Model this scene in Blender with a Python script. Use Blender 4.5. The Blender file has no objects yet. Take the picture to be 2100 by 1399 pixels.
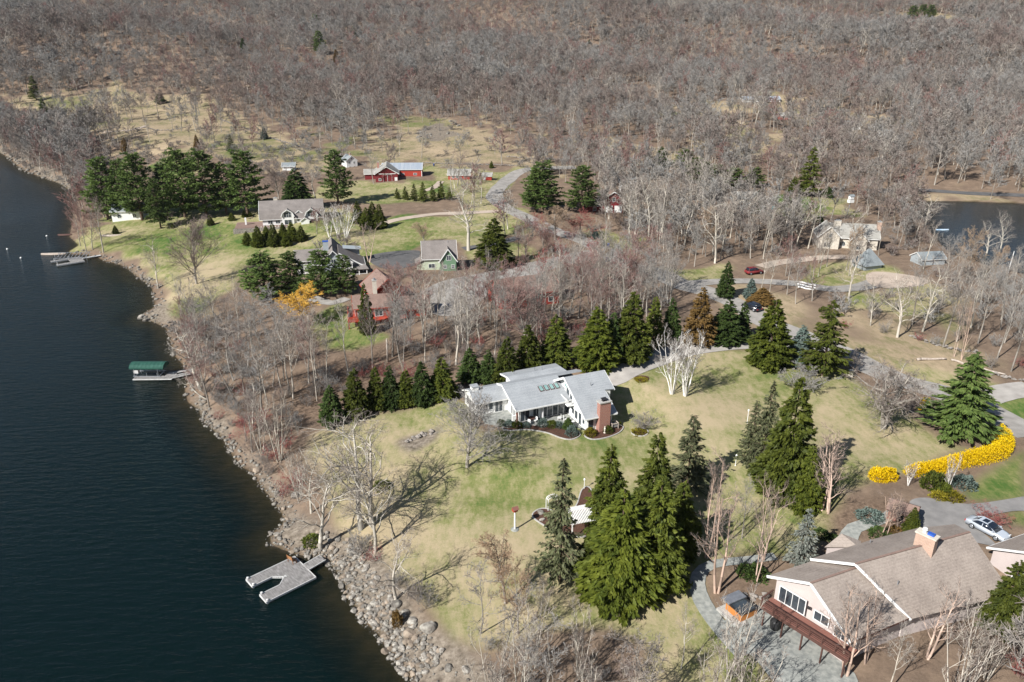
import bpy, bmesh, math, random
import numpy as np
from mathutils import Vector, Matrix
random.seed(7)
RNG = np.random.default_rng(7)
S = bpy.context.scene
COL = S.collection

# ------------------------------------------------------------------ camera, sky, sun, exposure
CAM_H, PITCH, FPX = 62.0, 22.0, 1550.0
cam_d = bpy.data.cameras.new('camera')
cam = bpy.data.objects.new('camera', cam_d); COL.objects.link(cam)
cam.location = (0, 0, CAM_H)
cam.rotation_euler = (math.radians(90 - PITCH), 0, 0)
cam_d.sensor_width = 36.0
cam_d.lens = FPX / 2100.0 * 36.0
cam_d.clip_start = 0.5; cam_d.clip_end = 6000.0
S.camera = cam

SUN_EL = math.radians(38.5)
SX, SY = -0.72, -0.69                      # direction towards the sun in plan
sun_d = bpy.data.lights.new('sun', 'SUN'); sun_d.energy = 5.0; sun_d.angle = math.radians(0.55)
sun_d.color = (1.0, 0.965, 0.92)
sun = bpy.data.objects.new('sun', sun_d); COL.objects.link(sun)
sun_dir = Vector((SX * math.cos(SUN_EL), SY * math.cos(SUN_EL), math.sin(SUN_EL))).normalized()
sun.rotation_euler = sun_dir.to_track_quat('Z', 'Y').to_euler()
sun.location = (-60, -60, 160)

W = bpy.data.worlds.new('World'); S.world = W; W.use_nodes = True
nt = W.node_tree; nt.nodes.clear()
sky = nt.nodes.new('ShaderNodeTexSky'); sky.sky_type = 'NISHITA'; sky.sun_disc = False
sky.sun_elevation = SUN_EL; sky.sun_rotation = math.atan2(SX, SY)
sky.air_density = 1.0; sky.dust_density = 0.5; sky.ozone_density = 1.6
bg = nt.nodes.new('ShaderNodeBackground'); bg.inputs['Strength'].default_value = 0.05
wo = nt.nodes.new('ShaderNodeOutputWorld')
nt.links.new(sky.outputs[0], bg.inputs[0]); nt.links.new(bg.outputs[0], wo.inputs[0])

S.view_settings.view_transform = 'Standard'; S.view_settings.look = 'None'
S.view_settings.exposure = 0.68; S.view_settings.gamma = 1.0
S.render.engine = 'CYCLES'
S.cycles.max_bounces = 5; S.cycles.diffuse_bounces = 2; S.cycles.glossy_bounces = 2
S.cycles.transmission_bounces = 3; S.cycles.transparent_max_bounces = 8
S.cycles.caustics_reflective = False; S.cycles.caustics_refractive = False
# ------------------------------------------------------------------ pixel <-> place (2100 x 1399 photo)
_cp, _sp = math.cos(math.radians(PITCH)), math.sin(math.radians(PITCH))
def ray(u, v):
    a = (u - 1050.0) / FPX; b = (699.5 - v) / FPX
    return np.array([a, _cp + b * _sp, -_sp + b * _cp])
def on_z(u, v, z):
    d = ray(u, v); t = (z - CAM_H) / d[2]
    return d[0] * t, d[1] * t
def proj(x, y, z):
    dz = z - CAM_H
    depth = y * _cp - dz * _sp; up = y * _sp + dz * _cp
    return 1050 + FPX * x / depth, 699.5 - FPX * up / depth

SHORE_PX = [(849,1399),(821,1367),(789,1325),(778,1303),(742,1271),(735,1250),(714,1225),(707,1200),(692,1175),(678,1157),
 (664,1146),(628,1142),(593,1132),(556,1118),(553,1100),(582,1071),(578,1053),(557,1025),(532,993),(518,971),(489,953),
 (471,925),(457,900),(418,866),(407,840),(385,825),(379,800),(385,777),(377,750),(355,727),(352,710),(345,690),(340,673),(320,663),
 (290,652),(294,643),(317,630),(315,607),(310,587),(283,570),(257,547),(233,540),(213,535),(200,528),(173,522),(147,522),
 (140,516),(162,503),(143,487),(148,450),(153,420),(153,397),(123,377),(83,363),(43,347),(20,326),(0,313),(-150,285),(-600,255)]
_sh = [on_z(u, v, 0.0) for u, v in SHORE_PX]
LAKE = np.array([(70.0, -140.0), (18.0, 10.0)] + _sh + [(-1600.0, _sh[-1][1]), (-1600.0, -140.0)])
POND_Z = 5.5
_pp = [(1880,412),(1960,413),(2110,418),(2500,430),(2700,700),(2200,600),(2105,562),(2030,545),(1990,530),(1950,520),(1930,500),(1905,470),(1890,445),(1876,425)]
POND = np.array([on_z(u, v, POND_Z) for u, v in _pp])

def sdist(pts, poly):
    """signed distance of Nx2 points to a closed polygon, negative inside"""
    pts = np.asarray(pts, float); n = len(poly)
    best = np.full(len(pts), 1e18); inside = np.zeros(len(pts), bool)
    for i in range(n):
        a = poly[i]; b = poly[(i + 1) % n]; ab = b - a
        ap = pts - a
        t = np.clip((ap @ ab) / max(ab @ ab, 1e-9), 0, 1)
        dd = ap - t[:, None] * ab
        best = np.minimum(best, (dd * dd).sum(1))
        c = ((a[1] > pts[:, 1]) != (b[1] > pts[:, 1]))
        if abs(b[1] - a[1]) > 1e-12:
            xi = a[0] + (pts[:, 1] - a[1]) / (b[1] - a[1]) * (b[0] - a[0])
            inside ^= c & (pts[:, 0] < xi)
    d = np.sqrt(best)
    return np.where(inside, -d, d)
def sstep(a, b, x):
    t = np.clip((x - a) / (b - a), 0, 1); return t * t * (3 - 2 * t)
_HY = [-200, 200, 300, 400, 500, 600, 800, 1000, 1200, 1400, 1700, 2300]
_HZ = [0, 0.3, 2.5, 6, 12, 21, 50, 84, 117, 150, 190, 240]
FLAT = [(5.5, 108.5, 12, 22, 4.38), (34.0, 60.0, 7, 12, 4.2), (45.0, 62.0, 8, 14, 4.6)]
def height(pts):
    pts = np.asarray(pts, float).reshape(-1, 2); x = pts[:, 0]; y = pts[:, 1]
    d = sdist(pts, LAKE)
    h = 1.9 * sstep(-0.5, 7, d) + 1.2 * sstep(5, 22, d) + 2.6 * sstep(15, 70, d)
    h = np.where(d < 0, np.maximum(d * 0.22, -4.0), h)
    hill = np.interp(y + 25 * np.sin(x / 170.0), _HY, _HZ)
    hill = hill + sstep(420, 700, y) * (9 * np.sin(x / 120 + 1.3 + y / 260) * np.sin(y / 95 + 0.4) + 4.5 * np.sin(x / 57 + y / 51))
    hill = hill + sstep(-120, -420, x) * (20 * np.exp(-((y - 830 - x * 0.35) / 75.0) ** 2) - 18 * np.exp(-((y - 980 - x * 0.35) / 70.0) ** 2))
    amt = sstep(0, 60, d)
    h = h + np.where(d > 0, hill * amt, 0)
    h = h + np.where(d > 0, sstep(4, 40, d) * (0.35 * np.sin(x / 13.0 + 1) * np.sin(y / 17.0) + 0.18 * np.sin(x / 5.1 + y / 7.3)), 0)
    dp = sdist(pts, POND)
    h = np.where(dp < 45, POND_Z + 0.5 * sstep(0, 3, dp) + (h - POND_Z - 0.5) * sstep(2, 45, dp), h)
    h = np.where(dp < 0, POND_Z + np.maximum(dp * 0.3, -1.5), h)
    for cx, cy, ra, rb, z in FLAT:                     # levelled ground round some of the houses
        r = np.hypot(x - cx, y - cy); h = h + (z - h) * (1 - sstep(ra, rb, r))
    return h
def hz(x, y): return float(height([(x, y)])[0])
_T = np.concatenate([np.linspace(45, 400, 900), np.linspace(401, 2400, 1500)])
def P(u, v, lift=0.0):
    """the place on the ground seen at pixel (u, v) -> (x, y, z)"""
    d = ray(u, v); pts = _T[:, None] * d[None, :]; pts[:, 2] += CAM_H
    below = pts[:, 2] < height(pts[:, :2]) + lift
    k = int(np.argmax(below)) if below.any() else len(_T) - 1
    if k == 0: k = 1
    lo, hi = _T[k - 1], _T[k]
    g = lambda t: (CAM_H + t * d[2]) - (hz(d[0] * t, d[1] * t) + lift)
    for _ in range(12):
        m = (lo + hi) / 2
        if g(m) > 0: lo = m
        else: hi = m
    return d[0] * hi, d[1] * hi, hz(d[0] * hi, d[1] * hi)
def PX(poly):
    return np.array([P(u, v)[:2] for u, v in poly])
# ------------------------------------------------------------------ materials
def _n(nt, t, **kw):
    n = nt.nodes.new(t)
    for k, v in kw.items(): setattr(n, k, v)
    return n
def pmat(name, c1, c2=None, scale=3.0, rough=0.8, bump=0.0, bscale=None, spec=0.3, metal=0.0, detail=4.0, stretch=(1, 1, 1), c3=None, rnd=0.0):
    m = bpy.data.materials.new(name); m.use_nodes = True; nt = m.node_tree; nt.nodes.clear()
    out = _n(nt, 'ShaderNodeOutputMaterial'); b = _n(nt, 'ShaderNodeBsdfPrincipled')
    nt.links.new(b.outputs[0], out.inputs[0])
    b.inputs['Roughness'].default_value = rough; b.inputs['Specular IOR Level'].default_value = spec
    b.inputs['Metallic'].default_value = metal
    tc = _n(nt, 'ShaderNodeTexCoord'); mp = _n(nt, 'ShaderNodeMapping'); mp.inputs['Scale'].default_value = stretch
    nt.links.new(tc.outputs['Object'], mp.inputs[0])
    no = _n(nt, 'ShaderNodeTexNoise'); no.inputs['Scale'].default_value = scale; no.inputs['Detail'].default_value = detail
    nt.links.new(mp.outputs[0], no.inputs['Vector'])
    if c2 is None: c2 = tuple(x * 0.8 for x in c1)
    cr = _n(nt, 'ShaderNodeValToRGB'); e = cr.color_ramp.elements
    e[0].position = 0.32; e[0].color = (*c1, 1); e[1].position = 0.68; e[1].color = (*c2, 1)
    if c3: x = e.new(0.5); x.color = (*c3, 1)
    nt.links.new(no.outputs[0], cr.inputs[0])
    src = cr.outputs[0]
    if rnd > 0:
        oi = _n(nt, 'ShaderNodeObjectInfo'); mr = _n(nt, 'ShaderNodeMapRange')
        mr.inputs[3].default_value = 1 - rnd; mr.inputs[4].default_value = 1 + rnd
        nt.links.new(oi.outputs['Random'], mr.inputs[0])
        hs = _n(nt, 'ShaderNodeHueSaturation'); nt.links.new(mr.outputs[0], hs.inputs['Value']); nt.links.new(src, hs.inputs['Color'])
        src = hs.outputs[0]
    nt.links.new(src, b.inputs['Base Color'])
    if bump > 0:
        bn = _n(nt, 'ShaderNodeTexNoise'); bn.inputs['Scale'].default_value = bscale or scale * 3; bn.inputs['Detail'].default_value = 3
        nt.links.new(mp.outputs[0], bn.inputs['Vector'])
        bp = _n(nt, 'ShaderNodeBump'); bp.inputs['Strength'].default_value = bump; bp.inputs['Distance'].default_value = 0.1
        nt.links.new(bn.outputs[0], bp.inputs['Height']); nt.links.new(bp.outputs[0], b.inputs['Normal'])
    return m
def brickmat(name, c1, c2, mortar, scale=1.0, bw=0.22, bh=0.075):
    m = bpy.data.materials.new(name); m.use_nodes = True; nt = m.node_tree
    b = nt.nodes['Principled BSDF']; b.inputs['Roughness'].default_value = 0.9
    tc = _n(nt, 'ShaderNodeTexCoord'); sx = _n(nt, 'ShaderNodeSeparateXYZ'); cx = _n(nt, 'ShaderNodeCombineXYZ')
    ad = _n(nt, 'ShaderNodeMath', operation='ADD')
    nt.links.new(tc.outputs['Object'], sx.inputs[0]); nt.links.new(sx.outputs[0], ad.inputs[0]); nt.links.new(sx.outputs[1], ad.inputs[1])
    nt.links.new(ad.outputs[0], cx.inputs[0]); nt.links.new(sx.outputs[2], cx.inputs[1])
    t = _n(nt, 'ShaderNodeTexBrick'); t.inputs['Scale'].default_value = scale; t.inputs['Brick Width'].default_value = bw
    t.inputs['Row Height'].default_value = bh; t.inputs['Mortar Size'].default_value = 0.009
    t.inputs['Color1'].default_value = (*c1, 1); t.inputs['Color2'].default_value = (*c2, 1); t.inputs['Mortar'].default_value = (*mortar, 1)
    nt.links.new(cx.outputs[0], t.inputs['Vector']); nt.links.new(t.outputs[0], b.inputs['Base Color'])
    return m
def shingle(name, c1, c2, row=0.18, rough=0.9):
    """asphalt shingles: rows down the slope, patches, worn streaks"""
    m = bpy.data.materials.new(name); m.use_nodes = True; nt = m.node_tree
    b = nt.nodes['Principled BSDF']; b.inputs['Roughness'].default_value = rough; b.inputs['Specular IOR Level'].default_value = 0.2
    tc = _n(nt, 'ShaderNodeTexCoord')
    n1 = _n(nt, 'ShaderNodeTexNoise'); n1.inputs['Scale'].default_value = 0.5; n1.inputs['Detail'].default_value = 6
    n2 = _n(nt, 'ShaderNodeTexNoise'); n2.inputs['Scale'].default_value = 5.0; n2.inputs['Detail'].default_value = 4
    nt.links.new(tc.outputs['Object'], n1.inputs[0]); nt.links.new(tc.outputs['Object'], n2.inputs[0])
    w = _n(nt, 'ShaderNodeTexWave', wave_type='BANDS', bands_direction='Z', wave_profile='SAW')
    w.inputs['Scale'].default_value = 0.31 / row * 0.9; w.inputs['Distortion'].default_value = 0.3; w.inputs['Detail'].default_value = 1
    nt.links.new(tc.outputs['Object'], w.inputs[0])
    a = _n(nt, 'ShaderNodeMath', operation='MULTIPLY_ADD'); a.inputs[1].default_value = 0.55
    nt.links.new(n2.outputs[0], a.inputs[0]); 
    s2 = _n(nt, 'ShaderNodeMath', operation='MULTIPLY'); s2.inputs[1].default_value = 0.5; nt.links.new(n1.outputs[0], s2.inputs[0]); nt.links.new(s2.outputs[0], a.inputs[2])
    a2 = _n(nt, 'ShaderNodeMath', operation='MULTIPLY_ADD'); a2.inputs[1].default_value = 0.10
    nt.links.new(w.outputs[1], a2.inputs[0]); nt.links.new(a.outputs[0], a2.inputs[2])
    cr = _n(nt, 'ShaderNodeValToRGB'); e = cr.color_ramp.elements
    e[0].position = 0.40; e[0].color = (*c1, 1); e[1].position = 0.72; e[1].color = (*c2, 1)
    nt.links.new(a2.outputs[0], cr.inputs[0]); nt.links.new(cr.outputs[0], b.inputs['Base Color'])
    bp = _n(nt, 'ShaderNodeBump'); bp.inputs['Strength'].default_value = 0.3; bp.inputs['Distance'].default_value = 0.02
    nt.links.new(n2.outputs[0], bp.inputs['Height']); nt.links.new(bp.outputs[0], b.inputs['Normal'])
    return m
def siding(name, c1, c2, pitch=0.2, vertical=False):
    m = bpy.data.materials.new(name); m.use_nodes = True; nt = m.node_tree
    b = nt.nodes['Principled BSDF']; b.inputs['Roughness'].default_value = 0.6; b.inputs['Specular IOR Level'].default_value = 0.3
    tc = _n(nt, 'ShaderNodeTexCoord'); w = _n(nt, 'ShaderNodeTexWave', wave_type='BANDS', bands_direction='DIAGONAL' if vertical else 'Z', wave_profile='SAW')
    w.inputs['Scale'].default_value = 0.31 / pitch; n1 = _n(nt, 'ShaderNodeTexNoise'); n1.inputs['Scale'].default_value = 1.2; n1.inputs['Detail'].default_value = 5
    nt.links.new(tc.outputs['Object'], w.inputs[0]); nt.links.new(tc.outputs['Object'], n1.inputs[0])
    mx = _n(nt, 'ShaderNodeMix', data_type='RGBA'); mx.inputs[6].default_value = (*c1, 1); mx.inputs[7].default_value = (*c2, 1)
    nt.links.new(n1.outputs[0], mx.inputs[0]); nt.links.new(mx.outputs[2], b.inputs['Base Color'])
    bp = _n(nt, 'ShaderNodeBump'); bp.inputs['Strength'].default_value = 0.6; bp.inputs['Distance'].default_value = 0.03
    nt.links.new(w.outputs[1], bp.inputs['Height']); nt.links.new(bp.outputs[0], b.inputs['Normal'])
    return m
def leafmat(name, c1, c2, rnd=0.26, trans=0.25):
    """needles / leaves: variation by clump colour attribute and by tree"""
    m = bpy.data.materials.new(name); m.use_nodes = True; nt = m.node_tree; nt.nodes.clear()
    out = _n(nt, 'ShaderNodeOutputMaterial'); d = _n(nt, 'ShaderNodeBsdfPrincipled'); d.inputs['Roughness'].default_value = 0.65
    d.inputs['Specular IOR Level'].default_value = 0.25
    tr = _n(nt, 'ShaderNodeBsdfTranslucent'); ms = _n(nt, 'ShaderNodeMixShader'); ms.inputs[0].default_value = trans
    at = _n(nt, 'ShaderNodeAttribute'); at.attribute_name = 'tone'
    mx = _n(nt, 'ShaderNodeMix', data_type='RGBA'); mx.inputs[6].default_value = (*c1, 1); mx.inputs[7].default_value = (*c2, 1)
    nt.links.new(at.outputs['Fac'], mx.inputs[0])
    oi = _n(nt, 'ShaderNodeObjectInfo'); mr = _n(nt, 'ShaderNodeMapRange'); mr.inputs[3].default_value = 1 - rnd; mr.inputs[4].default_value = 1 + rnd
    nt.links.new(oi.outputs['Random'], mr.inputs[0])
    hs = _n(nt, 'ShaderNodeHueSaturation'); nt.links.new(mr.outputs[0], hs.inputs['Value']); nt.links.new(mx.outputs[2], hs.inputs['Color'])
    nt.links.new(hs.outputs[0], d.inputs['Base Color']); nt.links.new(hs.outputs[0], tr.inputs[0])
    nt.links.new(d.outputs[0], ms.inputs[1]); nt.links.new(tr.outputs[0], ms.inputs[2]); nt.links.new(ms.outputs[0], out.inputs[0])
    return m
def twigmat(name, ca, cb, cc, rnd=0.3, patch=0.012):
    """bark and twigs; stands of trees differ in hue by where they grow"""
    m = bpy.data.materials.new(name); m.use_nodes = True; nt = m.node_tree
    b = nt.nodes['Principled BSDF']; b.inputs['Roughness'].default_value = 0.85; b.inputs['Specular IOR Level'].default_value = 0.15
    oi = _n(nt, 'ShaderNodeObjectInfo'); no = _n(nt, 'ShaderNodeTexNoise'); no.inputs['Scale'].default_value = patch; no.inputs['Detail'].default_value = 3
    nt.links.new(oi.outputs['Location'], no.inputs['Vector'])
    ad = _n(nt, 'ShaderNodeMath', operation='MULTIPLY_ADD'); ad.inputs[1].default_value = 0.34; ad.inputs[2].default_value = -0.17
    nt.links.new(oi.outputs['Random'], ad.inputs[0])
    ad2 = _n(nt, 'ShaderNodeMath', operation='ADD'); nt.links.new(ad.outputs[0], ad2.inputs[0]); nt.links.new(no.outputs[0], ad2.inputs[1])
    cr = _n(nt, 'ShaderNodeValToRGB'); e = cr.color_ramp.elements
    e[0].position = 0.35; e[0].color = (*ca, 1); e[1].position = 0.66; e[1].color = (*cc, 1); x = e.new(0.52); x.color = (*cb, 1)
    nt.links.new(ad2.outputs[0], cr.inputs[0])
    at = _n(nt, 'ShaderNodeAttribute'); at.attribute_name = 'tone'
    hs = _n(nt, 'ShaderNodeHueSaturation'); mr = _n(nt, 'ShaderNodeMapRange'); mr.inputs[3].default_value = 1 - rnd; mr.inputs[4].default_value = 1 + rnd
    nt.links.new(at.outputs['Fac'], mr.inputs[0]); nt.links.new(mr.outputs[0], hs.inputs['Value'])
    nt.links.new(cr.outputs[0], hs.inputs['Color']); nt.links.new(hs.outputs[0], b.inputs['Base Color'])
    return m
M = {}
M['trim'] = pmat('white_trim', (0.78, 0.78, 0.76), (0.68, 0.68, 0.66), 2, 0.55)
M['white'] = siding('white_siding', (0.80, 0.80, 0.78), (0.70, 0.70, 0.68))
M['white_stucco'] = pmat('white_wall', (0.82, 0.82, 0.80), (0.74, 0.74, 0.71), 0.8, 0.7, 0.1)
M['cream'] = pmat('cream_wall', (0.58, 0.54, 0.46), (0.48, 0.43, 0.36), 1.5, 0.8)
M['pink'] = pmat('pinkish_wall', (0.52, 0.455, 0.43), (0.46, 0.40, 0.38), 0.6, 0.8, 0.1)
M['redwall'] = siding('red_siding', (0.40, 0.055, 0.035), (0.30, 0.04, 0.028), 0.25, True)
M['darkred'] = siding('dark_red_siding', (0.20, 0.028, 0.03), (0.14, 0.02, 0.024), 0.25, True)
M['orange_red'] = siding('orange_red_siding', (0.42, 0.065, 0.035), (0.34, 0.05, 0.03), 0.2)
M['green'] = siding('green_siding', (0.16, 0.27, 0.17), (0.13, 0.22, 0.14))
M['greygreen'] = siding('pale_green_siding', (0.50, 0.55, 0.42), (0.44, 0.49, 0.37))
M['greyside'] = siding('grey_siding', (0.36, 0.40, 0.42), (0.31, 0.35, 0.37))
M['roof_light'] = shingle('light_grey_shingles', (0.245, 0.262, 0.275), (0.35, 0.368, 0.382))
M['roof_grey'] = shingle('grey_shingles', (0.15, 0.135, 0.125), (0.24, 0.215, 0.20))
M['roof_brown'] = shingle('brown_shingles', (0.17, 0.115, 0.095), (0.25, 0.175, 0.145))
M['roof_tan'] = shingle('tan_shingles', (0.22, 0.185, 0.16), (0.35, 0.30, 0.26))
M['roof_barn'] = shingle('barn_grey_shingles', (0.24, 0.235, 0.215), (0.34, 0.33, 0.30))
M['roof_slate'] = shingle('slate_shingles', (0.17, 0.195, 0.205), (0.25, 0.275, 0.285))
M['tin'] = pmat('sheet_metal_roof', (0.62, 0.66, 0.70), (0.45, 0.52, 0.60), 1.4, 0.35, spec=0.5, metal=0.5, stretch=(1.8, 0.05, 0.05))
M['glass'] = pmat('window_glass', (0.03, 0.04, 0.05), (0.06, 0.075, 0.085), 1.0, 0.06, spec=0.8)
M['skyglass'] = pmat('skylight_glass', (0.20, 0.33, 0.32), (0.26, 0.40, 0.38), 1.0, 0.08, spec=0.8)
M['brick'] = brickmat('red_brick', (0.36, 0.135, 0.09), (0.27, 0.095, 0.07), (0.36, 0.30, 0.26))
M['brick_pale'] = brickmat('pale_brick', (0.45, 0.30, 0.22), (0.36, 0.22, 0.16), (0.45, 0.38, 0.32))
M['concrete'] = pmat('concrete', (0.44, 0.43, 0.40), (0.33, 0.32, 0.30), 3, 0.9, 0.2)
M['stonewall'] = pmat('field_stone', (0.33, 0.30, 0.27), (0.14, 0.125, 0.11), 2.2, 0.95, 0.6, c3=(0.24, 0.215, 0.19))
M['slab'] = pmat('flagstone', (0.32, 0.325, 0.30), (0.19, 0.20, 0.19), 1.9, 0.85, 0.3, c3=(0.255, 0.265, 0.245))
M['deck'] = pmat('red_brown_deck', (0.24, 0.11, 0.085), (0.19, 0.085, 0.065), 5, 0.7, stretch=(1, 6, 1))
M['rail'] = pmat('dark_brown_rail', (0.10, 0.05, 0.04), (0.075, 0.038, 0.03), 5, 0.7)
M['wood'] = pmat('weathered_wood', (0.33, 0.32, 0.31), (0.13, 0.125, 0.12), 2.6, 0.85, 0.2, c3=(0.23, 0.222, 0.215), stretch=(3.5, 0.5, 1))
M['dock_edge'] = pmat('pale_dock_edge', (0.62, 0.62, 0.60), (0.48, 0.48, 0.47), 2, 0.7)
M['plank'] = pmat('brown_plank', (0.34, 0.17, 0.075), (0.25, 0.115, 0.05), 4, 0.7)
M['log'] = pmat('pale_log', (0.46, 0.40, 0.34), (0.30, 0.25, 0.21), 3, 0.9, 0.2)
M['metal'] = pmat('grey_metal', (0.45, 0.47, 0.50), (0.35, 0.37, 0.40), 3, 0.4, metal=0.7)
M['black'] = pmat('black_plastic', (0.02, 0.02, 0.022), (0.03, 0.03, 0.03), 3, 0.5)
M['canvas'] = pmat('green_canvas', (0.015, 0.062, 0.047), (0.024, 0.090, 0.067), 1.5, 0.75, 0.2)
M['bluecover'] = pmat('blue_plastic', (0.03, 0.10, 0.42), (0.025, 0.08, 0.34), 2, 0.5)
M['teal'] = pmat('teal_tarp', (0.05, 0.42, 0.45), (0.04, 0.36, 0.38), 2, 0.6)
M['orange'] = pmat('orange_wood', (0.50, 0.20, 0.05), (0.42, 0.16, 0.04), 2, 0.6)
M['mulch'] = pmat('bark_mulch', (0.11, 0.055, 0.035), (0.055, 0.03, 0.02), 5, 0.95, 0.8, c3=(0.085, 0.042, 0.028), bscale=14)
M['boulder'] = pmat('lake_boulder', (0.36, 0.345, 0.30), (0.12, 0.105, 0.09), 1.3, 0.9, 0.5, c3=(0.235, 0.215, 0.187), rnd=0.32)
M['boulder_tan'] = pmat('tan_boulder', (0.33, 0.27, 0.205), (0.18, 0.145, 0.115), 1.5, 0.9, 0.5, rnd=0.25)
M['gravel'] = pmat('gravel', (0.34, 0.322, 0.298), (0.24, 0.227, 0.208), 0.5, 0.95, 0.5, c3=(0.29, 0.274, 0.252), spec=0.1, bscale=9, detail=9)
M['asphalt'] = pmat('old_asphalt', (0.12, 0.117, 0.115), (0.085, 0.084, 0.085), 0.5, 0.9, 0.3, bscale=9, detail=8)
M['drive'] = pmat('pale_gravel_drive', (0.42, 0.395, 0.36), (0.30, 0.28, 0.255), 0.5, 0.95, 0.4, c3=(0.36, 0.338, 0.31), bscale=9, detail=9, spec=0.1)
M['court'] = pmat('worn_grey_drive', (0.27, 0.26, 0.25), (0.19, 0.185, 0.18), 0.6, 0.95, 0.4, c3=(0.23, 0.222, 0.214), bscale=9, detail=9, spec=0.1)
M['track'] = pmat('pale_farm_drive', (0.46, 0.38, 0.31), (0.38, 0.31, 0.25), 0.4, 0.95, 0.3, bscale=8, detail=8)
M['silver'] = pmat('silver_paint', (0.56, 0.61, 0.67), (0.54, 0.59, 0.65), 0.5, 0.3, spec=0.6, metal=0.25)
M['blackpaint'] = pmat('black_paint', (0.012, 0.014, 0.02), (0.014, 0.016, 0.024), 0.5, 0.18, spec=0.6)
M['carglass'] = pmat('car_glass', (0.012, 0.018, 0.03), (0.016, 0.022, 0.034), 0.5, 0.06, spec=0.8)
M['tyre'] = pmat('tyre_rubber', (0.018, 0.018, 0.018), (0.025, 0.025, 0.025), 3, 0.8)
M['redlamp'] = pmat('red_lamp', (0.40, 0.02, 0.02), (0.35, 0.02, 0.02), 3, 0.3)
M['whitelamp'] = pmat('clear_lamp', (0.65, 0.65, 0.65), (0.6, 0.6, 0.6), 3, 0.2)
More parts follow.
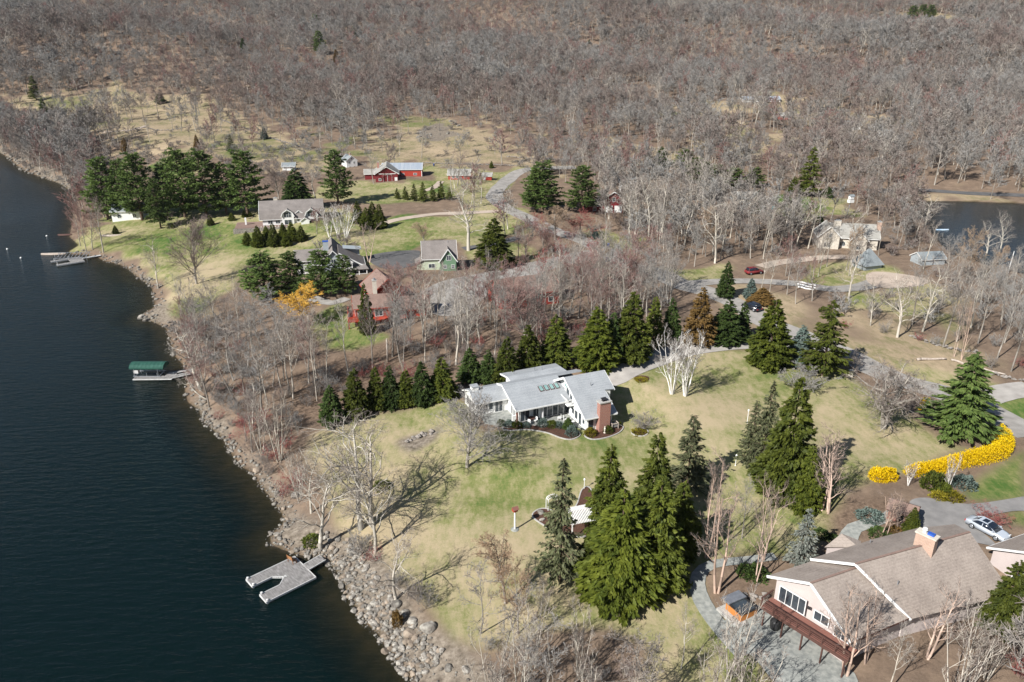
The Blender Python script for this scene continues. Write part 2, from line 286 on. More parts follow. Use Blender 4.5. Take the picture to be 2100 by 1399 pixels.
# ------------------------------------------------------------------ mesh builder
class MB:
    def __init__(s): s.v = []; s.f = []; s.m = []; s.T = None
    def add(s, vs, fs, mi=0):
        o = len(s.v)
        if s.T is not None: vs = [tuple(s.T @ Vector(p)) for p in vs]
        s.v += [tuple(p) for p in vs]; s.f += [tuple(i + o for i in f) for f in fs]; s.m += [mi] * len(fs)
        return s
    def box(s, x0, x1, y0, y1, z0, z1, mi=0):
        v = [(x0,y0,z0),(x1,y0,z0),(x1,y1,z0),(x0,y1,z0),(x0,y0,z1),(x1,y0,z1),(x1,y1,z1),(x0,y1,z1)]
        return s.add(v, [(3,2,1,0),(4,5,6,7),(0,1,5,4),(1,2,6,5),(2,3,7,6),(3,0,4,7)], mi)
    def bar(s, a, b, w, h=None, mi=0):
        h = h or w; a = Vector(a); b = Vector(b); d = (b - a).normalized()
        up = Vector((0,0,1)) if abs(d.z) < 0.95 else Vector((0,1,0))
        x = d.cross(up).normalized(); y = x.cross(d)
        vs = [p + x * sx * w / 2 + y * sy * h / 2 for p in (a, b) for sx, sy in ((-1,-1),(1,-1),(1,1),(-1,1))]
        return s.add(vs, [(3,2,1,0),(4,5,6,7),(0,1,5,4),(1,2,6,5),(2,3,7,6),(3,0,4,7)], mi)
    def tube(s, a, b, r0, r1=None, n=8, mi=0, cap=True):
        r1 = r0 if r1 is None else r1; a = Vector(a); b = Vector(b); d = (b - a).normalized()
        up = Vector((0,0,1)) if abs(d.z) < 0.95 else Vector((0,1,0))
        x = d.cross(up).normalized(); y = x.cross(d)
        vs = [p + (x * math.cos(t) + y * math.sin(t)) * r for p, r in ((a, r0), (b, r1)) for t in [2 * math.pi * k / n for k in range(n)]]
        fs = [(k, (k + 1) % n, n + (k + 1) % n, n + k) for k in range(n)]
        if cap: fs += [tuple(range(n - 1, -1, -1)), tuple(range(n, 2 * n))]
        return s.add(vs, fs, mi)
    def prism(s, poly, z0, z1, mi=0):
        """vertical extrusion of a plan polygon"""
        n = len(poly)
        A = sum(poly[i][0] * poly[(i + 1) % n][1] - poly[(i + 1) % n][0] * poly[i][1] for i in range(n))
        if A < 0: poly = poly[::-1]
        f0 = (lambda p: z0(p)) if callable(z0) else (lambda p: z0); f1 = (lambda p: z1(p)) if callable(z1) else (lambda p: z1)
        vs = [(p[0], p[1], f0(p)) for p in poly] + [(p[0], p[1], f1(p)) for p in poly]
        return s.add(vs, [tuple(range(n - 1, -1, -1)), tuple(range(n, 2 * n))] + [(k, (k + 1) % n, n + (k + 1) % n, n + k) for k in range(n)], mi)
    def profile(s, prof, x0, x1, mi=0):
        """(y, z) profile extruded along x"""
        n = len(prof); vs = [(x0, y, z) for y, z in prof] + [(x1, y, z) for y, z in prof]
        return s.add(vs, [tuple(range(n)), tuple(range(2 * n - 1, n - 1, -1))] + [(k, n + k, n + (k + 1) % n, (k + 1) % n) for k in range(n)], mi)
    def slab(s, pts, t=0.2, mi=0):
        """thick sheet under the planar polygon pts (given top side)"""
        n = len(pts); nn = sum((Vector(pts[i]).cross(Vector(pts[(i + 1) % n])) for i in range(n)), Vector((0, 0, 0))).normalized()
        if nn.z < 0: pts = pts[::-1]; nn = -nn
        lo = [tuple(Vector(p) - nn * t) for p in pts]
        return s.add(list(pts) + lo, [tuple(range(n)), tuple(range(2 * n - 1, n - 1, -1))] + [(k, n + k, n + (k + 1) % n, (k + 1) % n) for k in range(n)], mi)
    def lathe(s, prof, n=12, mi=0, c=(0, 0)):
        vs = []; fs = []
        for r, z in prof:
            for k in range(n): vs.append((c[0] + r * math.cos(2*math.pi*k/n), c[1] + r * math.sin(2*math.pi*k/n), z))
        for i in range(len(prof) - 1):
            for k in range(n): fs.append((i*n+k, i*n+(k+1)%n, (i+1)*n+(k+1)%n, (i+1)*n+k))
        fs += [tuple(range(n-1,-1,-1)), tuple(range((len(prof)-1)*n, len(prof)*n))]
        return s.add(vs, fs, mi)
    def mesh(s, name, mats, smooth=False):
        me = bpy.data.meshes.new(name); me.from_pydata(s.v, [], s.f)
        for m in (mats if isinstance(mats, (list, tuple)) else [mats]): me.materials.append(m)
        me.polygons.foreach_set('material_index', s.m)
        bm = bmesh.new(); bm.from_mesh(me); bmesh.ops.recalc_face_normals(bm, faces=bm.faces); bm.to_mesh(me); bm.free()
        if smooth: me.polygons.foreach_set('use_smooth', [True] * len(me.polygons))
        me.update(); return me
    def build(s, name, mats, parent=None, smooth=False):
        o = bpy.data.objects.new(name, s.mesh(name, mats, smooth)); COL.objects.link(o)
        if parent is not None: o.parent = parent
        return o
def tag(o, label, cat, group=None):
    o['label'] = label; o['category'] = cat
    if group: o['group'] = group
    return o
def thing(name, label, cat, loc=(0, 0, 0), rot=0.0, group=None):
    o = bpy.data.objects.new(name, None); o.empty_display_size = 0.5; COL.objects.link(o)
    o.location = loc; o.rotation_euler = (0, 0, rot)
    return tag(o, label, cat, group)
def structure(o): o['kind'] = 'structure'; return o
def fast_mesh(name, verts, quads, mats, tone=None, tris=False):
    k = 3 if tris else 4
    me = bpy.data.meshes.new(name); nv, nf = len(verts), len(quads)
    me.vertices.add(nv); me.vertices.foreach_set('co', np.asarray(verts, np.float32).ravel())
    me.loops.add(nf * k); me.loops.foreach_set('vertex_index', np.asarray(quads, np.int32).ravel())
    me.polygons.add(nf); me.polygons.foreach_set('loop_start', np.arange(0, nf * k, k, dtype=np.int32))
    me.materials.append(mats)
    if tone is not None:
        a = me.attributes.new('tone', 'FLOAT', 'POINT'); a.data.foreach_set('value', np.asarray(tone, np.float32))
    me.update(calc_edges=True); me.validate()
    return me
# ------------------------------------------------------------------ trees
def unit(v): return v / max(np.linalg.norm(v), 1e-9)
def perp(d, rng):
    r = rng.normal(size=3); r -= d * (r @ d); return unit(r)
def gen_bare(seed, H=16.0, trunk_frac=0.35, spread=0.42, n1=11, n2=6, n3=5, n4=4, r0=0.2, up=0.25, gnarl=0.18, stems=1, stem_spread=0.18, tw=0.02, lean=(0, 0), low=0.0, flat=0.0, twl=1.0):
    """segments of a leafless tree, by recursion: stem, limbs, branches, twigs"""
    rng = np.random.default_rng(seed); segs = []
    def chain(p, d, L, ra, rb, n, lvl, trop):
        pts = [p.copy()]; dirs = [d.copy()]; st = L / n
        for i in range(n):
            d = unit(d + rng.normal(size=3) * gnarl * (0.28 if lvl == 0 else 1) + np.array([0, 0, trop]))
            q = p + d * st
            segs.append((p, q, ra + (rb - ra) * i / n, ra + (rb - ra) * (i + 1) / n, lvl)); p = q; pts.append(p); dirs.append(d)
        return pts, dirs
    def along(pts, dirs, t):
        f = t * (len(pts) - 1); i = min(int(f), len(pts) - 2); w = f - i
        return pts[i] * (1 - w) + pts[i + 1] * w, dirs[min(i + 1, len(dirs) - 1)]
    def sub(pts, dirs, L, r, lvl, cnt, t0, rngang):
        nmax = {1: n2, 2: n3, 3: n4}.get(lvl, 0)
        for k in range(cnt):
            t = t0 + (1 - t0) * (k + rng.random()) / cnt
            p, d = along(pts, dirs, min(t, 0.99))
            a = math.radians(rng.uniform(*rngang)); s = perp(d, rng)
            s[2] *= (1 - flat); s = unit(s)
            nd = unit(d * math.cos(a) + s * math.sin(a))
            l = L * (1.0 - 0.45 * t) * rng.uniform(0.75, 1.2)
            rr = max(r * (1 - 0.5 * t), tw)
            ns = {1: 5, 2: 3, 3: 2, 4: 1}[lvl]
            q, e = chain(p, nd, l, rr, max(rr * 0.35, tw * 0.6), ns, lvl, up * (0.5 if lvl < 3 else 0.3))
            if nmax: sub(q, e, l * (0.54 if lvl < 3 else 0.6 * twl), rr * 0.42, lvl + 1, nmax, 0.18, (22, 58))
    for s in range(stems):
        a = 2 * math.pi * (s + rng.random() * 0.5) / stems; k = stem_spread if stems > 1 else 0.03
        d = unit(np.array([math.cos(a) * k + lean[0], math.sin(a) * k + lean[1], 1.0])); h = H * (rng.uniform(0.8, 1.0) if stems > 1 else 1)
        p = np.array([math.cos(a) * 0.12, math.sin(a) * 0.12, -0.3]) if stems > 1 else np.array([0, 0, -0.3])
        pts, dirs = chain(p, d, h * 0.86, r0, r0 * 0.22, 9, 0, 0.02)
        sub(pts, dirs, H * spread, r0 * 0.40, 1, max(3, int(n1 / (stems ** 0.4))), trunk_frac, (28, 62))
    return segs
def seg_mesh(segs, lvls, name, mat, n=4, seed=0):
    rng = np.random.default_rng(seed)
    S_ = [s for s in segs if s[4] in lvls]
    thick = [s for s in S_ if s[4] <= 2]; thin = [s for s in S_ if s[4] > 2]
    V = []; F = []; T = []; o = 0
    for grp, k in ((thick, n), (thin, 2)):
        if not grp: continue
        A = np.array([s[0] for s in grp]); B = np.array([s[1] for s in grp]); ra = np.array([s[2] for s in grp]); rb = np.array([s[3] for s in grp])
        D = B - A; D /= np.maximum(np.linalg.norm(D, axis=1), 1e-6)[:, None]
        R = rng.normal(size=D.shape) if k == 2 else np.tile([0.31, 0.2, 0.93], (len(D), 1)) * 1.0
        if k != 2: R = np.where(np.abs(D[:, 2:3]) > 0.8, np.array([[1.0, 0.1, 0.0]]), np.array([[0.0, 0.1, 1.0]]))
        X = np.cross(D, R); X /= np.maximum(np.linalg.norm(X, axis=1), 1e-6)[:, None]; Y = np.cross(X, D)
        B = B + D * (ra * 0.25)[:, None] if k != 2 else B
        vs = []
        for P_, r in ((A, ra), (B, rb)):
            for t in range(k):
                an = 2 * math.pi * t / k
                vs.append(P_ + (X * math.cos(an) + Y * math.sin(an)) * r[:, None])
        vs = np.stack(vs, 1); m = len(grp)
        base = o + np.arange(m)[:, None] * (2 * k)
        if k == 2: fs = np.stack([base[:, 0], base[:, 0] + 1, base[:, 0] + 3, base[:, 0] + 2], 1)
        else: fs = np.concatenate([np.stack([base[:, 0] + t, base[:, 0] + (t + 1) % k, base[:, 0] + k + (t + 1) % k, base[:, 0] + k + t], 1) for t in range(k)])
        V.append(vs.reshape(-1, 3)); F.append(fs); o += m * 2 * k
        T.append(np.repeat(rng.random(m), 2 * k))
    me = fast_mesh(name, np.concatenate(V), np.concatenate(F), mat, np.concatenate(T))
    if n >= 5: me.polygons.foreach_set('use_smooth', [True] * len(me.polygons))
    return me
def cards(C, D, L, Wd, rng, tone, droop=0.0):
    """leaf sprays: pointed quads at C along D, length L, width Wd"""
    n = len(C); D = D + np.array([0, 0, -droop]); D = D / np.linalg.norm(D, axis=1)[:, None]
    R = rng.normal(size=(n, 3)) * 0.7 + np.array([0, 0, 1.0]); X = np.cross(D, R); X /= np.maximum(np.linalg.norm(X, axis=1), 1e-6)[:, None]
    Z = np.cross(X, D)
    a = C - D * (L * 0.35)[:, None]; b = C + X * (Wd * 0.5)[:, None] + Z * (Wd * 0.12)[:, None]; c = C + D * (L * 0.65)[:, None]; d = C - X * (Wd * 0.5)[:, None]
    V = np.stack([a, b, c, d], 1).reshape(-1, 3); F = np.arange(n * 4).reshape(n, 4)
    return V, F, np.repeat(tone, 4)
def gen_conifer(seed, kind, N=1.0):
    """crown cards and stem/branch segments of a unit-10 m evergreen"""
    rng = np.random.default_rng(seed); H = 10.0; segs = [(np.array([0, 0, -0.2]), np.array([0, 0, H * 0.97]), 0.17, 0.03, 0)]
    C = []; D = []; L = []; Wd = []; T = []
    if kind == 'dense':      # spruce or arborvitae, foliage to the ground
        nb = int(400 * N); Rm = 2.6
        lob = rng.uniform(0, 6.28, 6)
        for i in range(nb):
            t = ((i + rng.random()) / nb); t = 1 - (1 - t) ** 0.62 if True else t
            z = 0.25 + t * (H - 0.45); a = rng.uniform(0, 6.28)
            prof = min(1.0, (1 - t) ** 0.8 * 1.12) * (0.72 + 0.28 * min(1, t * 7))
            R = Rm * prof * (1 + 0.10 * math.sin(3 * a + lob[0] + t * 9) + 0.08 * math.sin(5 * a + lob[1] - t * 14)) * rng.uniform(0.80, 1.13) + 0.10
            d = np.array([math.cos(a), math.sin(a), rng.uniform(-0.30, 0.15)]); base = np.array([0, 0, z + 0.15 * R])
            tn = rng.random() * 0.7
            k = max(6, int(9 + R * 13))
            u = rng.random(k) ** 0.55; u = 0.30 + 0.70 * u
            side = rng.normal(size=k) * 0.30 * (1.15 - u) * R * 0.6
            px = np.array([-math.sin(a), math.cos(a), 0])
            c = base + d * (u * R)[:, None] + px * side[:, None] + rng.normal(size=(k, 3)) * 0.05
            c[:, 2] -= 0.12 * (u * R) ** 1.3
            C.append(c); D.append(d + px * (side[:, None] * 1.2) + rng.normal(size=(k, 3)) * 0.35)
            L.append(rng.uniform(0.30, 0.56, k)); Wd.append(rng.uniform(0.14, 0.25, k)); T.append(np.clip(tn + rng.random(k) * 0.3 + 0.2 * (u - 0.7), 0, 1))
        droop = 0.15
    elif kind == 'open':     # thin old spruce, gaps between the whorls
        nw = int(26); Rm = 2.3
        for w in range(nw):
            t = (w + 0.5) / nw; z = 0.9 + t * (H - 1.1)
            nbr = int(7 + 3 * (1 - t))
            for b in range(nbr):
                a = rng.uniform(0, 6.28); R = Rm * (1 - t) ** 0.75 * rng.uniform(0.6, 1.15) + 0.15
                zz = z + rng.normal() * 0.12
                p0 = np.array([0, 0, zz]); d = np.array([math.cos(a), math.sin(a), 0.12])
                p1 = p0 + d * R; p1[2] -= 0.12 * R
                segs.append((p0, p1, 0.03, 0.012, 3))
                k = max(3, int(R * 11 * N)); u = rng.random(k) * 0.8 + 0.2
                px = np.array([-math.sin(a), math.cos(a), 0]); side = rng.normal(size=k) * 0.18 * R * (1.1 - u)
                c = p0 + (p1 - p0) * u[:, None] + px * side[:, None]; c[:, 2] -= rng.random(k) * 0.16
                C.append(c); D.append(d + px * side[:, None] * 2 + rng.normal(size=(k, 3)) * 0.3); L.append(rng.uniform(0.3, 0.55, k)); Wd.append(rng.uniform(0.12, 0.22, k)); T.append(rng.random(k) * 0.6 + 0.4 * rng.random())
        droop = 0.55
    else:                    # white pine: uneven plates of tufts on long limbs, bare lower stem
        nb = int(84); Rm = 2.8
        for i in range(nb):
            t = (i + rng.random()) / nb; z = 1.1 + t * (H - 1.4) * 0.98
            a = i * 2.4 + rng.normal() * 0.4; R = Rm * (1 - t * 0.88) ** 0.65 * rng.uniform(0.55, 1.12) * (0.75 + 0.25 * min(1, t * 5))
            p0 = np.array([0, 0, z]); d = np.array([math.cos(a), math.sin(a), 0.12 + 0.35 * t]); p1 = p0 + d * R
            segs.append((p0, p1, 0.05, 0.02, 2))
            nt_ = max(3, int(R * 4.0)); px = np.array([-math.sin(a), math.cos(a), 0])
            tn = rng.random() * 0.6
            for j in range(nt_):
                u = 0.3 + 0.7 * (j + rng.random()) / nt_; cc = p0 + (p1 - p0) * u + px * rng.normal() * 0.34 * R * (1.15 - u) + np.array([0, 0, rng.normal() * 0.08])
                k = int(17 * N); dd = rng.normal(size=(k, 3)) + d * 0.8 + np.array([0, 0, 0.35]); dd /= np.linalg.norm(dd, axis=1)[:, None]
                C.append(cc + dd * rng.uniform(0.05, 0.30, k)[:, None] * np.array([1, 1, 0.55])); D.append(dd); L.append(rng.uniform(0.25, 0.42, k)); Wd.append(rng.uniform(0.10, 0.17, k)); T.append(np.clip(tn + rng.random(k) * 0.4, 0, 1))
        droop = 0.0
    C = np.concatenate(C); D = np.concatenate(D); L = np.concatenate(L); Wd = np.concatenate(Wd); T = np.concatenate(T)
    return segs, cards(C, D, L, Wd, rng, T, droop)
def gen_shrub(seed, n=900, R=1.0, Hh=1.0, size=0.2):
    """leafy mound: sprays through a lumpy half-ellipsoid (unit size)"""
    rng = np.random.default_rng(seed); v = rng.normal(size=(n, 3)); v[:, 2] = np.abs(v[:, 2]); v /= np.linalg.norm(v, axis=1)[:, None]
    lump = 1 + (0.04 if size < 0.18 else 0.13) * np.sin(v[:, 0] * 7 + seed) * np.sin(v[:, 1] * 6 + 2 * seed) + 0.10 * np.sin(v[:, 2] * 9 + v[:, 0] * 5)
    r = rng.uniform(0.55, 1.0, n) ** 0.5 * lump; C = v * r[:, None] * np.array([R, R, Hh])
    return cards(C, v + rng.normal(size=(n, 3)) * 0.5 + np.array([0, 0, 0.3]), rng.uniform(size * .8, size * 1.4, n), rng.uniform(size * .4, size * .8, n), rng, rng.random(n))

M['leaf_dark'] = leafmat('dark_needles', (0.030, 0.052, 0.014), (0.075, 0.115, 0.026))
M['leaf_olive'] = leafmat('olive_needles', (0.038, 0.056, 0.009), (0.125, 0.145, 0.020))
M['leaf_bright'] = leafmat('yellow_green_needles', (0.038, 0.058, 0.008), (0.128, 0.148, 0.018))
M['leaf_grey'] = leafmat('grey_green_needles', (0.060, 0.072, 0.036), (0.145, 0.155, 0.075))
M['leaf_pine'] = leafmat('pine_needles', (0.055, 0.095, 0.024), (0.155, 0.215, 0.055))
M['leaf_silver'] = leafmat('silver_needles', (0.20, 0.23, 0.20), (0.36, 0.38, 0.33))
M['leaf_blue'] = leafmat('blue_needles', (0.080, 0.115, 0.100), (0.17, 0.22, 0.19))
M['leaf_bronze'] = leafmat('bronze_foliage', (0.11, 0.070, 0.020), (0.22, 0.135, 0.045))
M['leaf_gold'] = leafmat('gold_green_foliage', (0.13, 0.12, 0.012), (0.30, 0.25, 0.02))
M['forsythia'] = leafmat('yellow_blossom', (0.66, 0.44, 0.006), (0.95, 0.72, 0.012), 0.05, 0.35)
M['willow'] = twigmat('golden_twigs', (0.62, 0.36, 0.06), (0.68, 0.41, 0.08), (0.62, 0.38, 0.07))
M['bark'] = twigmat('grey_bark', (0.25, 0.225, 0.195), (0.29, 0.265, 0.23), (0.22, 0.195, 0.165))
M['bark_pale'] = twigmat('pale_bark', (0.42, 0.39, 0.33), (0.46, 0.42, 0.36), (0.40, 0.36, 0.30))
M['bark_birch'] = twigmat('white_bark', (0.72, 0.70, 0.66), (0.76, 0.74, 0.70), (0.70, 0.67, 0.62))
M['bark_tan'] = twigmat('tan_bark', (0.46, 0.34, 0.27), (0.50, 0.38, 0.31), (0.44, 0.32, 0.25))
M['bark_fir'] = pmat('brown_bark', (0.12, 0.085, 0.06), (0.08, 0.055, 0.04), 3, 0.95)
M['twig'] = twigmat('grey_twigs', (0.262, 0.254, 0.240), (0.225, 0.205, 0.186), (0.215, 0.168, 0.147))
M['twig_brown'] = twigmat('brown_twigs', (0.195, 0.170, 0.150), (0.20, 0.166, 0.145), (0.175, 0.138, 0.12))
M['twig_red'] = twigmat('reddish_twigs', (0.235, 0.150, 0.132), (0.250, 0.155, 0.137), (0.22, 0.125, 0.11))
M['twig_redder'] = twigmat('red_twigs', (0.25, 0.075, 0.07), (0.29, 0.09, 0.08), (0.22, 0.07, 0.06))
M['twig_tan'] = twigmat('tan_twigs', (0.31, 0.225, 0.15), (0.33, 0.24, 0.165), (0.29, 0.20, 0.13))
M['twig_pale'] = twigmat('pale_twigs', (0.29, 0.265, 0.235), (0.31, 0.275, 0.24), (0.27, 0.235, 0.20))

KIND = {}   # name -> list of (trunk mesh, crown mesh, height, radius)
def add_bare(key, seeds, bark, twig, limbs=False, **kw):
    out = []
    for s in seeds:
        sg = gen_bare(s, **kw); H = max(x[1][2] for x in sg); R = np.percentile([math.hypot(x[1][0], x[1][1]) for x in sg], 96)
        tm = seg_mesh(sg, (0, 1, 2) if limbs else (0, 1), key + '_trunk', M[bark], 6 if not limbs else 5, s); cm = seg_mesh(sg, (3, 4) if limbs else (2, 3, 4), key + '_crown', M[twig], 3, s)
        out.append((tm, cm, H, R))
    KIND[key] = out
def add_fir(key, seeds, kind, leaf, N=1.0):
    out = []
    for s in seeds:
        sg, (V, F, T) = gen_conifer(s, kind, N)
        tm = seg_mesh(sg, (0, 1, 2, 3), key + '_trunk', M['bark_fir'], 6, s); cm = fast_mesh(key + '_crown', V, F, M[leaf], T)
        r = np.hypot(V[:, 0], V[:, 1]); out.append((tm, cm, V[:, 2].max(), np.percentile(r, 97)))
    KIND[key] = out
def plant(key, x, y, z, H, W=None, name='bare_tree', label='', cat='tree', group=None, rot=None, var=None, tilt=(0, 0)):
    v = KIND[key]; i = random.randrange(len(v)) if var is None else var % len(v); tm, cm, h0, r0 = v[i]
    o = thing(name, label, cat, (x, y, z), random.uniform(0, 6.28) if rot is None else rot, group)
    o.rotation_euler[0] = tilt[0]; o.rotation_euler[1] = tilt[1]
    sz = H / h0; sx = sz if W is None else W / (2 * r0)
    for nm, me in (('trunk', tm), ('crown', cm)):
        c = bpy.data.objects.new(nm, me); COL.objects.link(c); c.parent = o; c.scale = (sx, sx, sz)
    return o
def tall(x, y, z, vtop):
    """height that puts the top of something standing at (x, y, z) at picture row vtop"""
    lo, hi = 0.2, 60.0
    for _ in range(30):
        m = (lo + hi) / 2
        if proj(x, y, z + m)[1] > vtop: lo = m
        else: hi = m
    return lo
def sc_at(x, y, z): return FPX / (y * _cp - (z - CAM_H) * _sp)
# ------------------------------------------------------------------ ground cover, traced on the ground (pixel outlines -> places)
REG = {
 'dry': [[(640,880),(760,850),(880,900),(900,980),(960,1040),(1090,1090),(1130,1200),(1120,1300),(1000,1330),(860,1240),(720,1100),(640,990)],[(1400,800),(1560,830),(1800,830),(1880,900),(1700,900),(1450,880)],[(1300,1290),(1420,1330),(1400,1410),(1300,1410)],[(340,560),(440,520),(470,560),(380,620)]],
 'lawn': [  # mown grass, tan and green mixed
  [(640,385),(760,368),(900,378),(1010,385),(1010,432),(900,408),(780,418),(690,412)], [(180,455),(230,430),(520,425),(560,405),(640,400),(640,420),(520,440),(300,470)],
  [(650,895),(700,868),(800,845),(905,822),(960,835),(1000,880),(1290,850),(1262,800),(1262,780),(1300,752),(1380,730),(1450,718),(1550,712),(1640,755),(1740,762),(1800,800),(1880,850),(1960,905),(2000,925),(1850,972),(1780,985),(1700,1000),(1690,1100),(1640,1150),(1520,1150),(1430,1170),(1380,1230),(1350,1330),(1250,1290),(1120,1290),(1000,1320),(930,1310),(860,1225),(800,1165),(720,1090),(660,1000),(640,930)],
  [(1340,1330),(1400,1190),(1440,1180),(1450,1240),(1530,1320),(1590,1410),(1300,1410)],
  [(165,512),(172,470),(240,455),(380,440),(500,420),(560,400),(700,430),(790,452),(900,436),(1010,432),(1060,450),(1070,475),(960,495),(860,490),(850,520),(760,545),(640,540),(500,545),(470,600),(370,660),(330,645),(355,600),(300,560),(240,520)],
  [(640,700),(690,618),(740,640),(790,690),(740,720),(650,725)], [(960,500),(1060,495),(1120,500),(1110,545),(1000,540),(950,520)],
  [(700,400),(760,385),(830,370),(900,372),(880,345),(1055,345),(1030,385),(900,400),(760,405)],
  [(1580,405),(1740,408),(1745,440),(1640,450),(1580,440)], [(1340,560),(1480,545),(1490,578),(1420,588),(1370,575)], [(1630,540),(1800,545),(1860,570),(1800,586),(1700,592),(1640,580)],
  [(1740,596),(1900,585),(1960,620),(1890,645),(1750,632)], [(1990,990),(2100,925),(2110,1025),(1990,1035),(1960,1010)], [(2010,815),(2110,800),(2110,870),(2060,850)], [(2050,1050),(2110,1045),(2110,1080),(2075,1075)],
  [(1840,745),(1960,770),(2040,790),(2000,810),(1890,780)], [(320,330),(430,330),(440,350),(330,372)], [(940,430),(1060,420),(1070,480),(960,500)], [(1560,1050),(1680,1060),(1720,1090),(1640,1140),(1560,1120)],
  [(1200,470),(1330,490),(1330,530),(1240,510)]],
 'straw': [[(1690,630),(1800,640),(1900,690),(1990,730),(2040,770),(1950,760),(1800,700),(1700,670)],[(1880,390),(2110,400),(2110,408),(1880,404)],
  [(-60,205),(60,195),(250,183),(400,200),(520,240),(640,285),(760,330),(640,350),(420,335),(300,325),(230,280),(-60,262)],
  [(715,330),(745,300),(790,248),(860,238),(960,246),(1075,290),(1060,335),(900,345),(790,340)], [(1220,285),(1400,306),(1440,330),(1290,345),(1220,320)],
  [(1470,245),(1540,262),(1640,285),(1600,330),(1500,310),(1440,270)], [(1500,595),(1600,588),(1680,630),(1700,665),(1610,665),(1530,640)], [(1720,690),(1850,712),(1960,745),(1990,770),(1900,800),(1790,762)],
  [(1830,27),(2110,27),(2110,36),(1970,38),(1940,48),(1840,44)], [(1560,190),(1660,200),(1680,240),(1580,235)], [(1390,215),(1500,210),(1560,225),(1480,240),(1400,235)],
  [(300,560),(420,560),(450,600),(400,640),(330,640)], [(1870,590),(1960,600),(2000,650),(1950,680),(1900,640)], [(1000,320),(1150,330),(1130,350),(1060,345)], [(1640,230),(1840,240),(1860,265),(1700,265)]],
 'green': [
  [(780,452),(782,418),(905,402),(905,430),(840,442)], [(780,505),(900,500),(860,545),(770,545)], [(640,720),(690,625),(760,690),(700,720)], [(400,470),(505,465),(505,505),(430,520),(390,500)], [(255,490),(330,480),(340,520),(270,520)],
  [(820,372),(880,372),(890,400),(820,402)], [(340,330),(420,335),(400,370),(330,362)], [(1960,1000),(2110,930),(2110,1025),(1990,1035)], [(2020,818),(2110,805),(2110,865),(2060,850)], [(2060,1050),(2110,1048),(2110,1080),(2080,1072)],
  [(1590,408),(1660,405),(1660,435),(1600,440)], [(1285,180),(1335,180),(1318,205),(1295,205)], [(1325,226),(1400,228),(1400,245),(1330,242)], [(60,205),(190,195),(190,225),(90,230)], [(150,235),(210,232),(210,250),(150,255)], [(340,640),(385,615),(450,600),(430,640),(360,655)], [(1100,490),(1180,495),(1170,520),(1090,530)],
  [(800,240),(900,240),(940,255),(820,262)], [(620,270),(700,290),(740,320),(650,315)], [(430,300),(560,290),(620,325),(480,330)], [(1870,660),(1930,640),(1960,680),(1900,690)], [(1750,600),(1830,598),(1830,620),(1760,622)], [(1480,262),(1540,268),(1520,285),(1480,280)]],
 'rock': [
  [(850,1410),(800,1350),(742,1271),(707,1200),(664,1146),(593,1132),(550,1118),(550,1098),(582,1071),(557,1025),(518,971),(457,900),(407,840),(380,790),(420,830),(480,890),(540,960),(600,1040),(660,1090),(760,1140),(830,1200),(880,1270),(960,1340),(1010,1410)],
  [(340,673),(290,655),(318,628),(315,600),(283,570),(233,538),(200,530),(240,528),(300,565),(335,600),(340,640),(390,660),(390,690)], [(0,313),(123,377),(153,397),(180,400),(140,370),(60,335),(0,300)], [(860,270),(900,255),(950,275),(890,290)], [(830,905),(900,880),(890,900),(850,915)]],
 'soil': [
  [(1560,1130),(1640,1160),(1700,1110),(1740,1060),(1830,1020),(1850,1040),(1760,1080),(1690,1130),(1600,1200),(1540,1260),(1460,1230),(1480,1160)], [(650,860),(800,790),(900,770),(860,700),(700,720),(560,800)], [(1950,1040),(2050,1035),(2070,1060),(1990,1075)]],
}
RW = {k: [PX(p) for p in v] for k, v in REG.items()}
def cover(key, pts, soft=3.0):
    best = np.full(len(pts), 1e9)
    for p in RW[key]:
        lo = p.min(0) - 25; hi = p.max(0) + 25
        m = (pts[:, 0] > lo[0]) & (pts[:, 0] < hi[0]) & (pts[:, 1] > lo[1]) & (pts[:, 1] < hi[1])
        if m.any(): best[m] = np.minimum(best[m], sdist(pts[m], p))
    return best
# one sheet, finer near the camera, out past the last ridge
ys = [ -30.0 ]
while ys[-1] < 2300: ys.append(ys[-1] + (0.95 if ys[-1] < 120 else 0.95 + (ys[-1] - 120) * 0.0085))
ys = np.array(ys); NX = 520; us = np.linspace(-1, 1, NX)
YY, UU = np.meshgrid(ys, us, indexing='ij'); XX = UU * (0.78 * np.maximum(YY, 0) + 55) * (1 + 0.0 * YY)
GP = np.stack([XX.ravel(), YY.ravel()], 1); GZ = height(GP)
jit = np.zeros(len(GP)); _r = np.random.default_rng(3)
for _k in range(9):
    _a = _r.uniform(0, 6.28); _f = _r.uniform(0.05, 0.9); jit += 1.5 * (0.35 / (_f + 0.25)) * np.sin((GP[:, 0] * math.cos(_a) + GP[:, 1] * math.sin(_a)) * _f + _r.uniform(0, 6))
def soft(key, w, amp=1.0):
    d = cover(key, GP) + jit * amp * np.clip(GP[:, 1] / 150, 0.35, 2.5); return 1 - sstep(-w, w, d)
rows, cols = len(ys), NX
ii = (np.arange(rows - 1)[:, None] * cols + np.arange(cols - 1)[None, :]).ravel()
quads = np.stack([ii, ii + 1, ii + cols + 1, ii + cols], 1)
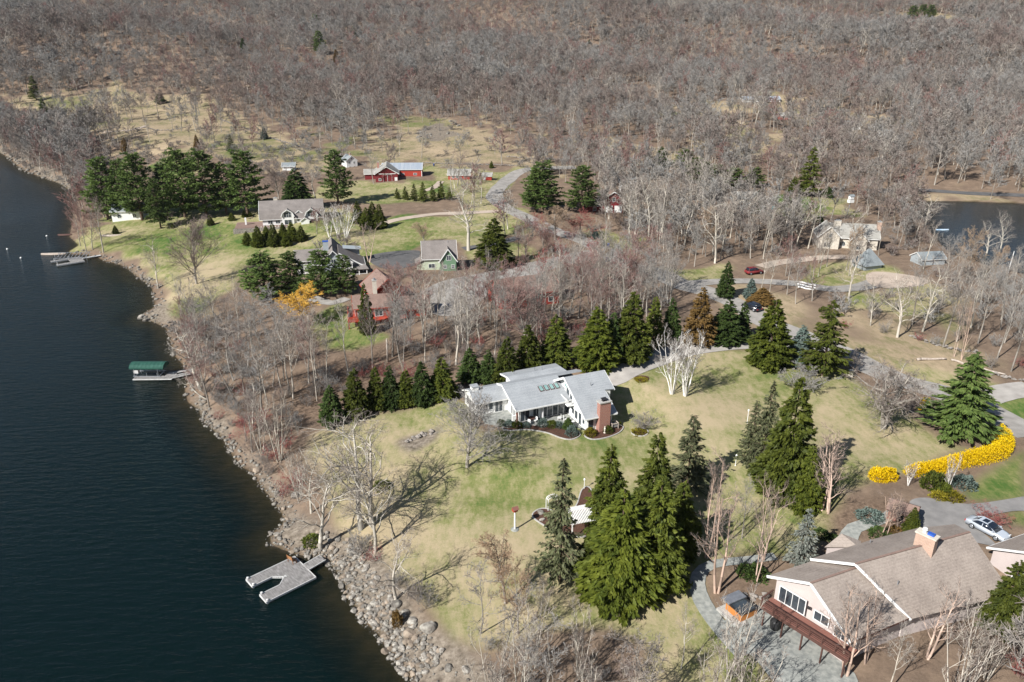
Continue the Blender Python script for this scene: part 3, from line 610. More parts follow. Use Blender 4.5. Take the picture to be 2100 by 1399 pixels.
def ground_material():
    m = bpy.data.materials.new('ground_cover'); m.use_nodes = True; nt = m.node_tree; b = nt.nodes['Principled BSDF']
    b.inputs['Roughness'].default_value = 0.95; b.inputs['Specular IOR Level'].default_value = 0.08
    tc = _n(nt, 'ShaderNodeTexCoord')
    def noise(s, d=4, rough=0.55, vec=None):
        n = _n(nt, 'ShaderNodeTexNoise'); n.inputs['Scale'].default_value = s; n.inputs['Detail'].default_value = d; n.inputs['Roughness'].default_value = rough
        nt.links.new((vec or tc.outputs['Object']), n.inputs['Vector']); return n.outputs[0]
    def ramp(f, *st):
        c = _n(nt, 'ShaderNodeValToRGB'); e = c.color_ramp.elements; e[0].position = st[0][0]; e[0].color = (*st[0][1], 1); e[1].position = st[-1][0]; e[1].color = (*st[-1][1], 1)
        for p, q in st[1:-1]: x = e.new(p); x.color = (*q, 1)
        nt.links.new(f, c.inputs[0]); return c.outputs[0]
    def att(n):
        a = _n(nt, 'ShaderNodeAttribute'); a.attribute_name = n; return a.outputs['Fac']
    def mix(f, a, c):
        x = _n(nt, 'ShaderNodeMix', data_type='RGBA'); nt.links.new(f, x.inputs[0]); nt.links.new(a, x.inputs[6]); nt.links.new(c, x.inputs[7]); return x.outputs[2]
    def math_(op, a, b_=None, v=None, v2=None):
        x = _n(nt, 'ShaderNodeMath', operation=op)
        for i, s in enumerate((a, b_)):
            if s is not None: nt.links.new(s, x.inputs[i])
        if v is not None: x.inputs[1].default_value = v
        if v2 is not None: x.inputs[2].default_value = v2
        return x.outputs[0]
    fine = noise(2.4, 8, 0.85); mid = noise(0.33, 6, 0.62); big = noise(0.055, 4, 0.55)
    st = _n(nt, 'ShaderNodeMapping'); st.inputs['Rotation'].default_value = (0, 0, 0.5); st.inputs['Scale'].default_value = (1.0, 0.35, 1); nt.links.new(tc.outputs['Object'], st.inputs[0])
    streak = noise(1.1, 5, 0.65, st.outputs[0])
    litter = ramp(mid, (0.30, (0.085, 0.062, 0.044)), (0.5, (0.165, 0.120, 0.083)), (0.70, (0.29, 0.212, 0.145)))
    litter2 = ramp(fine, (0.30, (0.10, 0.075, 0.058)), (0.70, (0.30, 0.22, 0.165)))
    half = _n(nt, 'ShaderNodeValue'); half.outputs[0].default_value = 0.5
    litter = mix(half.outputs[0], litter, litter2)
    # grass: dry and green blades mixed in patches
    k = math_('MULTIPLY_ADD', streak, None, 0.55, 0.0); k2 = math_('MULTIPLY_ADD', mid, None, 0.5, 0.0); k3 = math_('MULTIPLY_ADD', big, None, 0.75, -0.43)
    s = math_('ADD', k, k2); s = math_('ADD', s, k3); f4 = math_('MULTIPLY_ADD', fine, None, 0.55, -0.225); s = math_('ADD', s, f4)
    gr = math_('MULTIPLY', att('green'), None, 0.20); s = math_('ADD', s, gr); dr_ = math_('MULTIPLY', att('dry'), None, -0.13); s = math_('ADD', s, dr_)
    grass = ramp(s, (0.30, (0.385, 0.315, 0.200)), (0.47, (0.290, 0.262, 0.140)), (0.62, (0.175, 0.190, 0.068)), (0.82, (0.068, 0.125, 0.028)))
    straw = ramp(s, (0.28, (0.41, 0.32, 0.215)), (0.50, (0.31, 0.245, 0.16)), (0.66, (0.20, 0.18, 0.095)), (0.95, (0.10, 0.14, 0.035)))
    rock = ramp(noise(1.4, 5, 0.7), (0.32, (0.10, 0.083, 0.064)), (0.5, (0.20, 0.168, 0.132)), (0.68, (0.31, 0.268, 0.215)))
    soil = ramp(noise(2.0, 5, 0.7), (0.3, (0.080, 0.056, 0.040)), (0.7, (0.23, 0.165, 0.118)))
    c = mix(att('straw'), litter, straw); c = mix(att('lawn'), c, grass); c = mix(att('soil'), c, soil); c = mix(att('rock'), c, rock)
    mud = ramp(mid, (0.3, (0.035, 0.028, 0.012)), (0.7, (0.085, 0.062, 0.025)))
    c = mix(att('wet'), c, mud)
    nt.links.new(c, b.inputs['Base Color'])
    bp = _n(nt, 'ShaderNodeBump'); bp.inputs['Strength'].default_value = 0.7; bp.inputs['Distance'].default_value = 0.12
    nt.links.new(fine, bp.inputs['Height']); nt.links.new(bp.outputs[0], b.inputs['Normal'])
    return m
gme = fast_mesh('ground', np.column_stack([GP, GZ]), quads, ground_material())
DL = sdist(GP, LAKE)
cov = {'lawn': soft('lawn', 1.2, 0.6), 'straw': soft('straw', 5, 2.0), 'green': soft('green', 4, 1.2), 'dry': soft('dry', 7, 2.0), 'rock': soft('rock', 1.2, 0.5), 'soil': soft('soil', 2, 0.8),
       'wet': np.maximum(1 - sstep(-0.3, 0.5, DL), 1 - sstep(-0.2, 0.4, sdist(GP, POND)))}
for k_, a_ in cov.items():
    at_ = gme.attributes.new(k_, 'FLOAT', 'POINT'); at_.data.foreach_set('value', a_.astype(np.float32))
gme.polygons.foreach_set('use_smooth', [True] * len(gme.polygons))
ground = bpy.data.objects.new('ground', gme); COL.objects.link(ground); structure(ground)

def water_material(name, deep, ripple, scale, streak=(1.0, 1.0, 1.0), rot=0.0):
    m = bpy.data.materials.new(name); m.use_nodes = True; nt = m.node_tree; nt.nodes.clear()
    out = _n(nt, 'ShaderNodeOutputMaterial'); b = _n(nt, 'ShaderNodeBsdfPrincipled')
    b.inputs['Base Color'].default_value = (*deep, 1); b.inputs['Roughness'].default_value = 0.16; b.inputs['IOR'].default_value = 1.333
    at = _n(nt, 'ShaderNodeAttribute'); at.attribute_name = 'depth'       # murky: the deeper, the less of the bottom shows
    mr = _n(nt, 'ShaderNodeMapRange'); mr.inputs[1].default_value = 0.0; mr.inputs[2].default_value = 1.7; mr.inputs[3].default_value = 0.45; mr.inputs[4].default_value = 1.0
    nt.links.new(at.outputs['Fac'], mr.inputs[0]); nt.links.new(mr.outputs[0], b.inputs['Alpha'])
    tc = _n(nt, 'ShaderNodeTexCoord'); mp = _n(nt, 'ShaderNodeMapping'); mp.inputs['Rotation'].default_value = (0, 0, rot); mp.inputs['Scale'].default_value = streak
    nt.links.new(tc.outputs['Object'], mp.inputs[0])
    n1 = _n(nt, 'ShaderNodeTexNoise'); n1.inputs['Scale'].default_value = scale; n1.inputs['Detail'].default_value = 4; n1.inputs['Roughness'].default_value = 0.55
    n2 = _n(nt, 'ShaderNodeTexNoise'); n2.inputs['Scale'].default_value = scale * 3.7; n2.inputs['Detail'].default_value = 3
    n3 = _n(nt, 'ShaderNodeTexNoise'); n3.inputs['Scale'].default_value = 0.02; n3.inputs['Detail'].default_value = 3
    for n in (n1, n2): nt.links.new(mp.outputs[0], n.inputs['Vector'])
    nt.links.new(tc.outputs['Object'], n3.inputs['Vector'])
    b1 = _n(nt, 'ShaderNodeBump'); b1.inputs['Distance'].default_value = 0.8; b1.inputs['Strength'].default_value = ripple
    b2 = _n(nt, 'ShaderNodeBump'); b2.inputs['Distance'].default_value = 0.07; b2.inputs['Strength'].default_value = ripple
    mm = _n(nt, 'ShaderNodeMath', operation='MULTIPLY'); nt.links.new(n1.outputs[0], mm.inputs[0]); nt.links.new(n3.outputs[0], mm.inputs[1])
    nt.links.new(mm.outputs[0], b1.inputs['Height']); nt.links.new(n2.outputs[0], b2.inputs['Height']); nt.links.new(b1.outputs[0], b2.inputs['Normal'])
    nt.links.new(b2.outputs[0], b.inputs['Normal']); nt.links.new(b.outputs[0], out.inputs[0])
    return m
def water(name, poly, z, mat, keep, step0):
    """only the grid cells that touch the water outline, laid flat at z"""
    ys = [keep[2]]
    while ys[-1] < keep[3]: ys.append(ys[-1] + step0 * max(1, ys[-1] / 130))
    ys = np.array(ys); n = 260; xs = np.linspace(keep[0], keep[1], n)
    Y2, X2 = np.meshgrid(ys, xs, indexing='ij')
    if name == 'lake': X2 = X2 * np.clip((Y2 + 260) / 560, 0.42, 2.6)
    p = np.stack([X2.ravel(), Y2.ravel()], 1); d = sdist(p, poly); dep = z - height(p)
    i = (np.arange(len(ys) - 1)[:, None] * n + np.arange(n - 1)[None, :]).ravel(); q = np.stack([i, i + 1, i + n + 1, i + n], 1)
    q = q[(d[q] < 1.5).any(1)]
    me = fast_mesh(name, np.column_stack([p, np.full(len(p), z)]), q, mat)
    a = me.attributes.new('depth', 'FLOAT', 'POINT'); a.data.foreach_set('value', np.clip(dep, 0, 9).astype(np.float32)[:len(me.vertices)])
    o = bpy.data.objects.new(name, me); COL.objects.link(o); structure(o); return o
water('lake', LAKE, 0.0, water_material('lake_water', (0.0014, 0.0068, 0.0062), 0.75, 0.85, (0.42, 1.3, 1), math.radians(-14)), (-560, 60, -60, 760), 1.3)
water('pond', POND, POND_Z, water_material('pond_water', (0.010, 0.014, 0.014), 0.22, 1.1), (POND[:, 0].min() - 3, POND[:, 0].max() + 3, POND[:, 1].min() - 3, POND[:, 1].max() + 3), 1.2)

# ------------------------------------------------------------------ roads and paths: sheets draped on the ground
ROADLINES = []
def smooth_line(p, step=2.0):
    p = np.asarray(p, float); out = []
    q = np.vstack([2 * p[0] - p[1], p, 2 * p[-1] - p[-2]])
    for i in range(1, len(q) - 2):
        a, b, c, d = q[i-1], q[i], q[i+1], q[i+2]; n = max(2, int(np.linalg.norm(c - b) / step))
        for t in np.arange(n) / n:
            out.append(0.5 * ((2*b) + (-a + c) * t + (2*a - 5*b + 4*c - d) * t*t + (-a + 3*b - 3*c + d) * t**3))
    out.append(p[-1]); return np.array(out)
def ribbon(name, px, w, mat, lift=0.03, world=False, curb=None, cross=5):
    L = smooth_line(np.array(px) if world else PX(px)); ROADLINES.append((L, w))
    T = np.gradient(L, axis=0); T /= np.linalg.norm(T, axis=1)[:, None]; Nn = np.stack([-T[:, 1], T[:, 0]], 1)
    wv = np.array([w * (1 + 0.05 * math.sin(i * 0.37) + 0.04 * math.sin(i * 0.91 + 2)) for i in range(len(L))]) if not isinstance(w, (list, tuple)) else np.interp(np.linspace(0, 1, len(L)), np.linspace(0, 1, len(w)), w)
    V = []; 
    for j in range(cross):
        s = (j / (cross - 1) - 0.5); V.append(L + Nn * (s * wv)[:, None])
    V = np.stack(V, 1).reshape(-1, 2); Z = height(V) + lift + 0.05
    n = len(L); i = (np.arange(n - 1)[:, None] * cross + np.arange(cross - 1)[None, :]).ravel()
    q = np.stack([i, i + cross, i + cross + 1, i + 1], 1)
    me = fast_mesh(name, np.column_stack([V, Z]), q, mat); me.polygons.foreach_set('use_smooth', [True] * len(me.polygons))
    o = bpy.data.objects.new(name, me); COL.objects.link(o); structure(o); return o
PADS = []
def pad(name, px, mat, lift=0.04, world=False, step=1.0, kind='structure', parent=None):
    """a paved area draped on the ground: outline filled with a grid"""
    poly = smooth_closed(np.array(px) if world else PX(px)); PADS.append(poly)
    bm = bmesh.new(); vs = [bm.verts.new((p[0], p[1], 0)) for p in poly]; f = bm.faces.new(vs)
    lo, hi = poly.min(0), poly.max(0)
    for ax in (0, 1):
        v = lo[ax] + step
        while v < hi[ax]:
            co = [0, 0, 0]; co[ax] = v; no = [0, 0, 0]; no[ax] = 1
            bmesh.ops.bisect_plane(bm, geom=bm.verts[:] + bm.edges[:] + bm.faces[:], plane_co=co, plane_no=no); v += step
    zz = height([(v.co.x, v.co.y) for v in bm.verts])
    for v, z in zip(bm.verts, zz): v.co.z = z + lift + 0.05
    bmesh.ops.recalc_face_normals(bm, faces=bm.faces)
    me = bpy.data.meshes.new(name); bm.to_mesh(me); bm.free(); me.materials.append(mat)
    o = bpy.data.objects.new(name, me); COL.objects.link(o)
    if kind: o['kind'] = kind
    return o
def smooth_closed(p, n=4):
    p = np.asarray(p, float); out = []; m = len(p)
    for i in range(m):
        a, b, c, d = p[i-1], p[i], p[(i+1) % m], p[(i+2) % m]
        for t in np.arange(n) / n:
            out.append(0.5 * ((2*b) + (-a + c) * t + (2*a - 5*b + 4*c - d) * t*t * 1.0 + (-a + 3*b - 3*c + d) * t**3))
    return np.array(out)
ribbon('road', [(2120,895),(2050,856),(2000,832),(1940,808),(1860,785),(1790,757),(1730,725),(1640,690),(1560,655),(1520,628),(1450,598),(1400,585),(1350,560),(1300,545),(1262,530),(1240,515),(1200,495),(1130,470),(1070,442),(1030,422),(1014,402),(1032,377),(1062,354),(1110,345),(1180,343)], 6.0, M['gravel'], 0.02)
ribbon('driveway', [(1225,778),(1262,768),(1300,750),(1380,724),(1450,712),(1530,706),(1600,704),(1700,712)], [6.6, 6.2, 5.2, 5.0, 5.0], M['drive'], 0.05)
ribbon('pond_drive', [(1395,586),(1440,580),(1540,577),(1640,583),(1700,593),(1760,590),(1815,576),(1890,578)], [4.5, 4, 4, 5, 7], M['gravel'], 0.05)
ribbon('side_road', [(2120,797),(2060,805),(2015,818),(1985,826)], 5.0, M['drive'], 0.06)
ribbon('farm_drive', [(1022,434),(960,437),(900,439),(850,445),(805,453),(785,459)], 3.6, M['track'], 0.05)
ribbon('back_drive', [(1062,488),(1000,503),(950,511)], 3.2, M['asphalt'], 0.05)
ribbon('cottage_drive', [(1560,548),(1610,537),(1680,529),(1765,528)], 3.6, M['track'], 0.05)
ribbon('farm_lane', [(905,372),(890,385),(870,392)], 2.6, M['track'], 0.05)
ribbon('pond_road', [(1780,392),(1880,390),(1990,397),(2120,402)], 5.0, M['asphalt'], 0.05)
ribbon('house_track', [(712,612),(680,622),(640,612)], 2.8, M['gravel'], 0.05)
ribbon('hill_track', [(210,272),(255,268),(280,265),(300,258)], 3.0, M['track'], 0.05)
ribbon('stone_walk', [(1846,1036),(1825,1058),(1790,1072),(1752,1084),(1738,1108)], [1.6, 1.6, 1.8, 2.2], M['slab'], 0.05)
ribbon('garden_walk', [(1590,1142),(1530,1150),(1462,1158),(1433,1180),(1432,1215),(1452,1255),(1485,1298),(1530,1345)], [1.3, 1.3, 1.6, 1.9, 1.9, 2.0], M['slab'], 0.05)
pad('forecourt', [(1865,1030),(1900,1022),(1985,1035),(2120,1018),(2120,1047),(2075,1050),(2015,1063),(2008,1085),(2040,1120),(1960,1105),(1890,1090),(1880,1050)], M['court'], 0.07)
pad('gravel_yard', [(860,605),(900,580),(960,566),(1040,549),(1150,526),(1235,510),(1245,524),(1160,545),(1060,582),(1010,600),(960,640),(900,648),(866,625)], M['gravel'], 0.06)
pad('green_house_drive', [(752,530),(790,518),(850,514),(862,520),(852,545),(790,552)], M['asphalt'], 0.04)
pad('patio', [(1482,1296),(1500,1262),(1545,1240),(1600,1275),(1670,1320),(1760,1400),(1620,1420),(1545,1350)], M['slab'], 0.07)
pad('cottage_yard', [(1775,568),(1800,558),(1890,570),(1895,585),(1800,590)], M['track'], 0.08)
# ------------------------------------------------------------------ buildings
def xform(ox, oy, rot, oz=0.0):
    return Matrix.Translation((ox, oy, oz)) @ Matrix.Rotation(rot, 4, 'Z')
def gable(root, x0, x1, y0, y1, z0, ze, zr, yr=None, ze1=None, ov=0.45, wall='white', roof='roof_grey', T=None, thick=0.18, fascia=True, wname='wall', rname='roof', ovx=None, trim='trim'):
    """walls and a pitched roof with its ridge along x; T turns the whole volume"""
    yr = (y0 + y1) / 2 if yr is None else yr; ze1 = ze if ze1 is None else ze1; ovx = ov if ovx is None else ovx
    w = MB(); w.T = T
    w.profile([(y0, z0), (y0, ze), (yr, zr - 0.02), (y1, ze1), (y1, z0)], x0, x1); w.build(wname, M[wall], root)
    s0 = (zr - ze) / max(yr - y0, 0.01); s1 = (zr - ze1) / max(y1 - yr, 0.01)
    r = MB(); r.T = T; g = 0.16
    a0 = (y0 - ov, ze - s0 * ov + g); a1 = (y1 + ov, ze1 - s1 * ov + g); zz = zr + g
    r.slab([(x0 - ovx, a0[0], a0[1]), (x1 + ovx, a0[0], a0[1]), (x1 + ovx, yr, zz), (x0 - ovx, yr, zz)], thick)
    r.slab([(x0 - ovx, yr, zz), (x1 + ovx, yr, zz), (x1 + ovx, a1[0], a1[1]), (x0 - ovx, a1[0], a1[1])], thick)
    ro = r.build(rname, M[roof], root)
    if fascia:
        f = MB(); f.T = T
        for x in (x0 - ovx - 0.02, x1 + ovx + 0.02):
            f.bar((x, a0[0], a0[1] - 0.10), (x, yr, zz - 0.10), 0.07, 0.24); f.bar((x, yr, zz - 0.10), (x, a1[0], a1[1] - 0.10), 0.07, 0.24)
        f.bar((x0 - ovx, a0[0] - 0.03, a0[1] - 0.12), (x1 + ovx, a0[0] - 0.03, a0[1] - 0.12), 0.07, 0.18)
        f.bar((x0 - ovx, a1[0] + 0.03, a1[1] - 0.12), (x1 + ovx, a1[0] + 0.03, a1[1] - 0.12), 0.07, 0.18)
        f.build('fascia', M[trim], ro)
    return ro
def opening(root, face, x, y, z, w, h, T=None, name='window', cols=1, rowsn=1, frame='trim', pane='glass', fw=0.09):
    """a framed opening on a wall that faces 'face'; (x, y, z) is the middle of its lower edge"""
    R = {'-y': 0, '+x': math.pi/2, '+y': math.pi, '-x': -math.pi/2}[face]
    L = Matrix.Translation((x, y, z)) @ Matrix.Rotation(R, 4, 'Z')
    L = (T @ L) if T is not None else L
    f = MB(); f.T = L
    f.box(-w/2 - fw, -w/2, -0.07, 0.03, -fw, h + fw); f.box(w/2, w/2 + fw, -0.07, 0.03, -fw, h + fw)
    f.box(-w/2, w/2, -0.07, 0.03, -fw, 0); f.box(-w/2, w/2, -0.07, 0.03, h, h + fw)
    for c in range(1, cols): xx = -w/2 + w * c / cols; f.box(xx - 0.03, xx + 0.03, -0.06, 0.0, 0, h)
    for c in range(1, rowsn): zz = h * c / rowsn; f.box(-w/2, w/2, -0.055, 0.0, zz - 0.025, zz + 0.025)
    o = f.build(name, M[frame], root)
    p = MB(); p.T = L; p.box(-w/2, w/2, -0.035, 0.02, 0, h); p.build('pane', M[pane], o)
    return o
def chimney(root, x, y, z0, z1, w, d, mat='brick', T=None, cap='concrete', name='chimney', pots=1):
    c = MB(); c.T = T; c.box(x - w/2, x + w/2, y - d/2, y + d/2, z0, z1); o = c.build(name, M[mat], root)
    c = MB(); c.T = T; c.box(x - w/2 - 0.08, x + w/2 + 0.08, y - d/2 - 0.08, y + d/2 + 0.08, z1, z1 + 0.12); c.build('cap', M[cap], o)
    for k in range(pots):
        px = x + (k - (pots - 1) / 2) * 0.7; c = MB(); c.T = T; c.lathe([(0.16, z1 + 0.12), (0.16, z1 + 0.4), (0.28, z1 + 0.42), (0.28, z1 + 0.47), (0.05, z1 + 0.58)], 10, c=(px, y)) ; c.build('flue', M['metal'], o)
    return o
def vent(root, x, y, z, T=None):
    c = MB(); c.T = T; c.tube((x, y, z - 0.1), (x, y, z + 0.45), 0.06); c.build('vent_pipe', M['metal'], root)

# --- the white house on the lawn; u along the ridges, v away from the lake side
HG = 4.45; HR = math.radians(23.0)
white = thing('white_house', 'large white house with pale grey roofs and tall brick chimney in the middle lawn', 'house', (1.2, 105.9, HG), HR)
# living wing: long front slope, short back slope
w = MB(); w.profile([(1.6, -0.6), (1.6, 3.0), (5.9, 4.72), (7.4, 4.2), (7.4, -0.6)], 0.6, 9.2); w.build('wall', M['white_stucco'], white)
r = MB(); r.slab([(-0.6, 0.0, 3.0), (9.4, 0.0, 3.0), (9.4, 5.9, 5.0), (-0.6, 5.9, 5.0)], 0.2); r.slab([(-0.6, 5.9, 5.0), (14.0, 5.9, 5.0), (14.0, 7.9, 4.4), (-0.6, 7.9, 4.4)], 0.2)
lr = r.build('roof', M['roof_light'], white)
f = MB(); f.bar((-0.64, -0.05, 2.88), (-0.64, 5.9, 4.9), 0.08, 0.3); f.bar((-0.64, 5.9, 4.9), (-0.64, 7.95, 4.28), 0.08, 0.3); f.bar((-0.6, -0.05, 2.9), (8.6, -0.05, 2.9), 0.1, 0.22); f.build('fascia', M['trim'], lr)
for i in range(4):
    x = 5.3 + i * 0.95; y = 3.5; z = 3.0 + (y) * 2.0 / 5.9
    s = MB(); s.T = Matrix.Translation((x, y, z + 0.06)) @ Matrix.Rotation(math.atan(2.0 / 5.9), 4, 'X')
    s.box(-0.34, 0.34, -0.62, 0.62, -0.1, 0.08); so = s.build('skylight', M['rail'], white)
    s2 = MB(); s2.T = s.T; s2.box(-0.26, 0.26, -0.54, 0.54, 0.08, 0.105); s2.build('pane', M['skyglass'], so)
for x, y, z in ((3.8, 11.2, 4.0), (7.6, 11.0, 4.1), (8.8, 10.6, 4.2)): vent(white, x, y, z)
vent(white, 12.2, -0.6, 5.5)
# back wing
w = MB(); w.profile([(7.4, -0.6), (7.4, 3.5), (10.0, 3.85), (12.8, 3.2), (12.8, -0.6)], 3.0, 12.6); w.build('wall', M['white_stucco'], white)
r = MB(); r.slab([(2.2, 7.0, 3.62), (13.0, 7.0, 3.9), (12.2, 10.3, 4.25), (2.2, 10.3, 4.05)], 0.2); r.slab([(2.2, 10.3, 4.05), (12.2, 10.3, 4.25), (12.8, 13.4, 3.5), (2.2, 13.4, 3.4)], 0.2)
br_ = r.build('roof', M['roof_light'], white)
f = MB(); f.bar((2.16, 7.0, 3.5), (2.16, 10.3, 3.92), 0.08, 0.26); f.bar((2.16, 10.3, 3.92), (2.16, 13.4, 3.28), 0.08, 0.26); f.build('fascia', M['trim'], br_)
for k in range(2): opening(white, '-x', 3.0, 8.6 + k * 1.1, 2.0, 0.7, 0.8)
# glazed front under the eave, and the open porch at the left corner
for k in range(5): opening(white, '-y', 5.05 + k * 0.98, 1.58, 0.1, 0.84, 2.5, name='glass_door')
w = MB(); w.box(0.6, 9.2, 1.32, 1.57, -0.6, 0.02); w.build('plinth', M['concrete'], white)
opening(white, '-y', 1.6, 1.56, 0.1, 1.5, 2.15, name='glass_door', cols=2)
opening(white, '-y', 3.5, 1.56, 0.3, 0.9, 1.9)
for x in (0.2, 4.25): p = MB(); p.box(x - 0.1, x + 0.1, 0.35, 0.55, -0.7, 2.95); p.build('post', M['trim'], white)
p = MB(); p.box(-0.35, -0.1, 0.3, 0.6, -0.6, 2.8); p.build('brick_pier', M['brick'], white)
for k, (y, z) in enumerate(((2.6, 2.3), (3.5, 2.3), (4.4, 2.3), (6.3, 3.3), (5.4, 3.35))): opening(white, '-x', 0.6, y, z - (0.0 if k > 2 else 2.1), 0.55, 0.55 if k > 2 else 2.0)
pw = MB(); pw.box(-0.3, 0.45, 2.2, 2.45, -0.6, 1.0); pw.build('low_wall', M['white_stucco'], white)
# tall wing: gable over the terrace, roof long to the lake side
w = MB(); w.profile([(-5.2, -0.6), (-5.2, 2.7), (1.7, 6.3), (5.4, 4.1), (5.4, -0.6)], 9.2, 13.7); w.build('wall', M['white_stucco'], white)
w = MB(); w.profile([(-1.6, -0.6), (-1.6, 4.55), (1.7, 6.25), (5.4, 4.08), (5.4, -0.6)], 13.7, 15.3); w.build('wall', M['white_stucco'], white)
s = (6.5 - 2.5) / 7.6
r = MB(); r.slab([(8.5, -5.9, 2.5), (14.2, -5.9, 2.5), (14.2, -1.7, 6.5 - 3.4 * s), (15.9, -1.9, 6.5 - 3.6 * s), (15.9, 1.7, 6.5), (8.5, 1.7, 6.5)], 0.22)
r.slab([(8.5, 1.7, 6.5), (15.9, 1.7, 6.5), (15.9, 6.0, 4.0), (8.1, 6.0, 4.0)], 0.22); tr_ = r.build('roof', M['roof_light'], white)
f = MB(); f.bar((8.46, -5.9, 2.35), (8.46, 1.7, 6.36), 0.09, 0.34); f.bar((8.46, 1.7, 6.36), (8.1, 6.0, 3.86), 0.09, 0.34); f.bar((8.5, -5.93, 2.4), (14.2, -5.93, 2.4), 0.08, 0.2); f.bar((14.24, -5.9, 2.35), (14.24, -1.8, 4.5), 0.08, 0.24); f.bar((15.94, -1.9, 4.45), (15.94, 1.7, 6.36), 0.08, 0.24)
f.build('fascia', M['trim'], tr_)
opening(white, '-x', 9.2, 1.4, 2.75, 1.0, 2.0, name='balcony_door'); opening(white, '-x', 9.2, 0.2, 2.75, 0.8, 2.0, name='balcony_door', cols=1); opening(white, '-x', 9.2, 2.9, 3.1, 0.7, 1.0)
arch = MB(); arch.T = Matrix.Translation((9.16, 2.0, 5.0)) @ Matrix.Rotation(math.pi/2, 4, 'Y'); arch.lathe([(0.55, -0.06), (0.55, 0.02)], 20); arch.build('round_window', M['skyglass'], white)
b = MB(); b.box(8.0, 9.2, -0.9, 2.3, 2.45, 2.62); ba = b.build('balcony', M['white_stucco'], white)
b = MB()
for y in np.arange(-0.85, 2.3, 0.22): b.box(8.02, 8.08, y, y + 0.05, 2.62, 3.5)
for x in np.arange(8.2, 9.2, 0.22): b.box(x, x + 0.05, -0.88, -0.82, 2.62, 3.5)
b.box(7.98, 8.12, -0.95, 2.35, 3.5, 3.58); b.box(7.98, 9.2, -0.95, -0.8, 3.5, 3.58); b.build('railing', M['trim'], ba)
for y, ww, z, h in ((2.4, 0.9, 0.1, 2.0), (1.2, 0.9, 0.1, 2.0), (-0.6, 0.7, 0.9, 1.0), (-1.7, 0.9, 0.5, 1.4), (-3.0, 0.8, 0.1, 2.0), (-4.2, 0.7, 0.8, 1.1)): opening(white, '-x', 9.2, y, z, ww, h)
opening(white, '-y', 9.9, -5.2, 0.1, 0.9, 1.9, name='glass_door'); opening(white, '-y', 13.2, -5.2, 0.3, 0.6, 1.6)
opening(white, '+x', 15.3, 1.5, 2.6, 1.2, 1.6); opening(white, '+x', 15.3, 3.6, 0.4, 1.2, 1.3)
c = MB(); c.box(10.85, 12.75, -6.25, -5.3, -0.6, 4.9); ch = c.build('chimney', M['brick'], white)
c = MB(); c.box(10.72, 12.88, -6.38, -5.15, 4.9, 5.08); c.build('chimney_cap', M['concrete'], ch)
c = MB(); c.box(11.4, 12.1, -6.05, -5.5, 5.08, 5.2); c.slab([(11.3, -6.15, 5.42), (12.2, -6.15, 5.42), (12.2, -5.4, 5.5), (11.3, -5.4, 5.5)], 0.05); c.build('flue_cover', M['black'], ch)
# low sun-room wing at the left with its own small white chimney
gable(white, -5.0, 0.6, 6.3, 11.6, -0.6, 2.35, 3.45, yr=8.9, wall='white_stucco', roof='roof_light', ov=0.4, ovx=0.3)
opening(white, '-y', -1.0, 6.28, 0.1, 1.3, 2.0, name='glass_door', cols=2)
for k in range(3): opening(white, '-y', -4.3 + k * 0.95, 6.28, 0.7, 0.7, 1.2)
for k in range(3): opening(white, '-x', -5.0, 7.4 + k * 1.3, 0.7, 0.9, 1.2)
chimney(white, -4.2, 9.0, 2.6, 4.1, 1.1, 1.1, 'white_stucco', cap='roof_light', pots=0)
def LW(u, v, z=0.0):
    c, s_ = math.cos(HR), math.sin(HR); return (1.2 + u * c - v * s_, 105.9 + u * s_ + v * c)
def pave_local(name, pts, mat, z0, z1, label=None, cat=None):
    m = MB(); m.prism([LW(*p) for p in pts], z0, z1); o = m.build(name, M[mat])
    if label: tag(o, label, cat)
    else: structure(o)
    return o
pave_local('terrace', [(-4.2, 6.3), (-4.6, 3.4), (-1.4, 0.4), (1.0, -0.2), (3.6, -1.2), (8.2, -3.2), (9.6, -5.9), (10.7, -6.2), (10.7, -5.2), (9.2, -5.2), (9.2, 2.0), (0.6, 2.0), (0.6, 6.3)], 'slab', HG - 1.2, HG + 0.02)

# --- beige house, lower right corner
def at_z(u, v, z): x, y = on_z(u, v, z); return (x, y, z)
bx0, by0 = 29.9, 61.1; BR = math.radians(25.0)
beige = thing('beige_house', 'big pinkish house with broad tan shingle roof and long red brown deck, lower right', 'house', (bx0, by0, 4.2), BR)
def BL(p):   # world -> local of the beige house
    c, s_ = math.cos(-BR), math.sin(-BR); x, y = p[0] - bx0, p[1] - by0; return (x * c - y * s_, x * s_ + y * c, p[2] - 4.2)
def BZ(u, v, z): return BL(at_z(u, v, z))
r1f = BZ(1662, 1196, 11.2); r1b = BZ(1775, 1157.5, 11.2); e1l = BZ(1573, 1181, 9.4); e1b = BZ(1672, 1148.5, 9.4); e1r = BZ(1745, 1318, 7.9)
r2f = BZ(1754, 1156.5, 12.0); r2b = BZ(1989, 1091, 12.0); e2l = BZ(1662, 1146, 9.7); e2m = BZ(1799, 1099, 9.6); e2n = BZ(1884, 1083, 9.4); e2s = BZ(1868, 1270, 7.9); e2e = BZ(2078, 1212, 7.9); e1s = BZ(1868, 1270, 7.7)
hipb = BZ(1955, 1086, 9.6)
def on_plane(a, b, c, x, y):
    n = (Vector(b) - Vector(a)).cross(Vector(c) - Vector(a)); return a[2] - (n.x * (x - a[0]) + n.y * (y - a[1])) / n.z
def pl(a, b, c, pts): return [(p[0], p[1], on_plane(a, b, c, p[0], p[1])) for p in pts]
r = MB(); r.slab(pl(r1f, r1b, e1l, [e1l, r1f, r1b, e1b]), 0.22); r.slab(pl(r1f, r1b, e1r, [r1f, e1r, (e1s[0], e1s[1], 0), r1b]), 0.22)
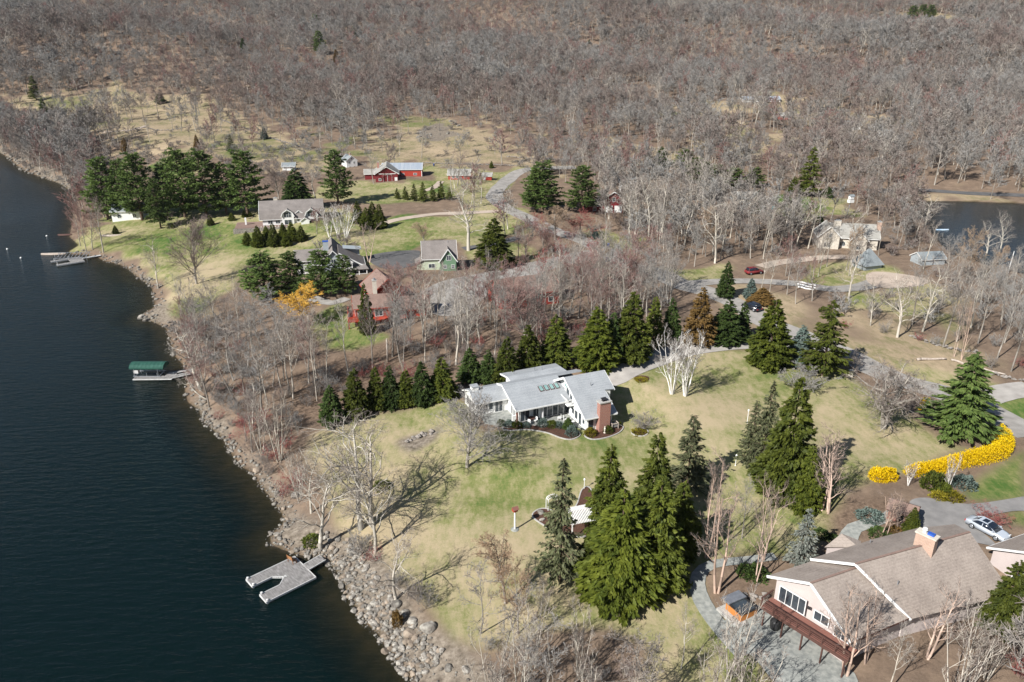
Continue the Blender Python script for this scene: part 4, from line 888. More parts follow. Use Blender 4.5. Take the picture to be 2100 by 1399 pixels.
br1 = r.build('roof', M['roof_tan'], beige)
r = MB(); r.slab(pl(r2f, r2b, e2l, [e2l, r2f, r2b, hipb, e2n, e2m]), 0.24); r.slab(pl(r2f, r2b, e2s, [r2f, e2s, e2e, r2b]), 0.24); r.slab([r2b, (e2e[0], e2e[1], pl(r2f, r2b, e2s, [e2e])[0][2]), hipb + ()], 0.2) if False else None
br2 = r.build('roof', M['roof_tan'], beige)
def verge(parent, pts, w_=0.12, h_=0.26, mat='trim'):
    f = MB()
    for a, b_ in zip(pts[:-1], pts[1:]): f.bar((a[0], a[1], a[2] - 0.08), (b_[0], b_[1], b_[2] - 0.08), w_, h_)
    f.build('fascia', M[mat], parent)
verge(br1, [pl(r1f, r1b, e1l, [e1l])[0], r1f, pl(r1f, r1b, e1r, [e1r])[0]]); verge(br2, [pl(r2f, r2b, e2l, [e2l])[0], r2f, pl(r2f, r2b, e2s, [e2s])[0]])
verge(br1, [pl(r1f, r1b, e1r, [e1r])[0], pl(r1f, r1b, e1r, [e1s])[0]], 0.12, 0.16, 'rail')
f = MB(); f.bar(tuple(Vector(r1f) + Vector((0, 0, .03))), tuple(Vector(r1b) + Vector((0, 0, .03))), 0.24, 0.05); f.bar(tuple(Vector(r2f) + Vector((0, 0, .03))), tuple(Vector(r2b) + Vector((0, 0, .03))), 0.24, 0.05); f.build('ridge_cap', M['roof_brown'], br2)
# walls under the roofs (inset from the eaves)
def inset(poly, d):
    c = np.mean([p[:2] for p in poly], 0); return [(p[0] + (c[0] - p[0]) / np.linalg.norm(c - p[:2]) * d, p[1] + (c[1] - p[1]) / np.linalg.norm(c - p[:2]) * d) for p in poly]
ix = 0.75
wl = [(e1l[0] + ix, e1l[1] - 0.7), (r1f[0] + ix, r1f[1]), (e1r[0] + ix, e1r[1] + 0.9), (e1s[0], e1s[1] + 0.9), (r1b[0], r1b[1]), (e1b[0] + 1.5, e1b[1] - 0.7)]
def roofz1(p):
    return (on_plane(r1f, r1b, e1l, *p[:2]) if p[1] > r1f[1] + (r1b[1] - r1f[1]) / (r1b[0] - r1f[0]) * (p[0] - r1f[0]) else on_plane(r1f, r1b, e1r, *p[:2])) - 0.26
def roofz2(p):
    return (on_plane(r2f, r2b, e2l, *p[:2]) if p[1] > r2f[1] + (r2b[1] - r2f[1]) / (r2b[0] - r2f[0]) * (p[0] - r2f[0]) else on_plane(r2f, r2b, e2s, *p[:2])) - 0.28
def walls(name, loop, zf, z0, mat, root, t=0.25):
    m = MB(); n = len(loop)
    for i in range(n):
        a, b_ = np.array(loop[i]), np.array(loop[(i + 1) % n]); k = max(2, int(np.linalg.norm(b_ - a) / 0.5))
        P_ = [a + (b_ - a) * j / k for j in range(k + 1)]
        o_ = len(m.v); m.v += [(p[0], p[1], z0) for p in P_] + [(p[0], p[1], zf(p)) for p in P_]
        fs = [(o_ + j, o_ + j + 1, o_ + k + 2 + j, o_ + k + 1 + j) for j in range(k)]; m.f += fs; m.m += [0] * len(fs)
    return m.build(name, M[mat], root)
walls('wall', wl, roofz1, -1.5, 'pink', beige)
wl2 = [(e2l[0] + 0.8, e2l[1] - 0.6), (r2f[0] + 0.8, r2f[1]), (e2s[0] + 0.5, e2s[1] + 1.0), (e2e[0] - 0.7, e2e[1] + 1.0), (r2b[0] - 0.6, r2b[1]), (hipb[0] - 0.6, hipb[1] - 0.6), (e2n[0], e2n[1] - 0.7), (e2m[0], e2m[1] - 0.6)]
walls('wall', wl2, roofz2, -1.5, 'pink', beige)
a_ = Vector((wl[0][0], wl[0][1], 0)); b_ = Vector((wl[2][0], wl[2][1], 0)); wd = (b_ - a_).normalized(); wang = math.atan2(wd.y, wd.x); FT = Matrix.Translation(a_) @ Matrix.Rotation(wang, 4, 'Z')
for t, ww, z, h, c_ in ((2.0, 2.9, 2.75, 1.75, 4), (5.3, 1.5, 3.1, 1.0, 2), (7.9, 2.2, 2.6, 1.1, 3)): opening(beige, '-y', t, -0.02, z, ww, h, T=FT, cols=c_, name='window')
l_ = MB(); l_.T = FT @ Matrix.Translation((3.9, -0.05, 4.0)); l_.box(-0.12, 0.12, -0.15, 0.0, -0.15, 0.15); l_.build('wall_lamp', M['black'], beige)
dk = MB(); dk.T = FT; dk.box(-0.2, 9.4, -2.1, -0.05, 2.35, 2.55); dko = dk.build('deck', M['deck'], beige)
rl = MB(); rl.T = FT
for z in (2.75, 2.95, 3.15, 3.35): rl.box(-0.2, 9.4, -2.13, -2.08, z, z + 0.04); rl.box(-0.23, -0.18, -2.1, 0.0, z, z + 0.04)
rl.box(-0.25, 9.4, -2.18, -2.02, 3.5, 3.56); rl.box(-0.28, -0.12, -2.1, 0.0, 3.5, 3.56); rl.box(-0.2, 9.4, -2.16, -2.10, 2.25, 2.6)
for x in np.arange(-0.15, 9.5, 1.37): rl.box(x - 0.05, x + 0.05, -2.14, -2.04, 2.5, 3.5)
rl.build('railing', M['rail'], dko)
for x in (0.2, 2.4, 4.6, 6.8, 9.1):
    p = MB(); p.T = FT; p.box(x - 0.07, x + 0.07, -2.0, -1.86, -0.6, 2.35); p.build('post', M['rail'], dko)
tl = BZ(1879, 1089.6, 13.4); trp = BZ(1918.7, 1107.6, 13.4); cd = (Vector(trp) - Vector(tl)); L_ = cd.length; CT = Matrix.Translation((tl[0], tl[1], 0)) @ Matrix.Rotation(math.atan2(cd.y, cd.x), 4, 'Z')
c = MB(); c.T = CT; c.box(0, L_, 0.05, 0.95, 5.2, 9.05); bch = c.build('chimney', M['brick_pale'], beige)
c = MB(); c.T = CT; c.box(-0.1, L_ + 0.1, -0.05, 1.05, 9.05, 9.2); c.build('chimney_cap', M['cream'], bch)
c = MB(); c.T = CT; c.box(L_ * 0.5, L_ * 0.85, 0.3, 0.75, 9.2, 9.42); c.build('flue_cover', M['bluecover'], bch)
c = MB(); c.T = CT; c.lathe([(0.18, 9.2), (0.18, 9.5), (0.28, 9.52), (0.22, 9.72)], 12, c=(L_ * 0.33, 0.5)); c.build('flue', M['trim'], bch)
for vx, vy in ((3.2, -2.0), (9.0, -3.0), (12.5, 3.4)):
    vz = (roofz1 if vx < 6 else roofz2)((vx, vy)) + 0.3; vent(beige, vx, vy, vz)
# lower lean-to roof beside the front gable
t1, t2, t3, t4 = BZ(1691, 1122, 8.6), BZ(1726, 1094, 9.6), BZ(1766, 1110, 8.6), BZ(1762, 1123, 8.7)
r = MB(); r.slab([t1, t2, t3, t4], 0.2); bro = r.build('porch_roof', M['roof_tan'], beige)
walls('wall', [(t1[0] + .4, t1[1]), (t4[0], t4[1]), (t3[0] - .3, t3[1]), (t2[0], t2[1] - .3)], lambda p: 4.3, -0.5, 'pink', beige)
# garage wing at the right edge
garage = thing('garage_wing', 'pinkish wing with a tan shingle roof beside the silver car, cut by the right edge', 'garage', (54.4, 70.2, 5.6), math.radians(23))
gable(garage, 0.4, 11.0, -7.5, 0.3, -1.5, 2.6, 4.5, yr=-3.2, wall='pink', roof='roof_tan', ov=0.5)
opening(garage, '-x', 0.4, -3.0, 0.4, 1.2, 1.3)
# small red brown shed by the forecourt
x, y, z = P(1848, 1062)
shed = thing('brown_shed', 'small reddish brown shed with a shallow roof between birches and the forecourt', 'shed', (x, y, z), math.radians(-35)); shed.scale = (0.8, 0.8, 0.8)
gable(shed, -1.8, 1.8, -1.5, 1.5, -0.4, 1.9, 2.7, wall='deck', roof='roof_brown', ov=0.35, trim='rail'); opening(shed, '-y', 0, -1.5, 0.1, 0.9, 1.6, name='door', pane='black', frame='rail')

# --- white and grey gambrel house on the left
gx, gy = on_z(538, 461, 6.2)
gam = thing('gambrel_house', 'long white house with a brown gambrel roof and arched dormers above the lake lawn', 'house', (gx, gy, 6.0), math.radians(13))
w = MB(); w.profile([(0, -1), (0, 2.7), (1.5, 6.0), (5.5, 9.4), (9.5, 6.0), (11, 2.7), (11, -1)], 0.2, 19.2); w.build('wall', M['white'], gam)
r = MB()
for a, b_ in (((-0.5, 2.5), (1.35, 6.25)), ((1.35, 6.25), (5.5, 9.75)), ((5.5, 9.75), (9.65, 6.25)), ((9.65, 6.25), (11.5, 2.5))): r.slab([(-0.7, a[0], a[1]), (20.0, a[0], a[1]), (20.0, b_[0], b_[1]), (-0.7, b_[0], b_[1])], 0.2)
gr_ = r.build('roof', M['roof_grey'], gam)
f = MB()
pr = [(-0.5, 2.5), (1.35, 6.25), (5.5, 9.75), (9.65, 6.25), (11.5, 2.5)]
for a, b_ in zip(pr[:-1], pr[1:]): f.bar((-0.74, a[0], a[1] - 0.12), (-0.74, b_[0], b_[1] - 0.12), 0.1, 0.35)
f.bar((-0.7, -0.53, 2.4), (20, -0.53, 2.4), 0.1, 0.2); f.build('fascia', M['trim'], gr_)
def gdormer(x, w2, z1, front, arch_):
    pr_ = [(x - w2, -1), (x - w2, 3.6), (x - w2 * 0.72, 5.4), (x, 6.8), (x + w2 * 0.72, 5.4), (x + w2, 3.6), (x + w2, -1)]
    m = MB(); vs = [(p[0], front, p[1]) for p in pr_] + [(p[0], 4.0, p[1]) for p in pr_]; n = len(pr_)
    m.add(vs, [tuple(range(n)), tuple(range(2 * n - 1, n - 1, -1))] + [(k, n + k, n + (k + 1) % n, (k + 1) % n) for k in range(n)]); m.build('dormer', M['white'], gam)
    q = pr_[1:-1]; rr = MB()
    for a, b_ in zip(q[:-1], q[1:]):
        aa = (x + (a[0] - x) * 1.12, a[1] + 0.12); bb = (x + (b_[0] - x) * 1.12, b_[1] + 0.12); rr.slab([(aa[0], front - 0.5, aa[1]), (bb[0], front - 0.5, bb[1]), (bb[0], 4.6, bb[1]), (aa[0], 4.6, aa[1])], 0.14)
    ro_ = rr.build('dormer_roof', M['roof_grey'], gam)
    ff = MB()
    for a, b_ in zip(q[:-1], q[1:]): ff.bar((x + (a[0] - x) * 1.12, front - 0.53, a[1] + 0.04), (x + (b_[0] - x) * 1.12, front - 0.53, b_[1] + 0.04), 0.08, 0.26)
    ff.build('fascia', M['trim'], ro_)
    opening(gam, '-y', x, front - 0.01, 3.3, w2 * 1.15, 2.3, cols=3, rowsn=2); opening(gam, '-y', x, front - 0.01, 0.0, w2 * 1.2, 2.1, cols=2, name='glass_door')
gdormer(8.3, 1.9, 0, -0.6, True); gdormer(15.9, 1.9, 0, -0.6, True)
gable(gam, -0.3, 2.6, -0.9, 0.9, 3.6, 4.9, 5.9, wall='white', roof='roof_grey', T=xform(11.9, 1.0, math.pi/2), ov=0.3, wname='dormer', rname='dormer_roof'); opening(gam, '-y', 11.9, 0.7, 4.0, 1.0, 0.9)
opening(gam, '-y', 11.8, 0, 1.0, 1.2, 1.1, cols=2)
gable(gam, -3.2, 0.6, -1.3, 1.3, -1, 2.2, 3.4, wall='white', roof='roof_grey', T=xform(13.8, 0.0, math.pi/2), ov=0.3)
for x_ in (2.6, 5.0): opening(gam, '-y', x_, 0, 0.6, 1.4, 1.3, cols=2)
for y_, z_, h_ in ((3.4, 0.2, 2.0), (6.2, 0.2, 2.0), (3.6, 3.6, 1.7), (6.4, 3.6, 1.7)): opening(gam, '-x', 0.2, y_, z_, 1.5, h_, cols=2)
chimney(gam, 4.6, 6.4, 8.2, 10.6, 1.3, 1.1, 'cream', pots=1)
w = MB(); w.box(-8.5, 0.1, -2.5, 7, -1.6, -0.1); w.box(-1.5, 8, -3.8, -0.1, -1.6, -0.12); w.build('patio', M['roof_brown'], gam)
for k, x_ in enumerate(np.arange(-1.0, 7.6, 0.9)): w = MB(); w.lathe([(0.14, -0.12), (0.2, 0.1), (0.1, 0.5), (0.16, 0.55)], 8, c=(x_, -3.5)); w.build('baluster', M['cream'], gam)
w = MB(); w.box(-5.6, -5.1, 2.6, 3.4, -0.1, 3.0); w.build('garden_chimney', M['trim'], gam)
w = MB(); w.box(-8.8, 8.2, -4.2, -3.8, -2.6, 0.05); w.build('retaining_wall', M['stonewall'], gam)

gam.scale = (0.97, 0.88, 0.70)
# --- grey and white farmhouse half behind the pines
fx, fy = on_z(640, 560, 4.8)
farm = thing('grey_farmhouse', 'grey and white farmhouse with crossing gables and a porch, half hidden behind dark pines', 'house', (-49.2, 190.5, 4.6), math.radians(14)); farm.scale = (0.80, 0.88, 0.76)
gable(farm, -8.5, 4.0, 0.0, 6.5, -1, 4.6, 7.2, wall='white', roof='roof_grey', ov=0.5)
gable(farm, -7.5, 8.0, -3.8, 3.8, -1, 4.4, 8.6, wall='greyside', roof='roof_grey', T=xform(3.2, 3.2, math.pi/2), ov=0.5)
FT2 = xform(10.2, -1.0, math.pi)
w = MB(); w.add([(5.5, -5.0, -1), (5.5, -5.0, 7.6), (5.5, 4.5, 7.6), (5.5, 4.5, -1), (12.5, -5.0, -1), (12.5, -5.0, 2.9), (12.5, 4.5, 2.9), (12.5, 4.5, -1)], [(0,1,2,3),(4,7,6,5),(0,4,5,1),(3,2,6,7),(1,5,6,2),(0,3,7,4)]); w.build('wall', M['white'], farm)
r = MB(); r.slab([(5.0, -5.6, 8.0), (13.2, -5.6, 2.9), (13.2, 5.0, 2.9), (5.0, 5.0, 8.0)], 0.2); fr_ = r.build('roof', M['roof_grey'], farm)
f = MB(); f.bar((5.0, -5.65, 7.9), (13.2, -5.65, 2.75), 0.1, 0.4); f.bar((13.25, -5.6, 2.8), (13.25, 5.0, 2.8), 0.1, 0.2); f.build('fascia', M['trim'], fr_)
w = MB(); w.box(7.2, 12.0, 4.5, 6.5, -1, 6.2); w.slab([(6.6, 3.2, 7.0), (12.6, 3.2, 6.2), (12.6, 7.0, 6.2), (6.6, 7.0, 7.0)], 0.15); w.build('shed_dormer', M['greyside'], farm)
w = MB(); w.slab([(5.5, -8.0, 2.7), (14.0, -8.0, 2.7), (13.0, -5.0, 3.6), (5.5, -5.0, 3.6)], 0.2); pr_ = w.build('porch_roof', M['roof_grey'], farm)
w = MB(); w.box(5.5, 13.6, -7.8, -5.0, -1.2, 0.2); w.build('porch_floor', M['greyside'], farm)
for x_ in (5.9, 8.4, 10.9, 13.3): w = MB(); w.box(x_ - 0.14, x_ + 0.14, -7.7, -7.42, 0.2, 2.6); w.build('porch_post', M['trim'], farm)
w = MB(); w.box(5.8, 13.4, -7.68, -7.58, 1.0, 1.1)
for x_ in np.arange(6, 13.4, 0.3): w.box(x_, x_ + 0.06, -7.66, -7.6, 0.3, 1.0)
w.build('railing', M['trim'], farm)
gable(farm, -1.6, 1.2, -1.0, 1.0, 3.0, 5.2, 6.1, wall='white', roof='roof_grey', T=xform(8.0, -5.6, math.pi/2), ov=0.25, wname='dormer', rname='dormer_roof'); opening(farm, '-y', 8.0, -7.22, 3.7, 0.9, 1.2)
for x_ in (7.0, 9.4, 11.6): opening(farm, '-y', x_, -5.02, 0.5, 1.1, 1.7, cols=2)
for x_ in (-7.0, -4.5, -2.0): opening(farm, '-y', x_, 0, 2.6, 1.0, 1.5, cols=2); opening(farm, '-y', x_, 0, 0.2, 1.0, 1.5, cols=2)
opening(farm, '-x', -8.5, 3.2, 3.0, 1.2, 1.4, cols=2); opening(farm, '-y', 3.2, -4.3, 4.0, 1.4, 1.6, cols=2); opening(farm, '-y', 3.2, -4.3, 0.5, 2.4, 1.8, cols=3)
chimney(farm, 1.2, 1.0, 6.5, 10.4, 1.7, 1.3, 'greyside', cap='bluecover', pots=0)

# --- red house with a high deck
rx, ry = on_z(742, 668, 4.0)
red = thing('red_house', 'red house with brown roofs and raised red deck beside the bare wood', 'house', (rx - 1.2, ry, 3.9), math.radians(12))
RT = xform(0, 0, 0)
gable(red, 0, 7.5, 0, 5.2, -0.5, 4.2, 6.0, wall='orange_red', roof='roof_brown', ov=0.5, trim='orange_red')
e_ = at_z(737, 581, 8.6); ang = math.radians(-64 - 12); dx_, dy_ = e_[0] - (rx - 1.2), e_[1] - ry; c_, s_ = math.cos(math.radians(-12)), math.sin(math.radians(-12))
UT = xform(dx_ * c_ - dy_ * s_, dx_ * s_ + dy_ * c_, ang)
gable(red, 0.6, 8.5, 0.6, 8.0, -4.0, 4.7, 7.6, wall='orange_red', roof='roof_brown', ov=0.6, trim='orange_red', T=UT)
opening(red, '-y', 2.2, 0.6, 2.6, 1.1, 1.7, T=UT); opening(red, '-y', 5.2, 0.6, 2.6, 1.1, 1.7, T=UT); opening(red, '-x', 0.6, 4.3, 3.0, 1.1, 1.4, T=UT)
gable(red, 9.5, 15.5, 1.0, 6.0, -0.5, 3.0, 4.8, wall='orange_red', roof='roof_brown', ov=0.6, trim='orange_red')
for y_ in (0.9, 2.0, 3.1, 4.2): opening(red, '-x', 0, y_, 2.2, 0.8, 1.3)
opening(red, '-y', 1.6, 0, 2.0, 2.0, 1.4, cols=2); opening(red, '-y', 5.0, 0, 2.0, 1.6, 1.4, cols=2)
chimney(red, 4.6, 5.9, 0, 8.2, 0.9, 0.8, 'cream', pots=1)
w = MB(); w.box(-1.6, 0.0, -1.4, 5.4, 1.5, 1.7); w.box(0.0, 7.0, -1.6, 0.0, 1.5, 1.7); dd_ = w.build('deck', M['orange_red'], red)
w = MB(); w.box(-1.66, -1.56, -1.6, 5.4, 1.5, 2.65); w.box(-1.6, 3.5, -1.66, -1.56, 1.5, 2.65); w.build('railing', M['orange_red'], dd_)
for x_, y_ in ((-1.5, -1.5), (-1.5, 1.8), (-1.5, 5.2), (1.6, -1.5), (3.4, -1.5)): w = MB(); w.box(x_ - 0.12, x_ + 0.12, y_ - 0.12, y_ + 0.12, -1.5, 2.7); w.build('post', M['redwall'], dd_)

# --- green house
grn = thing('green_house', 'green cottage with a steep grey roof and a front gable beside the asphalt drive', 'house', (-22.6, 186.8, 5.9), math.radians(8)); grn.scale = (0.84, 0.84, 0.82)
gable(grn, 0, 9.8, 0.0, 7.4, -1, 4.3, 8.6, wall='greygreen', roof='roof_grey', ov=0.5)
gable(grn, -1.2, 3.4, -2.4, 2.4, -1, 3.6, 7.1, wall='green', roof='roof_grey', T=xform(7.4, 0.0, math.pi/2), ov=0.45)
w = MB(); w.slab([(-2.6, -0.4, 2.5), (-2.6, 5.2, 2.5), (0, 5.2, 3.7), (0, -0.4, 3.7)], 0.15); w.build('porch_roof', M['roof_grey'], grn); w = MB(); w.box(-2.1, 0, 0, 4.8, -1, 2.6); w.build('wall', M['greygreen'], grn)
opening(grn, '-y', 7.4, -1.2 - 2.2, 3.2, 1.5, 1.8, cols=2) if False else opening(grn, '-y', 7.6, -1.22, 3.6, 1.3, 1.5, cols=2)
opening(grn, '-y', 6.4, -1.22, 1.0, 0.9, 1.0, cols=2, rowsn=2); opening(grn, '-y', 8.8, -1.22, 1.0, 0.9, 1.0, cols=2, rowsn=2)
opening(grn, '-x', 0, 3.7, 4.4, 1.0, 1.6, cols=2); opening(grn, '-x', -2.1, 1.2, 0.2, 1.1, 2.0); opening(grn, '-x', -2.1, 3.2, 0.2, 1.1, 2.0); opening(grn, '-y', 2.4, 0, 1.0, 1.8, 1.2, cols=2)
vent(grn, 7.6, 3.0, 8.3)

# --- red barn behind the bare trees
rb = thing('red_barn', 'large dark red barn behind pinkish bare trees beside the gravel yard', 'barn', (P(1024, 632)[0] + 0.5, P(1024, 632)[1] - 1.0, 5.1), math.radians(23))
gable(rb, 0, 14, 0, 8, -1, 4.0, 6.6, wall='redwall', roof='roof_brown', ov=0.5, trim='redwall')
opening(rb, '-x', 0, 4.0, 0.0, 2.6, 2.6, name='barn_door', pane='darkred', frame='trim'); opening(rb, '-x', 0, 4.0, 4.4, 0.9, 0.9)
for x_ in (3, 7.5, 12): opening(rb, '-y', x_, 0, 1.4, 1.0, 1.0)
# --- the farm: barn, long barn, white farmhouse, sheds
fb = thing('front_barn', 'dark red barn with grey gable roof and sliding doors facing the camera', 'barn', (-54.3, 302.0, 8.0), math.radians(8))
gable(fb, -0.5, 12.5, -4.4, 4.4, -1.2, 3.3, 5.9, wall='darkred', roof='roof_barn', T=xform(4.6, 0.5, math.pi/2), ov=0.5)
w = MB(); w.box(1.5, 8.2, -0.18, -0.04, 3.1, 3.3); w.build('door_track', M['trim'], fb)
for x_ in (4.0, 5.8): opening(fb, '-y', x_, 0, -0.4, 1.6, 3.2, name='barn_door', pane='darkred', frame='trim', fw=0.07)
opening(fb, '-y', 1.9, 0, 0.6, 0.9, 0.8, cols=2); opening(fb, '-y', 8.2, 0, -0.3, 0.9, 2.0, name='door', pane='white')
gable(fb, -4.2, 0.4, 6.5, 10.5, -1, 2.4, 3.8, wall='darkred', roof='roof_barn', ov=0.4); chimney(fb, 1.2, 9.5, 4.0, 6.4, 0.8, 0.8, 'brick', pots=0)
lb = thing('long_barn', 'long red barn with a shiny sheet metal roof behind the grey roofed barn', 'barn', (-53.0, 312.0, 8.2), math.radians(3)); lb.scale = (0.98, 1, 0.88)
gable(lb, 0, 16.4, 0, 8, -1.2, 3.6, 5.8, wall='redwall', roof='tin', ov=0.35)
for x_ in (2.8, 8.4, 13.6): opening(lb, '-y', x_, 0, 1.0, 1.3, 0.8, cols=2)
for x_ in (0.05, 16.35): w = MB(); w.box(x_ - 0.12, x_ + 0.12, -0.06, 0.0, -1, 3.5); w.build('corner_board', M['trim'], lb)
wf = thing('white_farmhouse', 'small white gabled farmhouse above the barns, beside the dark pines', 'house', (-71.5, 331.0, 8.2), math.radians(30)); wf.scale = (0.72, 0.72, 0.72)
gable(wf, -0.3, 9, -3.4, 3.4, -1, 5.2, 8.0, wall='white', roof='roof_slate', T=xform(3.4, 0, math.pi/2), ov=0.4)
for x_, z_ in ((2.0, 3.4), (4.8, 3.4), (2.0, 0.6), (4.8, 0.6)): opening(wf, '-y', x_, -0.3, z_, 0.8, 1.2, cols=2)
opening(wf, '-y', 3.4, -0.3, 5.9, 0.7, 0.8); chimney(wf, 3.4, 2.2, 7.2, 9.4, 0.8, 0.8, 'brick_pale', pots=0)
for x_ in (1.0, 3.0): opening(wf, '-x', 0, x_ + 2, 3.2, 0.8, 1.1)
rs = thing('small_red_barn', 'small red barn with grey roof and two white framed windows on the farm lawn', 'barn', (-25.6, 305.8, 8.2), math.radians(-3))
gable(rs, 0, 8.6, 0, 5.5, -1, 2.2, 3.9, wall='redwall', roof='roof_barn', ov=0.4)
for x_ in (2.0, 3.5): opening(rs, '-y', x_, 0, 0.8, 0.9, 0.7, cols=2)
rs2 = thing('red_shed', 'tiny red shed under a broad bare tree beside the gravel road', 'shed', (-11.8, 304.5, 8.3), math.radians(-5))
gable(rs2, 0, 3.6, 0, 3, -1, 1.8, 2.8, wall='redwall', roof='roof_barn', ov=0.25); opening(rs2, '-y', 0.8, 0, 0.2, 0.6, 1.2, name='door', pane='white')
# --- red gambrel garage
x, y, z = P(1236, 436)
rg = thing('red_gambrel_garage', 'dark red gambrel garage with two white doors among tall bare trees', 'garage', (x, y, z), math.radians(6))
w = MB(); pts = [(0, -1), (0, 3.0), (0.9, 5.0), (3.6, 6.6), (6.3, 5.0), (7.2, 3.0), (7.2, -1)]; n = len(pts)
w.add([(p[0], 0, p[1]) for p in pts] + [(p[0], 9, p[1]) for p in pts], [tuple(range(n)), tuple(range(2*n-1, n-1, -1))] + [(k, n+k, n+(k+1)%n, (k+1)%n) for k in range(n)]); w.build('wall', M['darkred'], rg)
r = MB(); f = MB(); q = [(-0.3, 2.8), (0.75, 5.15), (3.6, 6.85), (6.45, 5.15), (7.5, 2.8)]
for a, b_ in zip(q[:-1], q[1:]): r.slab([(a[0], -0.4, a[1]), (b_[0], -0.4, b_[1]), (b_[0], 9.4, b_[1]), (a[0], 9.4, a[1])], 0.14); f.bar((a[0], -0.44, a[1] - 0.05), (b_[0], -0.44, b_[1] - 0.05), 0.08, 0.25)
ro = r.build('roof', M['roof_brown'], rg); f.build('fascia', M['trim'], ro)
for x_ in (2.0, 5.2): opening(rg, '-y', x_, 0, 0.0, 2.4, 2.1, name='garage_door', pane='white')
opening(rg, '-y', 3.6, 0, 3.6, 0.8, 1.3, rowsn=2)
gable(rg, -4.6, 0, 1, 6, -1, 2.2, 3.8, wall='darkred', roof='roof_brown', ov=0.3); opening(rg, '-y', -2.6, 1, 0.5, 1.0, 1.0)
# --- cream house by the pond, slate outbuilding
cx, cy = 86.3, 209.0
cream = thing('cream_house', 'cream house with sprawling weathered roofs between the pond and the bare trees', 'house', (cx, cy - 1, 6.3), math.radians(-12)); cream.scale = (0.8, 0.8, 0.78)
gable(cream, -0.5, 9, -3.6, 3.2, -1, 4.8, 8.2, wall='cream', roof='roof_barn', T=xform(3.2, 0, math.pi/2), ov=0.6)
gable(cream, 4.0, 20.0, 2.0, 11.5, -1, 4.2, 8.0, wall='cream', roof='roof_barn', ov=0.6)
gable(cream, -1.5, 6, -2.6, 2.6, -1, 4.0, 6.6, wall='cream', roof='roof_barn', T=xform(13.4, 1.2, math.pi/2), ov=0.5)
opening(cream, '-y', 3.2, -0.5, 4.3, 1.6, 1.4, cols=3); opening(cream, '-y', 3.0, -0.5, 0.8, 1.8, 1.6, cols=3); opening(cream, '-y', 13.4, -0.3, 0.3, 1.4, 1.8, cols=2); opening(cream, '-y', 8.5, 2.0, 0.8, 1.6, 1.4, cols=3)
chimney(cream, 6.6, 6.0, 6.5, 9.0, 2.4, 1.0, 'cream', pots=2); chimney(cream, 20.3, 5.4, 0, 9.4, 1.2, 1.6, 'brick_pale', pots=1)
x, y, z = P(1775, 556)
outb = thing('slate_roof_garage', 'low outbuilding with a steep blue grey slate roof beside the pale yard', 'outbuilding', (x, y, z), math.radians(18)); outb.scale = (0.72, 0.72, 0.8)
w = MB(); w.box(-0.2, 7.2, 0.3, 7, -1, 1.8); w.build('wall', M['greyside'], outb)
r = MB(); r.add([(-0.8, -0.4, 1.5), (7.8, -0.4, 1.5), (7.8, 7.6, 1.5), (-0.8, 7.6, 1.5), (3.0, 3.6, 6.4), (4.0, 3.6, 6.4)], [(0,1,5,4),(1,2,5),(2,3,4,5),(3,0,4),(3,2,1,0)]); r.build('roof', M['roof_slate'], outb)
x, y, z = P(1905, 545)
ob2 = thing('grey_boathouse', 'low grey roofed boathouse behind bare trees on the pond bank', 'boathouse', (x - 2, y, z), math.radians(10)); ob2.scale = (0.75, 0.75, 0.75)
gable(ob2, 0, 9, 0, 6, -1, 2.2, 4.0, wall='greyside', roof='roof_slate', ov=0.4)
x, y, z = P(1518, 417)
ob3 = thing('grey_cabin', 'cabin with a weathered grey roof in the trees beside the dark leaning spruce', 'cabin', (x, y, z), math.radians(-8)); ob3.scale = (0.75, 0.75, 0.7)
gable(ob3, -1, 9, 0, 6, -1, 2.8, 5.2, wall='cream', roof='roof_barn', ov=0.5)
for nm, lab, u, v, w_, d_, h_, wall_, roof_, rot_ in (
    ('white_roofed_house', 'small white roofed house glimpsed through the wood on the right hillside', 1745, 268, 11, 7, 2.8, 'white', 'roof_slate', 0.15),
    ('pale_cabin', 'little pale cabin through the trees right of the white roofed house', 1812, 280, 4, 4, 3.0, 'white', 'roof_slate', 0.4),
    ('low_barn', 'long low shed with a pale metal roof at the top of the straw clearing', 1562, 209, 24, 6, 1.4, 'white', 'tin', 0.02),
    ('reddish_house', 'reddish house glimpsed in the wood below the long pale shed', 1612, 246, 7, 5, 2.4, 'redwall', 'roof_barn', 0.1),
    ('white_wood_house', 'white house almost hidden in the bare trees above the red gambrel garage', 1285, 394, 6, 5, 3.6, 'white', 'roof_slate', -0.2),
    ('white_shed', 'white shed behind the dark round pine near the farm', 592, 350, 5, 4, 1.8, 'white', 'roof_slate', 0.1),
    ('shore_cottage', 'white cottage hidden behind the tall pines by the lake', 262, 452, 10, 7, 3.2, 'white', 'roof_slate', 0.1)):
    x, y, z = P(u, v); o = thing(nm, lab, {'low_barn': 'barn', 'pale_cabin': 'cabin', 'white_shed': 'shed', 'shore_cottage': 'cottage'}.get(nm, 'house'), (x, y, z), rot_)
    gable(o, -w_/2, w_/2, 0, d_, -1.5, h_, h_ + d_ * 0.3, wall=wall_, roof=roof_, ov=0.4)
    for k in range(max(2, int(w_ / 4))): opening(o, '-y', -w_/2 + (k + 0.5) * w_ / max(2, int(w_ / 4)), 0, 0.9, 1.0, 1.2, cols=2)
